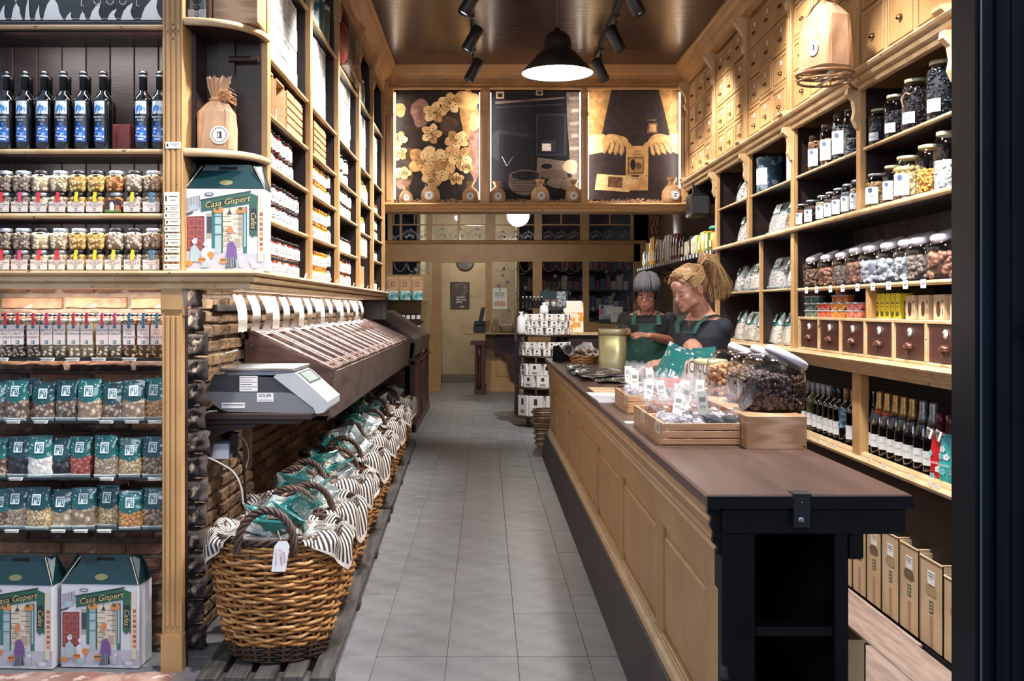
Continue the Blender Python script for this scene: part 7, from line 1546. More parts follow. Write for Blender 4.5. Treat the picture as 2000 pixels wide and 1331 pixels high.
tag(P('price_card', B().b(-.02, .02, -.03, .03, 0, .002), WHT, None, (.604, kz(826), HC)), 'small white card on the counter edge beside the crates', 'price card')
for i, (p_, y) in enumerate(((1138, 735), (1150, 738))): tag(P('paper_scrap', B().add([(0, 0, 0), (.05, .0, 0), (.05, .08, .03), (0, .08, .03)], [(0, 1, 2, 3)]).add([(0, 0, 0), (.05, 0, 0), (.05, -.05, .02), (0, -.05, .02)], [(3, 2, 1, 0)]), WHT, None, ((p_-948)*kz(y)/F, kz(y), HC+.001), (0, 0, i)), 'folded white paper scrap beside the film sleeves, %s one' % ('left', 'right')[i], 'paper')
# gold tin
t = T('gold_tin', 'tall dull gold tin on the counter beside the dark-haired woman', 'tin', (.945, 7.40, HC), -.25)
P('tin_body', B().lathe([(.098, 0), (.10, .005), (.10, .285)], 36, sq=.6), M('dull_gold', 'A39B70', .35, .4, col2='B0A880', sc=5), t); P('lid', B().lathe([(.103, .282), (.105, .285), (.105, .318), (.100, .325), (.001, .325)], 36, sq=.6), M('lid_gold', 'A9A07A', .35, .4), t)
# wicker tray of packets and tape dispenser
t = T('wicker_tray', 'small honey wicker tray heaped with clear packets at the far end of the counter', 'basket', (.855, 8.65, HC)); q = B()
for k in range(5): q.tube([((.10+.007*k)*math.cos(a)+0, (.10+.005*k)*math.sin(a), .008+k*.014+(.004*math.sin(a*9+k*PI))) for a in [i*PI/18 for i in range(36)]], .007, 5, closed=True)
P('weave', q, WICK, t, kind='stuff')
q = B()
for i in range(26): q.ell((R.uniform(-.09, .10), R.uniform(-.06, .06), .09+R.uniform(0, .02)), (.022, .018, .016), 0, 6, 4, Matrix.Rotation(R.uniform(0, 3), 3, 'Z'))
P('dried_fruit', q, M('brown_fruit_ring', '7A5238', .5), t, kind='stuff')
q = B(); q.grid(lambda u, v: ((u-.42)*.27, (v-.5)*.2+.05, .07+.11*max(0, math.sin(PI*u))*max(0, math.sin(PI*v))+.03*noise.noise((u*8, v*8, 3))), 16, 14, sm=False); P('clear_packet', q, M('crinkled_film_pale', 'C9C6C6', .15, col2='8E8A8A', sc=25, coat=1), t)
t = T('tape_dispenser', 'black tape dispenser with a white roll at the far counter end', 'tape dispenser', (.70, 9.0, HC), .3); P('base', B().prism([(-.09, 0), (.07, 0), (.07, .03), (.0, .07), (-.05, .15), (-.08, .14)], 'y', -.03, .03), BLK, t); P('tape_roll', B().lathe([(.05, -.02), (.05, .02), (.035, .02), (.035, -.02), (.05, -.02)], 24, M4=Matrix.Translation((.05, 0, .10)) @ Matrix.Rotation(PI/2, 4, 'X')), M('roll_grey', '8C8C8C', .4), t)
# stack of wicker trays by the counter's far end
t = T('basket_stack', 'nested wicker trays standing against the far counter end', 'baskets', (.64, 9.95, 0)); q = B()
for k in range(15): q.tube([((.12+.02*(k % 2)+.003*k)*math.cos(a), (.12+.02*(k % 2))*math.sin(a), .02+k*.026) for a in [i*PI/10 for i in range(20)]], .011, 5, closed=True)
P('weave', q, M('pale_wicker_stack', 'A3835E', .7, col2='7C6044', sc=30), t, kind='stuff')

# ============================================================ round display trolley
tr = T('display_trolley', 'round dark tiered display trolley on castors near the back', 'display stand', (.71, 11.9, 0))
for z, r in ((.13, .36), (.467, .34), (.836, .32), (1.085, .31)): P('round_shelf', B().lathe([(r, -.02), (r+.004, -.01), (r, 0), (.001, 0)], 36, c=(0, 0, z)), M('trolley_wood', '3E2A22', .4), tr)
P('post', B().b(-.24, -.20, .05, .12, .13, 1.35).b(.20, .24, .05, .12, .13, 1.35).b(-.36, -.30, .1, .16, .1, 1.30), M('trolley_wood', '3E2A22'), tr)
for i, a in enumerate((-2.3, -.8, .8, 2.3)): P('castor', B().lathe([(.03, -.012), (.034, 0), (.03, .012)], 14, M4=Matrix.Translation((.30*math.cos(a), .30*math.sin(a), .034)) @ Matrix.Rotation(PI/2, 4, 'Y')).b(.30*math.cos(a)-.02, .30*math.cos(a)+.02, .3*math.sin(a)-.01, .3*math.sin(a)+.01, .05, .11), BLK, tr)
for z in (.30, .62): 
    for x in (-.18, -.02, .14): P('slat_panel', B().bev(x-.07, x+.07, .08, .10, z-.03, z+.18, .002), M('crate_brown', '6B4A38', .6), tr)
P('top_shelf', B().b(-.20, .20, -.02, .22, 1.385, 1.40), M('trolley_wood', '3E2A22'), tr)
SB = lambda w_, h_: B().bev(-w_/2, w_/2, -w_/2, w_/2, 0, h_, .003, 0).b(-w_*.12, w_*.12, -w_/2-.001, -w_/2, h_*.55, h_*.85, 1).b(-w_*.22, w_*.22, -w_/2-.001, -w_/2, h_*.15, h_*.3, 2).mesh('small_white_box', [M('white_carton', 'E2DEDA', .5), INK, M('tan_print', '8C7A66', .5)])
s1, s2, s3 = SB(.085, .078), SB(.145, .135), SB(.17, .24)
def ring(z, r, me, n, a0, a1, nm, step, tiers):
    for tt in range(tiers):
        for i in range(n):
            a = a0+(a1-a0)*(i+.5*(tt % 2))/(n-1); tag(P('small_white_box', me, None, None, (.71+r*math.cos(a), 11.9+r*math.sin(a), z+tt*step), (0, 0, a+PI/2+R.uniform(-.1, .1))), 'white sweet box, %s round the %s, %s layer' % (ORD[i], nm, ('bottom', 'middle', 'top')[tt]), 'box', 'white sweet boxes on the trolley')
ring(1.087, .255, s1, 8, -PI+.1, -.25, 'top round shelf', .082, 3); ring(.838, .27, s1, 8, -PI+.05, -.4, 'second round shelf', .082, 2); ring(.469, .23, s2, 5, -PI+.2, -.5, 'third round shelf', .14, 2); ring(.132, .24, s3, 3, -PI+.55, -1.3, 'bottom shelf', .25, 1)
bmini = [('bottle_body', B().lathe([(.022, 0), (.022, .08), (.009, .10), (.009, .12)], 12).mesh('bottle_body', [BOT])), ('cap', B().lathe([(.011, .118), (.011, .14), (.001, .14)], 10).mesh('cap', [SILV]))]
for i in range(6):
    t = T('miniature_bottle', 'miniature dark bottle on top of the trolley, %s from the post' % ORD[i], 'bottle', (.71-.26+i*.045, 11.95, 1.40), 0, 'miniature bottles on the trolley')
    for n_, me in bmini: P(n_, me, None, t)
for i in range(2):
    t = T('candy_jar', 'small jar beside the miniature bottles on the trolley, %s one' % ('left', 'right')[i], 'jar', (.71+.03+i*.08, 11.95, 1.40), 0, 'small jars on the trolley'); P('jar_body', B().lathe([(.03, 0), (.03, .08)], 14), M('jar_grey', '9A948E', .2, coat=1), t); P('lid', B().lathe([(.031, .078), (.031, .095), (.001, .095)], 14), M('lid_copper', '6E4A38', .4), t)
tag(P('foil_bag', B().bev(-.06, .06, -.03, .03, 0, .20, .01), M('silver_sweets', 'B4B4B8', .2, .5, col2='55555A', sc=35), None, (.71+.20, 11.95, 1.40)), 'silver bag of sweets on top of the trolley', 'bag')
for i, x in enumerate((-.24, -.02)):
    t = T('tulle_bag', 'white tulle favour bag tied with a ribbon, %s on the top round shelf' % ('left', 'centre')[i], 'bag', (.71+x-.05*(1-i), 11.70, 1.087+.246*i)); P('bag_body', B().lathe([(.05, 0), (.055, .03), (.045, .09 if i else .20), (.012, .11 if i else .24), (.03, .13 if i else .27)], 14), M('tulle', 'D2CFCE', .5), t)
t = T('sweet_box', 'tall orange and white patterned box standing on the rear counter', 'box', (.945+.0, 12.55, 1.10)); P('box_body', B().bev(-.12, .13, -.05, .05, 0, .38, .004), M('orange_blossom_print', 'E8A040', .4, col2='F6EAD0', sc=16, lo=.44, hi=.52), t); P('white_band', B().bev(-.122, .11, -.052, .03, .25, .40, .004), M('box_white', 'F1E9DA', .5), t); t.location = ((1119-948)*12.6/F, 12.6, 1.09)  # orange blossom print with a plain white band
rc = T('rear_counter', 'low ochre-topped rear counter behind the trolley', 'counter', (0, 0, 0)); P('counter_top', B().bev(.85, 1.75, 12.35, 12.85, 1.06, 1.09, .004), OCHREL, rc); P('body', B().b(.88, 1.45, 12.4, 12.8, 0, 1.06), BROWN, rc); P('door', B().b(1.45, 1.75, 12.38, 12.8, 0, 1.06), OCHRE, rc)
t = T('monitor', 'dark teal-framed box behind the trolley bottles', 'screen', ((1083-948)*14/F, 14, 1.4)); P('casing', B().bev(-.20, .20, -.03, .03, -.05, .24, .015), M('teal_screen', '263C42', .3), t); P('stand', B().b(-.05, .05, -.05, .05, -1.4, -.04), BLK, t)
# ============================================================ sloped nut bins
def nut_bin(name, label, y0, y1, xb, xf, hb, hf, hl, n, body=False):
    t = T(name, label, 'nut bin', (0, 0, 0))
    q = B().prism([(xb, hl-.02), (xb, hb), (xf, hf), (xf-.03, hl), (xf-.04, hl-.02)], 'y', y0, y0+.02)
    P('side_panel', q, BINW, t); P('side_panel', B().prism([(xb, hl-.02), (xb, hb), (xf, hf), (xf-.03, hl)], 'y', y1-.02, y1), BINW, t)
    k = 4; L_ = (y1-y0)/k
    for i in range(k): P('front_board', B().prism([(xf-.03, hl), (xf-.001, hf), (xf+.014, hf), (xf-.012, hl-.01)], 'y', y0+i*L_+.002, y0+(i+1)*L_-.002), M('grey_brown_board', '5C4E48', .35, col2='493C37', sc=5, stretch=(1, 1, 4)), t)
    P('bin_floor', B().b(xb, xf-.03, y0, y1, hl-.02, hl).b(xb-.02, xb+.02, y0, y1, hb-.04, hb+.012), BINW, t)
    q = B(); rr = random.Random(3)
    core = [(xb, hl), (xb, hb-.06), (xf-.01, hf-.055), (xf-.03, hl)]; q.prism(core, 'y', y0+.02, y1-.02, 0)
    nn = 900
    for i in range(nn):
        u = rr.random(); y = y0+.03+(y1-y0-.06)*rr.random(); x = xb+(xf-xb)*u; z = hb-.058+(hf-hb)*u; q.ell((x, y, z+.004), (.013, .010, .008), 1+int((y-y0)/((y1-y0)/n)) % 3, 5, 3, Matrix.Rotation(rr.uniform(0, 3), 3, 'Z'))
    P('nuts', q, [M('bin_nut_core', '6A4E3E', .8), M('bin_nut_a', 'B89A80', .5), M('bin_nut_b', '9A7458', .5), M('bin_nut_c', 'C9B49C', .5)], t, kind='stuff')
    pit = (y1-y0)/n; dx, dz = xf-xb-.03, hf-hb; Ls = math.hypot(dx, dz); ang = -math.atan2(dz, dx)
    fm = B().bev(0, Ls, .006, .050, 0, .022, .003).bev(0, Ls, pit-.052, pit-.008, 0, .022, .003).bev(0, .06, .05, pit-.05, .0, .019, .003).bev(Ls-.07, Ls, .05, pit-.05, .0, .019, .003).bev(Ls-.045, Ls-.03, pit*.35, pit*.65, .019, .026, .002).mesh('lid_frame', [BINL])
    pm_ = B().b(.05, Ls-.06, .045, pit-.045, .006, .010).mesh('pane', [GLS])
    for i in range(n):
        o = P('lid_frame', fm, None, t, (xb+.02, y0+i*pit, hb-.008+.004*(i % 2)), (0, ang, 0)); P('pane', pm_, None, o)
    if body:
        P('body', B().b(xb, xf-.12, y0+.02, y1, 0, hl).b(xf-.16, xf-.06, y0, y0+.03, .74, .86), BINW, t)
        for y in (y0, (y0+y1)/2, y1-.05): P('leg', B().bev(xf-.06, xf-.005, y, y+.05, 0, hf-.02, .004), BINW, t)
        P('front_panel', B().b(xf-.07, xf-.03, y0+.04, y1, .05, .75).b(xf-.05, xf+.01, y0, y1, .76, .80).b(xf-.09, xf+.01, y0, y1, 0, .09), RED, t)
    return t
b1 = nut_bin('nut_bin', 'long dark wooden nut bin with sloped glass lids along the brick wall', 4.92, 9.80, -1.19, -.745, 1.285, 1.09, .865, 16)
P('hinge_screw', B().b(-1.16, -1.15, 4.915, 4.92, 1.235, 1.245).b(-1.16, -1.15, 4.915, 4.92, 1.21, 1.22).b(-.765, -.755, 4.915, 4.92, 1.06, 1.07), STEEL, b1)
P('hook', B().tube([(-.90, 4.91, 1.02), (-.90, 4.895, 1.0), (-.895, 4.88, .985), (-.905, 4.885, .975)], .003, 5), STEEL, b1)
P('bin_arm', B().b(-1.21, -1.17, 4.95, 5.0, .6, .86).b(-1.21, -1.17, 9.6, 9.65, .6, .86), BINW, b1)
nut_bin('nut_bin', 'second nut bin standing on legs nearer the rear doorway', 11.2, 14.0, -1.32, -.79, 1.36, 1.03, .86, 10, True)
q = T('bin_post', 'dark upright board between the two nut bins', 'board', (-1.26, 10.1, 0)); P('board', B().bev(0, .24, 0, .04, 1.28, 1.66, .004).bev(.20, .26, -.01, .05, 1.28, 1.48, .004), BINW, q)
# leaflets on the rail
lr = T('leaflet_rail', 'black rail on the left brick wall holding the leaflets', 'rail', (0, 0, 0)); P('rail', B().bev(-1.205, -1.185, 4.40, 9.7, 1.385, 1.415, .002), M('rail_black', '24211F', .4), lr)
def leaflet(L_, lean):
    q = B(); q.grid(lambda u, v: (.02+.05*math.sin(v*2.6)*(.6+.4*lean)+.035*(1-v)**2, u*L_, .17*v-.135+.003*math.sin(u*9)), 4, 12, 0)
    q.v = [(a+.0, b_+.02*(1-((c+.135)/.17)), c) for a, b_, c in q.v]
    for k in range(5): q.grid(lambda u, v: (.0215+.05*math.sin((.30+.09*k)*2.6)*(.6+.4*lean)+.035*(1-(.30+.09*k))**2, L_*(.15+.6*u)+.012, .17*(.30+.09*k+.012*v)-.135), 1, 1, 1)
    return q
lfm = [leaflet(.17, i*.5).mesh('sheet', [M('leaflet_cream', 'EDEAE4', .6), M('leaflet_print', '9A9488', .6)]) for i in range(3)]
for i in range(17):
    y = 4.50+i*.245+(.0 if i < 8 else (i-8)*.06)
    t = T('leaflet', 'curled cream leaflet on the black rail, %s from the weighing scale' % ORD[i], 'leaflet', (-1.178, y, 1.425), 0, 'leaflets clipped above the nut bin'); P('sheet', lfm[i % 3], None, t)
# ============================================================ bracket, weighing scale
t = T('bracket_shelf', 'dark carved bracket shelf under the weighing scale', 'shelf', (0, 0, 0)); P('shelf_board', B().bev(-1.215, -.74, 4.22, 4.66, .925, .952, .004).bev(-1.21, -.80, 4.24, 4.64, .905, .925, .003), BROWN, t)
P('bracket', B().prism([(-1.215, .905), (-.98, .905), (-1.0, .885), (-1.10, .872), (-1.15, .85), (-1.175, .80), (-1.18, .76), (-1.215, .75)], 'y', 4.26, 4.30).prism([(-1.215, .905), (-.98, .905), (-1.0, .885), (-1.10, .872), (-1.15, .85), (-1.175, .80), (-1.18, .76), (-1.215, .75)], 'y', 4.56, 4.60), BROWN, t)
sc = T('weighing_scale', 'grey electronic shop scale with steel pan on the left bracket shelf', 'weighing scale', (0, 0, 0))
ys, ye = 4.25, 4.60
def sp(px_, py): return ((px_-948)*ys/F, 1.40-(py-602)*ys/F)
SG, SGD = M('scale_grey', '6C6E74', .4), M('scale_dark', '35363B', .4)
low = [sp(*p) for p in ((402, 772), (404, 779), (430, 800), (445, 805), (619, 808), (604, 790), (585, 775), (565, 768), (545, 767), (405, 766))]
up = [sp(*p) for p in ((405, 766), (545, 767), (565, 768), (585, 775), (604, 790), (619, 808), (614, 795), (532, 738), (418, 732), (414, 738))]
P('lower_housing', B().prism(low[::-1], 'y', ys, ye), SG, sc); P('upper_housing', B().prism(up[::-1], 'y', ys+.004, ye-.004), SGD, sc)
kp = [sp(*p) for p in ((534, 737), (541, 731), (575, 728), (585, 735), (640, 785), (640, 798), (633, 806), (618, 809), (612, 797))]
P('console', B().prism(kp[::-1], 'y', ys-.003, ye+.003), M('scale_light_grey', 'A5A8AE', .4), sc)
a, b_ = sp(577, 729), sp(637, 783); d = Vector((b_[0]-a[0], 0, b_[1]-a[1])); Ld = d.length; d.normalize()
if 1:
    Mx = Matrix(((d.x, 0, -d.z, a[0]), (0, 1, 0, ys), (d.z, 0, d.x, a[1]), (0, 0, 0, 1)))
    q = B().bev(.005, Ld*.42, .03, .32, .0, .005, .002, 0).b(.012, Ld*.38, .05, .28, .005, .006, 1); Q = B().merge(q, Mx); P('display', Q, [SGD, M('lcd_grey_green', '8E9C98', .2)], sc)
    Q = B()
    for i in range(4):
        for j in range(7): Q.merge(B().bev(Ld*(.46+.125*i), Ld*(.46+.125*i)+Ld*.10, .03+j*.042, .066+j*.042, .0, .004, .001), Mx)
    P('key', Q, M('key_grey', 'C3C6CA', .4), sc)
q = B(); x0, x1 = sp(428, 0)[0], sp(577, 0)[0]; q.bev(x0, x1, ys-.01, ye+.03, 1.128, 1.142, .006).bev(x0+.02, x1-.02, ys+.02, ye-.02, 1.108, 1.13, .004); P('weighing_pan', q, STEEL, sc)
P('pan_rail', B().tube([(x0+.0, ys+.02, 1.14), (x0+.0, ys+.02, 1.20), (x0+.055, ys+.10, 1.215), (x0+.055, ys+.10, 1.14)], .003, 5), STEEL, sc)
q = B()
def sticker(p0, p1, n):
    (xa, za), (xb, zb) = sp(p0[0], p1[1]), sp(p1[0], p0[1]); q.b(xa, xb, ys-.002, ys+.003, za, zb, 0)
    for k in range(n): q.b(xa+.004, xb-(.004+.02*(k % 2)), ys-.0025, ys-.002, zb-(zb-za)*(k+.7)/(n+.6), zb-(zb-za)*(k+.5)/(n+.6), 1)
sticker((468, 735), (503, 765), 6); sticker((433, 787), (478, 798), 1)
(xa, za), (xb, zb) = sp(502, 785), sp(534, 768); q.b(xa, xb, ys-.002, ys+.0, za, zb, 0); q.text('SOLER', .019, FX((xa+xb)/2, ys-.0035, zb-.011), 1); q.b(xa+.006, xb-.006, ys-.0025, ys-.002, za+.006, za+.008, 1)
P('sticker', q, [M('sticker_white', 'D5D3D6', .5), INK], sc)
t = T('socket_box', 'white double power socket below the bracket shelf', 'socket', (0, 0, 0)); p0, p1 = (-1.17, .745), (-1.075, .85)
P('case', B().bev(-1.205, -1.11, 4.30, 4.46, .745, .812, .004), M('socket_white', 'B9BCCB', .4), t)
q = B(); [q.lathe([(.016, 0), (.016, .001), (.001, .001)], 14, M4=FR(-1.1095, y, .778)) for y in (4.345, 4.415)]; P('socket_hole', q, M('socket_dark', '2A2A30', .5), t)
def cable(px_pts, Y, r, mat, label):
    pts = [Vector(at(a, b_, Y)) for a, b_ in px_pts]; sm = []
    for i in range(len(pts)-1):
        p0, p1, p2, p3 = pts[max(0, i-1)], pts[i], pts[i+1], pts[min(len(pts)-1, i+2)]
        for k in range(6):
            t_ = k/6; sm.append(.5*((2*p1)+(-p0+p2)*t_+(2*p0-5*p1+4*p2-p3)*t_**2+(-p0+3*p1-3*p2+p3)*t_**3))
    sm.append(pts[-1]); tag(P('cable', B().tube(sm, r, 6), mat), label, 'cable')
cable(((425, 803), (398, 808), (378, 830), (374, 858), (388, 885), (425, 903), (455, 922), (470, 950), (475, 985)), 4.26, .0045, M('cable_white', 'B5B2AE', .5), 'white cable looping from the weighing scale down to the baskets')
cable(((373, 820), (375, 880), (368, 960), (362, 1010), (372, 1075), (378, 1120), (405, 1165), (432, 1190), (470, 1205)), 4.10, .004, BLK, 'black cable hanging down the stone corner to the floor')
cable(((455, 840), (462, 880), (476, 912), (478, 950), (480, 990)), 4.33, .0055, BLK, 'black plug lead hanging from the socket box')
cable(((465, 848), (480, 865), (486, 890), (480, 915)), 4.33, .0025, M('cable_beige', '9A9084', .5), 'thin beige lead joining the black plug lead')
tag(P('plug', B().bev(-1.105, -1.075, 4.31, 4.35, .79, .86, .004).b(-1.098, -1.082, 4.32, 4.34, .75, .79), BLK), 'black plug in the socket box', 'plug')

# ============================================================ pallets and baskets
PAL = M('weathered_pallet', '4E4A48', .7, col2='34302F', sc=6, stretch=(8, .6, 1), bump=.2)
def XC(y): return -.81-(y-3.92)*.0228
for (ya, yb, nm) in ((3.60, 6.62, 'weathered wooden pallet under the nearest baskets'), (6.75, 10.15, 'weathered wooden pallet under the far baskets')):
    t = T('pallet', nm, 'pallet', (XC(ya)+.0, ya, 0), .0228, 'pallets under the baskets')
    for i in range(5):
        x = -.245+i*.103; P('slat', B().bev(x, x+.075, .0+.012*(i % 2), yb-ya, .040, .062, .003), PAL, t)
    for k in range(4): P('crossbeam', B().bev(-.235, .245, .03+k*(yb-ya-.15)/3, .12+k*(yb-ya-.15)/3, .006, .040, .003), PAL, t)
bk = T('wicker_basket', 'x', 'basket', (0, 0, 0))
def br_(z):
    pts = [(0, .182), (.05, .196), (.15, .222), (.28, .243), (.38, .250), (.47, .246)]
    for (a, r0), (b2, r1) in zip(pts, pts[1:]):
        if z <= b2: return r0+(r1-r0)*(z-a)/(b2-a)
    return .246
q = B(); ns = 22; rr = random.Random(5)
for k in range(25):
    z = .072+k*.0158; th = .0066+rr.uniform(-.0006, .001); n = 88; ph = rr.uniform(-.06, .06)
    q.tube([((br_(z)+.0095*math.sin(ns/2*2*a/2*1.0+k*PI+ph)*1.0)*math.cos(a), (br_(z)+.0095*math.sin(ns/2*a+k*PI+ph))*math.sin(a), z+.0035*math.sin(3*a+k*1.7)+.002*math.sin(ns*a+k)) for a in [i*2*PI/n for i in range(n)]], th, 5, closed=True, mi=k % 3 if k % 7 else 1)
P('weave', q, [WICK, M('honey_wicker_b', 'BD854A', .5, col2='946032', sc=14), M('honey_wicker_c', 'D6A46A', .5, col2='AC7A48', sc=14)], bk, kind='stuff')
q = B()
for i in range(ns): 
    a = 2*PI*(i+.5)/ns
    for da in (-.016, .016): q.tube([(br_(z)*math.cos(a+da), br_(z)*math.sin(a+da), z) for z in (.01, .1, .2, .3, .4, .465)], .0045, 4)
P('stake', q, M('stake_wicker', '8C5E34', .55), bk, kind='stuff')
q = B()
for k in range(7):
    z = .006+k*.0105; n = 66; q.tube([((br_(z)+.008*math.sin(11*a+k*PI))*math.cos(a), (br_(z)+.008*math.sin(11*a+k*PI))*math.sin(a), z+.003*math.sin(11*a)) for a in [i*2*PI/n for i in range(n)]], .0065, 4, closed=True)
q.lathe([(.001, .012), (.18, .012)], 24)
P('dark_base_weave', q, WICKD, bk)
q = B()
for s in range(3): q.tube([((.249+.010*math.cos(14*a+s*2.09))*math.cos(a), (.249+.010*math.cos(14*a+s*2.09))*math.sin(a), .468+.010*math.sin(14*a+s*2.09)) for a in [i*2*PI/140 for i in range(140)]], .0075, 5, closed=True)
P('rim_braid', q, WICKD, bk)
def handle(a0):
    q = B(); c = Vector((.249*math.cos(a0), .249*math.sin(a0), .43)); tn = Vector((-math.sin(a0), math.cos(a0), 0)); rad = Vector((math.cos(a0), math.sin(a0), 0))
    for s in range(4):
        pts = []
        for i in range(40):
            u = i/39; a = PI*u; base = c+tn*(-.105*math.cos(a))+Vector((0, 0, .155*math.sin(a)**.8))-rad*.02*math.sin(a); w_ = u*22+s*PI/2; nrm = (tn*(-math.cos(a))+Vector((0, 0, math.sin(a)))).normalized(); pts.append(base+nrm*.0095*math.cos(w_)+rad*.0095*math.sin(w_))
        q.tube(pts, .0072, 5)
    return q
P('handle', handle(-PI/2), WICKD, bk); P('handle', handle(PI/2), WICKD, bk)
P('inner_lining', B().lathe([(.17, .34), (.225, .40), (.238, .46)], 30), M('lining_film', '6E6A66', .25, col2='B5B2AE', sc=30, bump=1, bsc=40, coat=1), bk)
CLOTH = [M('cloth_cream', 'CFC4BA', .8), M('cloth_black', '2B2629', .8)]
def cloth(seed, arcs):
    q = B(); n = 400; rr = random.Random(seed)
    for (a0, a1, drop) in arcs:
        m = int(n*(a1-a0)/(2*PI))+2; lv = 12; vs = []
        for i in range(m+1):
            u = i/m; a = a0+(a1-a0)*u; L_ = .02+drop*(1-abs(2*u-1))**1.3
            for j in range(lv+1):
                v = j/lv
                if v < .45: tt = v/.45; r = .19+.068*tt; z = .40+.085*math.sin(tt*PI/2)
                else: tt = (v-.45)/.55; r = .258+.024*math.sin(min(1, tt*3)*PI/2); z = .485-L_*tt-.01*min(1, tt*4)
                f = .012*math.sin(a*13+seed+v*3)+.008*noise.noise((a*5, v*4, seed)); r += f*(1 if v > .1 else 0); r = max(r, .262) if v > .5 else r; z += .010*math.sin(a*9+seed)*math.sin(v*PI)
                vs.append((r*math.cos(a), r*math.sin(a), z))
        o = len(q.v); q.v += vs
        for i in range(m):
            for j in range(lv):
                q.f.append([o+i*(lv+1)+j, o+(i+1)*(lv+1)+j, o+(i+1)*(lv+1)+j+1, o+i*(lv+1)+j+1]); q.m.append(0 if (j == lv-1 or i < 2 or i > m-3) else (1 if (i//2) % 2 else 0)); q.s.append(True)
    return q
cl_m = [cloth(s, arcs).mesh('cloth_liner', CLOTH) for s, arcs in ((1, ((2.75, 4.15, .15), (-1.05, .55, .13), (.55, 2.75, .0))), (2, ((-1.1, .7, .14), (1.0, 3.3, .0))), (3, ((-1.3, .3, .16), (.4, 3.0, .02))))]
mkb_ = Maker(bk)
BY = [3.92, 4.455, 5.15, 5.98, 6.83, 7.65, 8.5, 9.6]
for i, y in enumerate(BY):
    s = (1, 1, .99, 1.0, .98, .98, 1, .98)[i]
    t = mkb_((XC(y), y, .063), (0, .3, -.2, .15, -.1, .2, 0, .1)[i], 'honey wicker basket with striped cloth, %s' % ('nearest the street with a white tag' if i == 0 else '%s in the row from the street' % ORD[i]), 'wicker baskets along the left wall', s)
    cl = P('cloth_liner', cl_m[0 if i == 0 else 1+i % 2], None, t)
    nbag = (('mix', WT), ('silver', WT), ('pist', SPOT), ('silver', CLR), ('mix', CLR))
    for k in range(8):
        a = k*1.256+i+.4*(k > 4); rr_ = .10 if k < 5 else .035; f, fl = nbag[(k+i) % 5]
        put_bag(f, fl, (XC(y)+rr_*math.cos(a), y+rr_*math.sin(a), .063+.43+.02*(k % 2)), 0, 'crumpled bag of nuts, %s inside the %s wicker basket' % (ORD[k], ORD[i]), 'bags inside the wicker baskets', .17, .20, .06, .45, k, rot=(R.uniform(-1.1, -.6), R.uniform(-.5, .5), a+PI/2+R.uniform(-.4, .4)))
t = T('price_tag', 'white swing tag with red lettering tied to the nearest basket handle', 'tag', (XC(3.92)+.065, 3.655, .535), .0)
q = B(); pts = [(-.026, -.10), (.026, -.10), (.028, -.01), (.016, .008), (-.016, .008), (-.028, -.01)]; q.add([(x, -.002, z) for x, z in pts]+[(x, 0, z) for x, z in pts], [list(range(6)), list(range(6, 12))[::-1]]+[(i, 6+i, 6+(i+1) % 6, (i+1) % 6) for i in range(6)])
q.v = [(x+z*.12, y+z*.12, z) for x, y, z in q.v]
Mx = FX(-.004, -.012, -.048) @ Matrix.Rotation(-1.45, 4, 'Z'); q.text('LA TORRADA', .013, Mx, 1, squeeze=.8); Mx = FX(.008, -.012, -.048) @ Matrix.Rotation(-1.45, 4, 'Z'); q.text('ANTIGA', .013, Mx, 1, squeeze=.9)
q.b(-.022, -.0205, -.014, -.013, -.08, -.02, 2)
P('tag_card', q, [M('tag_white', 'D8D6DA', .6), M('tag_red', 'A0384A', .6), INK], t); P('string', B().tube([(0, -.001, 0), (-.012, .0, .03), (-.02, .01, .045)], .0012, 4), M('string_white', 'D2C8C0'), t)
# ============================================================ people
SKIN = M('skin_fair', 'C98F78', .45, col2='B97A64', sc=9, bump=.05, bsc=200); SKIN2 = M('skin_light', 'CC9A84', .45, col2='B98570', sc=9, bump=.05, bsc=200)
def remesh(q, name, mats, voxel=.006, smooth=2, parent=None, label=None, head=None):
    me = q.mesh(name, mats); o = bpy.data.objects.new(name, me); COL.objects.link(o)
    m = o.modifiers.new('r', 'REMESH'); m.mode = 'VOXEL'; m.voxel_size = voxel; m.use_smooth_shade = True
    s = o.modifiers.new('s', 'SMOOTH'); s.iterations = smooth; s.factor = .5
    dg = bpy.context.evaluated_depsgraph_get(); n = bpy.data.meshes.new_from_object(o.evaluated_get(dg)); n.name = name
    bpy.data.objects.remove(o); n.materials.clear(); n.materials.append(mats[0])
    for p in n.polygons: p.material_index = 0
    if head is not None:
        iv = head.inverted(); co = [v.co.copy() for v in n.vertices]; lc = [iv @ c for c in co]
        ok = [i for i, c in enumerate(lc) if c.z > .0 and c.length < .3 and not (abs(c.x) < .030 and c.y < -.070 and c.z < .118) and not (abs(c.x) > .071 and .05 < c.z < .13)]
        nb = {i: [] for i in ok}
        for e in n.edges:
            a, b_ = e.vertices
            if a in nb: nb[a].append(b_)
            if b_ in nb: nb[b_].append(a)
        for _ in range(9):
            new = {i: sum((co[j] for j in nb[i]), Vector())/len(nb[i]) for i in ok if nb[i]}
            for i, c in new.items(): co[i] = co[i]*.35+c*.65
        for i in ok: n.vertices[i].co = co[i]
    return P(name, n, None, parent, label=label)
def limb(q, a, b_, r0, r1, n=12, mid=None):
    a, b_ = Vector(a), Vector(b_); k = 8; rs = []
    for i in range(k+1):
        u = i/k; r = r0+(r1-r0)*u
        if mid: r += mid*math.sin(PI*u)
        rs.append(r)
    q.tube([a+(b_-a)*(i/k) for i in range(k+1)], rs, n); q.ell(a, (r0,)*3, 0, 12, 8); q.ell(b_, (r1,)*3, 0, 12, 8)
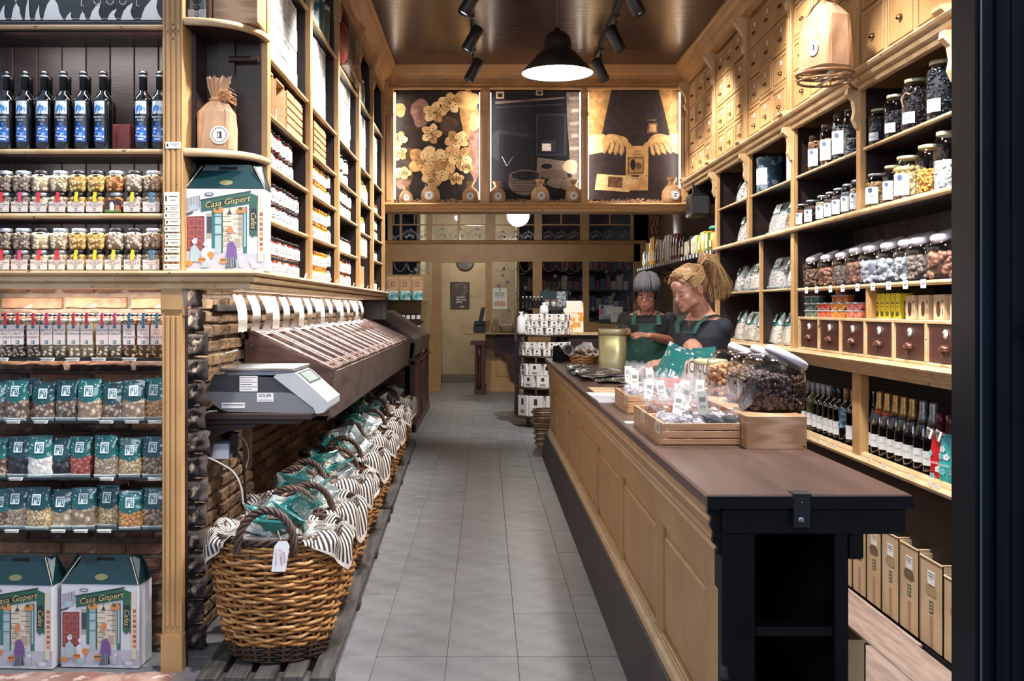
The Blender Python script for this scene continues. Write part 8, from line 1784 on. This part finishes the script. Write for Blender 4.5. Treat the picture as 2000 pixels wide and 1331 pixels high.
def hand(q, wrist, d, nrm, s=1.0, curl=.6, thumb=1):
    """palm and five separate curled fingers; d along the hand, nrm = back of the hand"""
    d = Vector(d).normalized(); nrm = (Vector(nrm)-d*Vector(nrm).dot(d)).normalized(); sd = d.cross(nrm)*thumb; w_ = Vector(wrist)
    rot = Matrix((sd, d, nrm)).transposed()
    q.ell(w_+d*.045*s, (.038*s, .05*s, .016*s), 0, 12, 8, rot)
    for i, (off, L_) in enumerate(((.028, .070), (.010, .078), (-.009, .072), (-.027, .056))):
        p = w_+d*.078*s+sd*off*s; c = curl*(1+.12*i); dirs = d*math.cos(c*.4)-nrm*math.sin(c*.4); pts = [w_+d*.05*s+sd*off*s*.9, p]
        for seg in range(3):
            a = c*(.5+seg*.6); dr = d*math.cos(a)-nrm*math.sin(a)+sd*off*2; pts.append(pts[-1]+dr*L_*s*(.42, .33, .25)[seg])
        q.tube(pts, [.0085*s, .0088*s, .0082*s, .0074*s, .006*s], 8); q.ell(pts[-1], (.0062*s,)*3, 0, 8, 6)
    pts = [w_+d*.02*s+sd*.022*s, w_+d*.045*s+sd*.045*s-nrm*.012*s, w_+d*.075*s+sd*.050*s-nrm*.028*s, w_+d*.098*s+sd*.040*s-nrm*.040*s]
    q.tube(pts, [.012*s, .0105*s, .009*s, .0065*s], 8); q.ell(pts[-1], (.0068*s,)*3, 0, 8, 6)
def head_local(q, nose=1.0):
    E = lambda c, r, rot=None: q.ell(c, r, 0, 20, 14, rot)
    E((0, .012, .148), (.074, .094, .086)); E((0, -.030, .100), (.060, .062, .075)); E((0, -.045, .055), (.047, .048, .046)); E((0, -.078, .018), (.022, .018, .018)); E((0, -.055, .030), (.040, .040, .026))
    for s in (-1, 1):
        E((s*.036, -.062, .078), (.026, .026, .026)); E((s*.036, -.028, .046), (.026, .045, .030)); E((s*.030, -.076, .118), (.022, .014, .008)); E((s*.074, .012, .095), (.007, .019, .032)); E((s*.076, .018, .108), (.009, .012, .016))
        E((s*.030, -.074, .104), (.014, .012, .008))
    E((0, -.076, .15), (.045, .025, .035))
    q.tube([(0, -.086, .114), (0, -.098, .095), (0, -.112, .078)], [.0075, .009, .0115*nose], 10); E((0, -.106, .076), (.014, .012, .009))
    E((0, -.088, .048), (.022, .012, .0065)); E((0, -.087, .038), (.019, .012, .007)); E((0, -.082, .058), (.024, .014, .010))
def face_parts(root, Mx, iris='3A2A22', lipc='A8605A', browc='6A4A38', closed=.7):
    q = B()
    for s in (-1, 1):
        q.merge(B().ell((s*.030, -.0775, .0995), (.011, .007, .003), 0, 12, 6), Mx); 
    P('eye', q, M('dull_eye_white', 'B5A39A', .3), root)  # greyish beige base colour for the eye whites
    q = B()
    for s in (-1, 1): q.merge(B().tube([(s*.018, -.0885, .099), (s*.025, -.0925, .0965), (s*.034, -.0925, .0962), (s*.043, -.0865, .0985)], .0019, 5), Mx)
    P('eyelash', q, M('lash_dark', '2A1C18', .6), root)
    q = B()
    for s in (-1, 1): q.merge(B().tube([(s*.014, -.0915, .119), (s*.028, -.0925, .1235), (s*.046, -.0825, .119)], [.0025, .003, .0018], 5), Mx)
    P('eyebrow', q, M('brow_'+browc, browc, .7), root)
    q = B(); q.merge(B().tube([(-.022, -.0915, .0445), (-.011, -.0985, .0465), (0, -.0995, .0450), (.011, -.0985, .0465), (.022, -.0915, .0445)], [.0015, .0036, .0036, .0036, .0015], 6).tube([(-.019, -.0915, .0415), (-.008, -.0985, .0385), (.008, -.0985, .0385), (.019, -.0915, .0415)], [.0015, .0042, .0042, .0015], 6), Mx)
    P('lips', q, M('lips_'+lipc, lipc, .4), root)
def Mhead(loc, yaw, pitch, roll=0, s=1.0):   # face looks along -Y before rotation
    return Matrix.Translation(loc) @ Matrix.Rotation(yaw, 4, 'Z') @ Matrix.Rotation(pitch, 4, 'X') @ Matrix.Rotation(roll, 4, 'Y') @ Matrix.Scale(s, 4)
def torso(q, c, yaw, levels):
    """stack of superellipse rings; levels: (z, half width, half depth, dx, dy) in body frame"""
    n = 28; vs = []; Mx = Matrix.Translation(c) @ Matrix.Rotation(yaw, 4, 'Z')
    for z, a, b_, dx, dy in levels:
        for i in range(n):
            t = 2*PI*i/n; ca, sa = math.cos(t), math.sin(t); vs.append(Mx @ Vector((dx+a*math.copysign(abs(ca)**.85, ca), dy+b_*math.copysign(abs(sa)**.85, sa), z)))
    m = len(levels); q.add(vs, [(j*n+i, j*n+(i+1) % n, (j+1)*n+(i+1) % n, (j+1)*n+i) for j in range(m-1) for i in range(n)]+[list(range(n))[::-1], [n*(m-1)+i for i in range(n)]], 0, True)
    return Mx
def strands(q, rt, Mx, paths, r=.0035, n=5, mi=0):
    for p in paths: q.merge(B().tube(p, [r*.6]+[r]*(len(p)-2)+[r*.25], n, mi), Mx)

# ---------- dark-haired woman
D = T('person', 'woman with short greying dark hair and glasses in a green apron, filling a clear bag', 'person', (1.22, 7.52, 0))
D.location = (0, 0, 0)
cD = (1.225, 7.55, 0); yD = -.22
body = B()
LVD = [(.92, .175, .12, 0, 0), (1.02, .15, .105, 0, 0), (1.15, .165, .115, 0, -.005), (1.24, .185, .12, 0, -.005), (1.31, .185, .10, 0, .0), (1.355, .13, .075, 0, .01), (1.385, .06, .055, 0, .0), (1.43, .052, .052, 0, -.02)]
MD = torso(body, cD, yD, LVD)
mk_ = lambda Mx, v: Mx @ Vector(v)
hD = mk_(MD, (0.0, -.055, 1.405))
HM = Mhead(hD, yD-.10, .30, .05, 1.06)
limb(body, mk_(MD, (0, .0, 1.36)), HM @ Vector((0, .02, .06)), .055, .052)
hq = B(); head_local(hq); body.merge(hq, HM)
# legs and lower body
for s in (-1, 1): limb(body, mk_(MD, (s*.085, 0, .92)), mk_(MD, (s*.09, -.01, .50)), .088, .058); limb(body, mk_(MD, (s*.09, -.01, .50)), mk_(MD, (s*.09, .02, .10)), .055, .038); body.ell(mk_(MD, (s*.09, -.05, .045)), (.04, .11, .042), 0, 12, 8, Matrix.Rotation(yD, 3, 'Z'))
# arms: her right (picture left) hand by the tin, her left (picture right) forearm across
shR, shL = mk_(MD, (-.175, 0, 1.315)), mk_(MD, (.175, 0, 1.315))
elR = Vector(at(1212, 655, 7.50)); elR.z = 1.17; wrR = Vector(at(1224, 645, 7.22)); wrR.z = 1.225
elL = Vector(at(1312, 662, 7.48)); elL.z = 1.14; wrL = Vector(at(1268, 655, 7.22)); wrL.z = 1.19
for sh, el, wr in ((shR, elR, wrR), (shL, elL, wrL)): limb(body, sh, el, .052, .040, mid=.004); limb(body, el, wr, .040, .026, mid=.004)
hand(body, wrR, (-.45, -.5, .05), (0, .2, 1), .95, .9, -1); hand(body, wrL, (-1, -.35, .12), (.1, -.5, 1), 1.0, .45, 1)
remesh(body, 'body', [SKIN], .0052, 2, D, head=HM)
face_parts(D, HM, lipc='A8655C', browc='4A3E3C')
sh = B()
LS = [(.90, .185, .130, 0, 0), (1.02, .162, .117, 0, 0), (1.15, .177, .127, 0, -.005), (1.24, .197, .130, 0, -.005), (1.31, .197, .110, 0, 0), (1.345, .150, .088, 0, .012)]
torso(sh, cD, yD, LS)
for a, b_ in ((shR, elR), (shL, elL)): limb(sh, a, a+(b_-a)*.72, .057, .062)
# scooped neckline
tsh = remesh(sh, 'black_tshirt', [M('black_cotton', '16171A', .8)], .0075, 2, D)
q = B()
def apron_front(q, Mx, zs, hw, dep, off=.004, n=14):
    vs = []
    for z, w_, d_ in zip(zs, hw, dep):
        for i in range(n+1):
            u = -1+2*i/n; vs.append(Mx @ Vector((u*w_, -d_*math.sqrt(max(.02, 1-(u*.8)**2))-off, z)))
    m = len(zs); q.add(vs, [(j*(n+1)+i, j*(n+1)+i+1, (j+1)*(n+1)+i+1, (j+1)*(n+1)+i) for j in range(m-1) for i in range(n)], 0, True)
GRN = M('green_apron', '2A5C50', .75, col2='234C43', sc=6, bump=.15, bsc=40)
apron_front(q, MD, [.60, .90, 1.02, 1.12, 1.20, 1.275], [.20, .19, .17, .155, .135, .115], [.155, .145, .135, .142, .142, .128])
apron_front(q, MD, [1.262, 1.28], [.118, .118], [.133, .133])
for s in (-1, 1): ribbon(q, [mk_(MD, p) for p in ((s*.098, -.133, 1.27), (s*.096, -.122, 1.31), (s*.092, -.095, 1.345), (s*.088, -.05, 1.362), (s*.082, .0, 1.368))], .032, MD.to_3x3() @ Vector((1, 0, 0)))
P('apron', q, GRN, D)
q = B(); E1 = MD @ Matrix.Translation((.055, -.142, 1.165)) @ Matrix.Rotation(PI/2, 4, 'X'); q.add([E1 @ Vector(p) for p in ((-.017, -.022, .008), (.017, -.022, .004), (.017, .02, .004), (-.017, .02, .008))], [(0, 1, 2, 3)], 0)
q.add([E1 @ Vector(p) for p in ((-.011, -.017, .0088), (.011, -.017, .006), (.011, .005, .006), (-.011, .005, .0088))], [(0, 1, 2, 3)], 1); q.add([E1 @ Vector(p) for p in ((-.007, -.013, .0095), (.0, -.013, .009), (.0, .0, .009), (-.007, .0, .0095))], [(0, 1, 2, 3)], 0)
P('apron_emblem', q, [M('emblem_pale_green', 'B8D0C4', .6), GRN], D)
q = B(); q.tube([HM @ Vector(p) for p in ((-.055, .03, .0), (-.045, -.02, -.035), (-.01, -.045, -.075), (0, -.05, -.095), (.015, -.045, -.07), (.05, -.015, -.03), (.06, .03, .01))], .0035, 5); P('cord_necklace', q, BLK, D)
# hair: cap plus strands
HG = M('greying_hair', '46444A', .45, col2='1C1B1F', sc=26, stretch=(6, 1, 1), lo=.35, hi=.6); 
hr = B(); hr.ell((0, .022, .160), (.088, .104, .090), 0, 20, 14); hr.ell((0, .05, .11), (.084, .078, .085), 0, 16, 12)
for s in (-1, 1): hr.ell((s*.076, .012, .115), (.018, .045, .055), 0, 12, 8)
hr.ell((0, -.070, .188), (.058, .030, .030), 0, 14, 10)
H2 = B(); H2.merge(hr, HM); remesh(H2, 'hair', [HG], .006, 2, D)
q = B(); rr = random.Random(2); pth = []
for i in range(520):
    a = rr.uniform(-PI*.98, PI*.98); x0 = .02*math.sin(a); 
    ex, ey = .092*math.sin(a), .012-.108*math.cos(a)*(1 if math.cos(a) > 0 else .95); front = math.cos(a) > .55; zb = .140+rr.uniform(-.01, .018) if front else rr.uniform(.035, .08)
    fl = rr.uniform(.0, .02)
    pth.append([(0, .02, .235), (ex*.06, ey*.06+.01, .268+rr.uniform(0, .004)), (ex*.36, ey*.34+.01, .264), (ex*.68, ey*.62+.01, .246), (ex*.98, ey*.98, .195), (ex*1.03, ey*1.03, .15), (ex*(1.05+fl*6*(not front))+rr.uniform(-.008, .012), ey*1.04+rr.uniform(-.006, .006), zb)])
strands(q, D, HM, pth, .0023, 4); P('hair_strands', q, [HG], D)
q = B(); pth = []
for i in range(260):
    a = rr.uniform(-2.6, 2.6); ex, ey = .094*math.sin(a), .012-.112*math.cos(a); pth.append([(0, .005, .272), (ex*.38, ey*.36+.01, .267), (ex*.72, ey*.68+.01, .249), (ex*.99, ey*1.0, .202), (ex*1.04, ey*1.05, .158+rr.uniform(-.02, .02))])
strands(q, D, HM, pth, .0014, 4); P('grey_streaks', q, M('silver_hair', '85878F', .4), D)
# glasses
def glasses(Mx, label, col, up=0, tilt=0):
    t = T('eyeglasses', label, 'glasses', (0, 0, 0)); q = B(); G = Mx @ Matrix.Translation((0, -.098, .100+up)) @ Matrix.Rotation(tilt, 4, 'X')
    for s in (-1, 1):
        q.merge(B().tube([(s*.033+.025*math.copysign(abs(math.cos(a))**.7, math.cos(a)), .004*abs(math.cos(a)), .0165*math.copysign(abs(math.sin(a))**.7, math.sin(a))) for a in [i*PI/10 for i in range(20)]], .0022, 5, closed=True), G)
        q.merge(B().tube([(s*.058, .004, .006), (s*.072, .03, .006), (s*.080, .09, .004), (s*.078, .12, -.012)], .002, 5), G)
    q.merge(B().tube([(-.009, 0, .003), (0, -.003, .006), (.009, 0, .003)], .002, 5), G); P('frame', q, col, t)
    return t
g1 = glasses(HM, 'dark-rimmed glasses worn low by the dark-haired woman', M('dark_frame', '1E1A1E', .3)); 
# plastic film glove-bag and clear bag in her hands
t = T('clear_bag', 'clear plastic bag held open by the dark-haired woman', 'bag', (0, 0, 0)); q = B(); a0 = wrL+Vector((-.12, -.06, .02)); q.grid(lambda u, v: (a0.x-.05+.13*u+.10*v*.6, a0.y+.02*math.sin(u*5), a0.z+.01-.15*v+.04*u*(1-v)+.006*noise.noise((u*6, v*6, 1))), 8, 8, sm=False); P('film', q, FILM, t)
t = T('film_wrap', 'crumpled clear film gathered round her right hand above the gold tin', 'film', (0, 0, 0)); q = B(); c = wrR+Vector((-.05, -.05, .02)); q.ell(c, (.055, .05, .035), 0, 14, 10); q.v = [(x+.012*noise.noise((x*40, y*40, z*40)), y, z+.014*noise.noise((x*50, z*50, 3))) for x, y, z in q.v]; q.s = [False]*len(q.s); P('film', q, FILM, t)

# ---------- blonde woman
L = T('person', 'blonde woman with a ponytail and glasses pushed up, navy t-shirt and green apron', 'person', (0, 0, 0))
cL = (1.275, 5.86, 0); yL = -.95
body = B()
LVB = [(.92, .165, .125, 0, 0), (1.02, .148, .11, 0, 0), (1.14, .158, .122, 0, -.01), (1.23, .17, .125, 0, -.012), (1.29, .165, .10, 0, .0), (1.34, .12, .08, 0, .01), (1.38, .065, .06, 0, -.01), (1.43, .056, .056, 0, -.04)]
ML = torso(body, cL, yL, LVB)
hL = Vector(at(1352, 597, 5.80)); hL = Vector((1.205, 5.76, 1.405))
HL = Mhead(hL, -1.02, .36, -.06, 1.06)
limb(body, mk_(ML, (0, .0, 1.35)), HL @ Vector((0, .02, .05)), .060, .054)
hq = B(); head_local(hq, 1.05); body.merge(hq, HL)
for s in (-1, 1): limb(body, mk_(ML, (s*.085, 0, .92)), mk_(ML, (s*.09, -.01, .50)), .09, .06); limb(body, mk_(ML, (s*.09, -.01, .50)), mk_(ML, (s*.09, .02, .10)), .056, .038); body.ell(mk_(ML, (s*.09, -.05, .045)), (.04, .11, .042), 0, 12, 8, Matrix.Rotation(yL, 3, 'Z'))
sN, sF = mk_(ML, (-.155, 0, 1.285)), mk_(ML, (.155, 0, 1.285))
# near arm (towards the camera): her right arm
eN = Vector(at(1368, 705, 5.52)); eN.z = 1.06; wN = Vector((1.04, 5.74, 1.075))
eF = Vector((1.14, 6.16, 1.07)); wF = Vector((1.0, 5.98, 1.04))
print('SN', sN, 'eN', eN)
limb(body, sN, eN, .060, .046, mid=.004); limb(body, eN, wN, .044, .028, mid=.004); limb(body, sF, eF, .055, .042); limb(body, eF, wF, .042, .027)
hand(body, wN, (-1, .15, .0), (.0, -.5, 1), 1.0, .9, 1); hand(body, wF, (-1, -.3, -.1), (0, .2, 1), 1.0, .8, -1)
remesh(body, 'body', [SKIN2], .0052, 2, L, head=HL)
face_parts(L, HL, lipc='B06A60', browc='8A6448')
sh = B(); torso(sh, cL, yL, [(.90, .175, .135, 0, 0), (1.02, .158, .12, 0, 0), (1.14, .168, .132, 0, -.01), (1.23, .182, .135, 0, -.012), (1.29, .178, .112, 0, 0), (1.33, .135, .09, 0, .015)])
limb(sh, sN, sN+(eN-sN)*.42, .062, .074); limb(sh, sF, sF+(eF-sF)*.42, .060, .066)
remesh(sh, 'navy_tshirt', [M('navy_cotton', '262B36', .8, col2='20242E', sc=5)], .0075, 2, L)
q = B(); apron_front(q, ML, [.60, .90, 1.02, 1.12, 1.20, 1.26], [.20, .19, .17, .15, .11, .07], [.165, .155, .145, .152, .152, .145])
for s in (-1, 1): ribbon(q, [mk_(ML, p) for p in ((s*.06, -.150, 1.25), (s*.085, -.130, 1.31), (s*.10, -.075, 1.352), (s*.10, -.01, 1.362), (s*.095, .06, 1.342), (s*.08, .115, 1.27), (s*.05, .14, 1.18), (s*.02, .145, 1.08))], .034, ML.to_3x3() @ Vector((1, 0, 0)))
P('apron', q, GRN, L)
q = B(); E1 = ML @ Matrix.Translation((-.06, -.150, 1.15)) @ Matrix.Rotation(PI/2, 4, 'X'); q.add([E1 @ Vector(p) for p in ((-.012, -.03, .01), (.012, -.03, .01), (.012, .03, .01), (-.012, .03, .01))], [(0, 1, 2, 3)], 0); P('apron_emblem', q, [M('emblem_pale_green', 'B8D0C4')], L)
q = B(); q.lathe([(.016, -.003), (.018, 0), (.016, .003), (.001, .003)], 16, M4=ML @ Matrix.Translation((.11, -.16, 1.13)) @ Matrix.Rotation(PI/2, 4, 'X')); P('apron_button', q, M('button_cream', 'D8CFC2', .4), L)
BH = M('blonde_hair', '9E7850', .4, col2='6E5034', sc=22, stretch=(5, 1, 1), lo=.38, hi=.62); BH2 = M('pale_blonde_hair', 'BD9A68', .4)
hr = B(); hr.ell((0, .026, .158), (.083, .098, .087), 0, 20, 14); hr.ell((0, -.035, .195), (.060, .050, .034), 0, 14, 10); hr.ell((0, .06, .12), (.074, .066, .075), 0, 16, 12)
H2 = B(); H2.merge(hr, HL); remesh(H2, 'hair', [BH], .006, 2, L)
q = B(); rr = random.Random(6); pth = []
for i in range(420):
    a = rr.uniform(-1, 1); b_ = rr.uniform(0, 1)
    s0 = (.066*a, -.078+.01*b_, .198-.03*abs(a)); 
    nz_ = lambda: rr.uniform(-.004, .004)
    pth.append([s0, (.080*a+nz_(), -.03+nz_()*3, .234-.045*a*a+nz_()*.7), (.074*a+nz_(), .05, .240-.06*a*a+nz_()*.7), (.03*a, .115, .215-.03*abs(a)), (0.01*a, .132, .205)])
for i in range(150):
    s = rr.choice((-1, 1)); z = rr.uniform(.11, .17); pth.append([(s*.068, -.035+rr.uniform(-.02, .02), z+.01), (s*(.087+rr.uniform(0, .004)), .02+rr.uniform(-.01, .01), z+.02+rr.uniform(-.006, .006)), (s*.07, .085, z+.035+rr.uniform(-.006, .006)), (0, .13, .20)])
strands(q, L, HL, pth, .0016, 4); P('hair_strands', q, [BH2], L)
q = B(); q.merge(B().tube([(0, .128, .205), (0, .165, .235), (0, .205, .195), (0, .218, .12), (0, .205, .05), (.01, .195, .01)], [.016, .032, .052, .056, .048, .02], 12), HL); remesh(q, 'ponytail', [BH], .006, 3, L)
q = B(); q2 = B()
for i in range(900):
    a = rr.uniform(0, 2*PI); r = rr.random()**.6; u, v = r*math.cos(a), r*math.sin(a); e = rr.uniform(.75, 1.1)
    k_ = rr.uniform(.35, 1); wv = [.006*math.sin(i+j*2.1) for j in range(6)]; p = [(u*.012, .128+v*.01, .205+v*.01), (u*.03, .165+v*.02, .235+.02*v), (u*.055, .205+.035*v, .20+.03*v), (u*.065, .215+.045*v*e, .12+.02*v), (u*.06+rr.uniform(-.015, .015), .205+.06*v*e+rr.uniform(-.01, .035), .045*e), (u*.05+rr.uniform(-.02, .02), .19+.06*v+rr.uniform(-.02, .045), -.02*e-.02*rr.random())]
    p = [(x+wv[j], y-wv[j], z) for j, (x, y, z) in enumerate(p)]; p[5] = tuple(p[4][j]+(p[5][j]-p[4][j])*k_ for j in range(3))
    (q if i % 2 else q2).merge(B().tube(p, [.0016, .002, .002, .0018, .0014, .0006], 4), HL)
P('ponytail', q, BH2, L); P('ponytail', q2, BH, L); q = B(); q.merge(B().tube([(.014*math.cos(a), .135+.004*math.sin(a), .206+.016*math.sin(a)) for a in [i*PI/6 for i in range(12)]], .005, 6, closed=True), HL); P('hair_tie', q, BLK, L)
g2 = glasses(HL, 'reddish-brown glasses pushed up on the blonde woman\'s hair', M('tortoise_frame', '5A2A20', .3), .105, -.9)
q = B(); q.tube([mk_(ML, (-.05, -.06, 1.37)), mk_(ML, (-.02, -.10, 1.325)), mk_(ML, (0, -.115, 1.30)), mk_(ML, (.02, -.10, 1.325)), mk_(ML, (.05, -.06, 1.37))], .0015, 4).lathe([(.001, 0), (.008, .001), (.001, .002)], 10, M4=ML @ Matrix.Translation((0, -.118, 1.295)) @ Matrix.Rotation(PI/2, 4, 'X')); P('necklace', q, BRASS, L)

D.location = (.05, .3, 0); g1.location = (.05, .3, 0)
for o in COL.objects:
    if o.parent is None and o.name.startswith(('clear_bag', 'film_wrap')): o.location = (.05, .3, 0)
L.location = (.025, .09, 0); g2.location = (.025, .09, 0)
# ============================================================ lamps, hanging bag, door frame
MB_ = M('matte_black_metal', '141416', .45)
for x, nm in ((-.10, 'left'), (.95, 'right')):
    t = T('lighting_track', 'black ceiling lighting track on the %s' % nm, 'track', (x, 0, 0)); P('track', B().bev(-.018, .018, 2.4, 8.55, 3.525, 3.56, .003), MB_, t)
LENS = M('spot_lens', 'DCE8FF', .3, emit=5)
def spot(x, y, aim, label):
    t = T('track_spotlight', label, 'spotlight', (x, y, 3.54), 0, 'track spotlights')
    piv = Vector((0, 0, -.19)); d = Vector(aim).normalized(); Q = d.to_track_quat('Z', 'Y').to_matrix().to_4x4()
    Mx = Matrix.Translation(piv) @ Q
    P('adapter', B().bev(-.022, .022, -.05, .05, -.035, .0, .003).tube([(0, 0, -.03), (0, 0, -.17)], .009, 8), MB_, t)
    P('spot_head', B().lathe([(.038, -.11), (.043, -.10), (.043, .085), (.040, .088), (.036, .07)], 24, M4=Mx), MB_, t)
    P('lens', B().lathe([(.037, .066), (.037, .070), (.001, .071)], 20, M4=Mx), LENS, t)
for i, y in enumerate(LSPOT): spot(-.10, y, (-.55, -.05, -1), 'black track spotlight on the left ceiling track, %s from the street' % ORD[i])
for i, y in enumerate(LSPOT): spot(.95, y, (.45, -.05, -1), 'black track spotlight on the right ceiling track, %s from the street' % ORD[i])
pd = T('pendant_lamp', 'black cone pendant lamp hanging over the counter', 'lamp', (.47, 6.5, 2.93))
P('shade', B().lathe(cap=False, n=44, prof=[(.236, 0), (.238, .004), (.12, .135), (.092, .150), (.092, .19), (.085, .235), (.055, .265), (.02, .28), (.015, .30), (.001, .30)]), M('pendant_black', '1C1815', .35), pd)
P('shade_lining', B().lathe([(.232, .004), (.118, .130), (.085, .148), (.001, .150)], 44, cap=False), M('pendant_white', 'F2EFE8', .5, emit=1.2), pd)
P('bulb', B().lathe([(.001, .02), (.10, .03), (.14, .045), (.10, .10), (.001, .12)], 30), M('pendant_glow', 'FFF6E6', .5, emit=14), pd)
P('cord', B().tube([(0, 0, .29), (0, 0, .60)], .006, 6), M('cord_brown', '5A3A28', .5), pd); P('ceiling_rose', B().lathe([(.012, .565), (.028, .59), (.034, .615), (.05, .63)], 20), BRASS, pd)
q = T('ceiling_plate', 'dark round ceiling plate above the pendant lamp', 'ceiling plate', (.47, 6.4, 3.535)); P('plate', B().lathe([(.19, 0), (.2, .02)], 30), MB_, q)
# big kraft bag on a hanging round tray
p = at(1611, 148, 4.55)
kb_ = kraft_sack('kraft_bag', 'large kraft bag with raffia tie on the round tray by the right-hand drawers', (p[0], 4.55, p[2]+.02), -1.25, .215, .46, .17)
t = T('hanging_tray', 'brass-brown double ring tray under the large kraft bag', 'tray', (p[0], 4.55, p[2]))
P('ring', B().tube([(.122*math.cos(a), .122*math.sin(a), .005) for a in [i*PI/20 for i in range(40)]], .008, 8, closed=True), M('brown_ring', '8C6848', .3, .3), t); P('ring', B().tube([(.118*math.cos(a), .118*math.sin(a), -.025) for a in [i*PI/20 for i in range(40)]], .006, 8, closed=True), M('brown_ring', '8C6848'), t)
P('cross_bar', B().bev(-.015, .015, -.12, .12, -.0, .006, .002).bev(-.12, .12, -.012, .012, .0, .005, .002).bev(-.01, .01, -.12, .12, -.03, -.024, .002), M('brown_ring', '8C6848'), t); P('wall_arm', B().tube([(.11, .04, -.01), (.2, .2, -.01), (.26, .27, -.01)], .008, 6), M('brown_ring', '8C6848'), t)
q = B().add([(-.13, -.03, .30), (-.10, -.05, .34), (-.05, -.07, .42), (-.075, -.04, .40)], [(0, 1, 2, 3), (3, 2, 1, 0)]); tag(P('tag', q, M('tag_slate', '3A3D46', .5), None, (p[0], 4.55, p[2])), 'dark and white swing tag on the large kraft bag', 'tag')
# dark door frame at the street side, right
NV = M('navy_lacquer', '050B12', .35, col2='080F18', sc=3, spec=.12)
df = ST('door_1', B().b(.590, .62, 1.20, 1.26, 0, 2.6), NV, 'dark navy street door frame on the right', 'door frame')
P('frame_moulding', B().bev(.612, .630, 1.185, 1.25, 0, 2.6, .006).bev(.628, .655, 1.20, 1.26, 0, 2.6, .004).bev(.652, .664, 1.185, 1.25, 0, 2.6, .005).b(.664, .95, 1.20, 1.26, 0, 2.6), NV, df)
P('glazing_bead', B().tube([(.596, 1.197, .0), (.596, 1.197, 2.6)], .0016, 5).tube([(.657, 1.182, 0), (.657, 1.182, 2.6)], .0014, 5), M('bead_grey', '3A4048', .3), df)
P('door_stop', B().lathe([(.001, -.012), (.010, -.008), (.012, 0), (.010, .008), (.001, .012)], 16, M4=FX(.655, 1.178, 1.37)), M('stop_pale', 'A5B4DC', .3, emit=.0), df)
# low dark sill panel at the far left edge
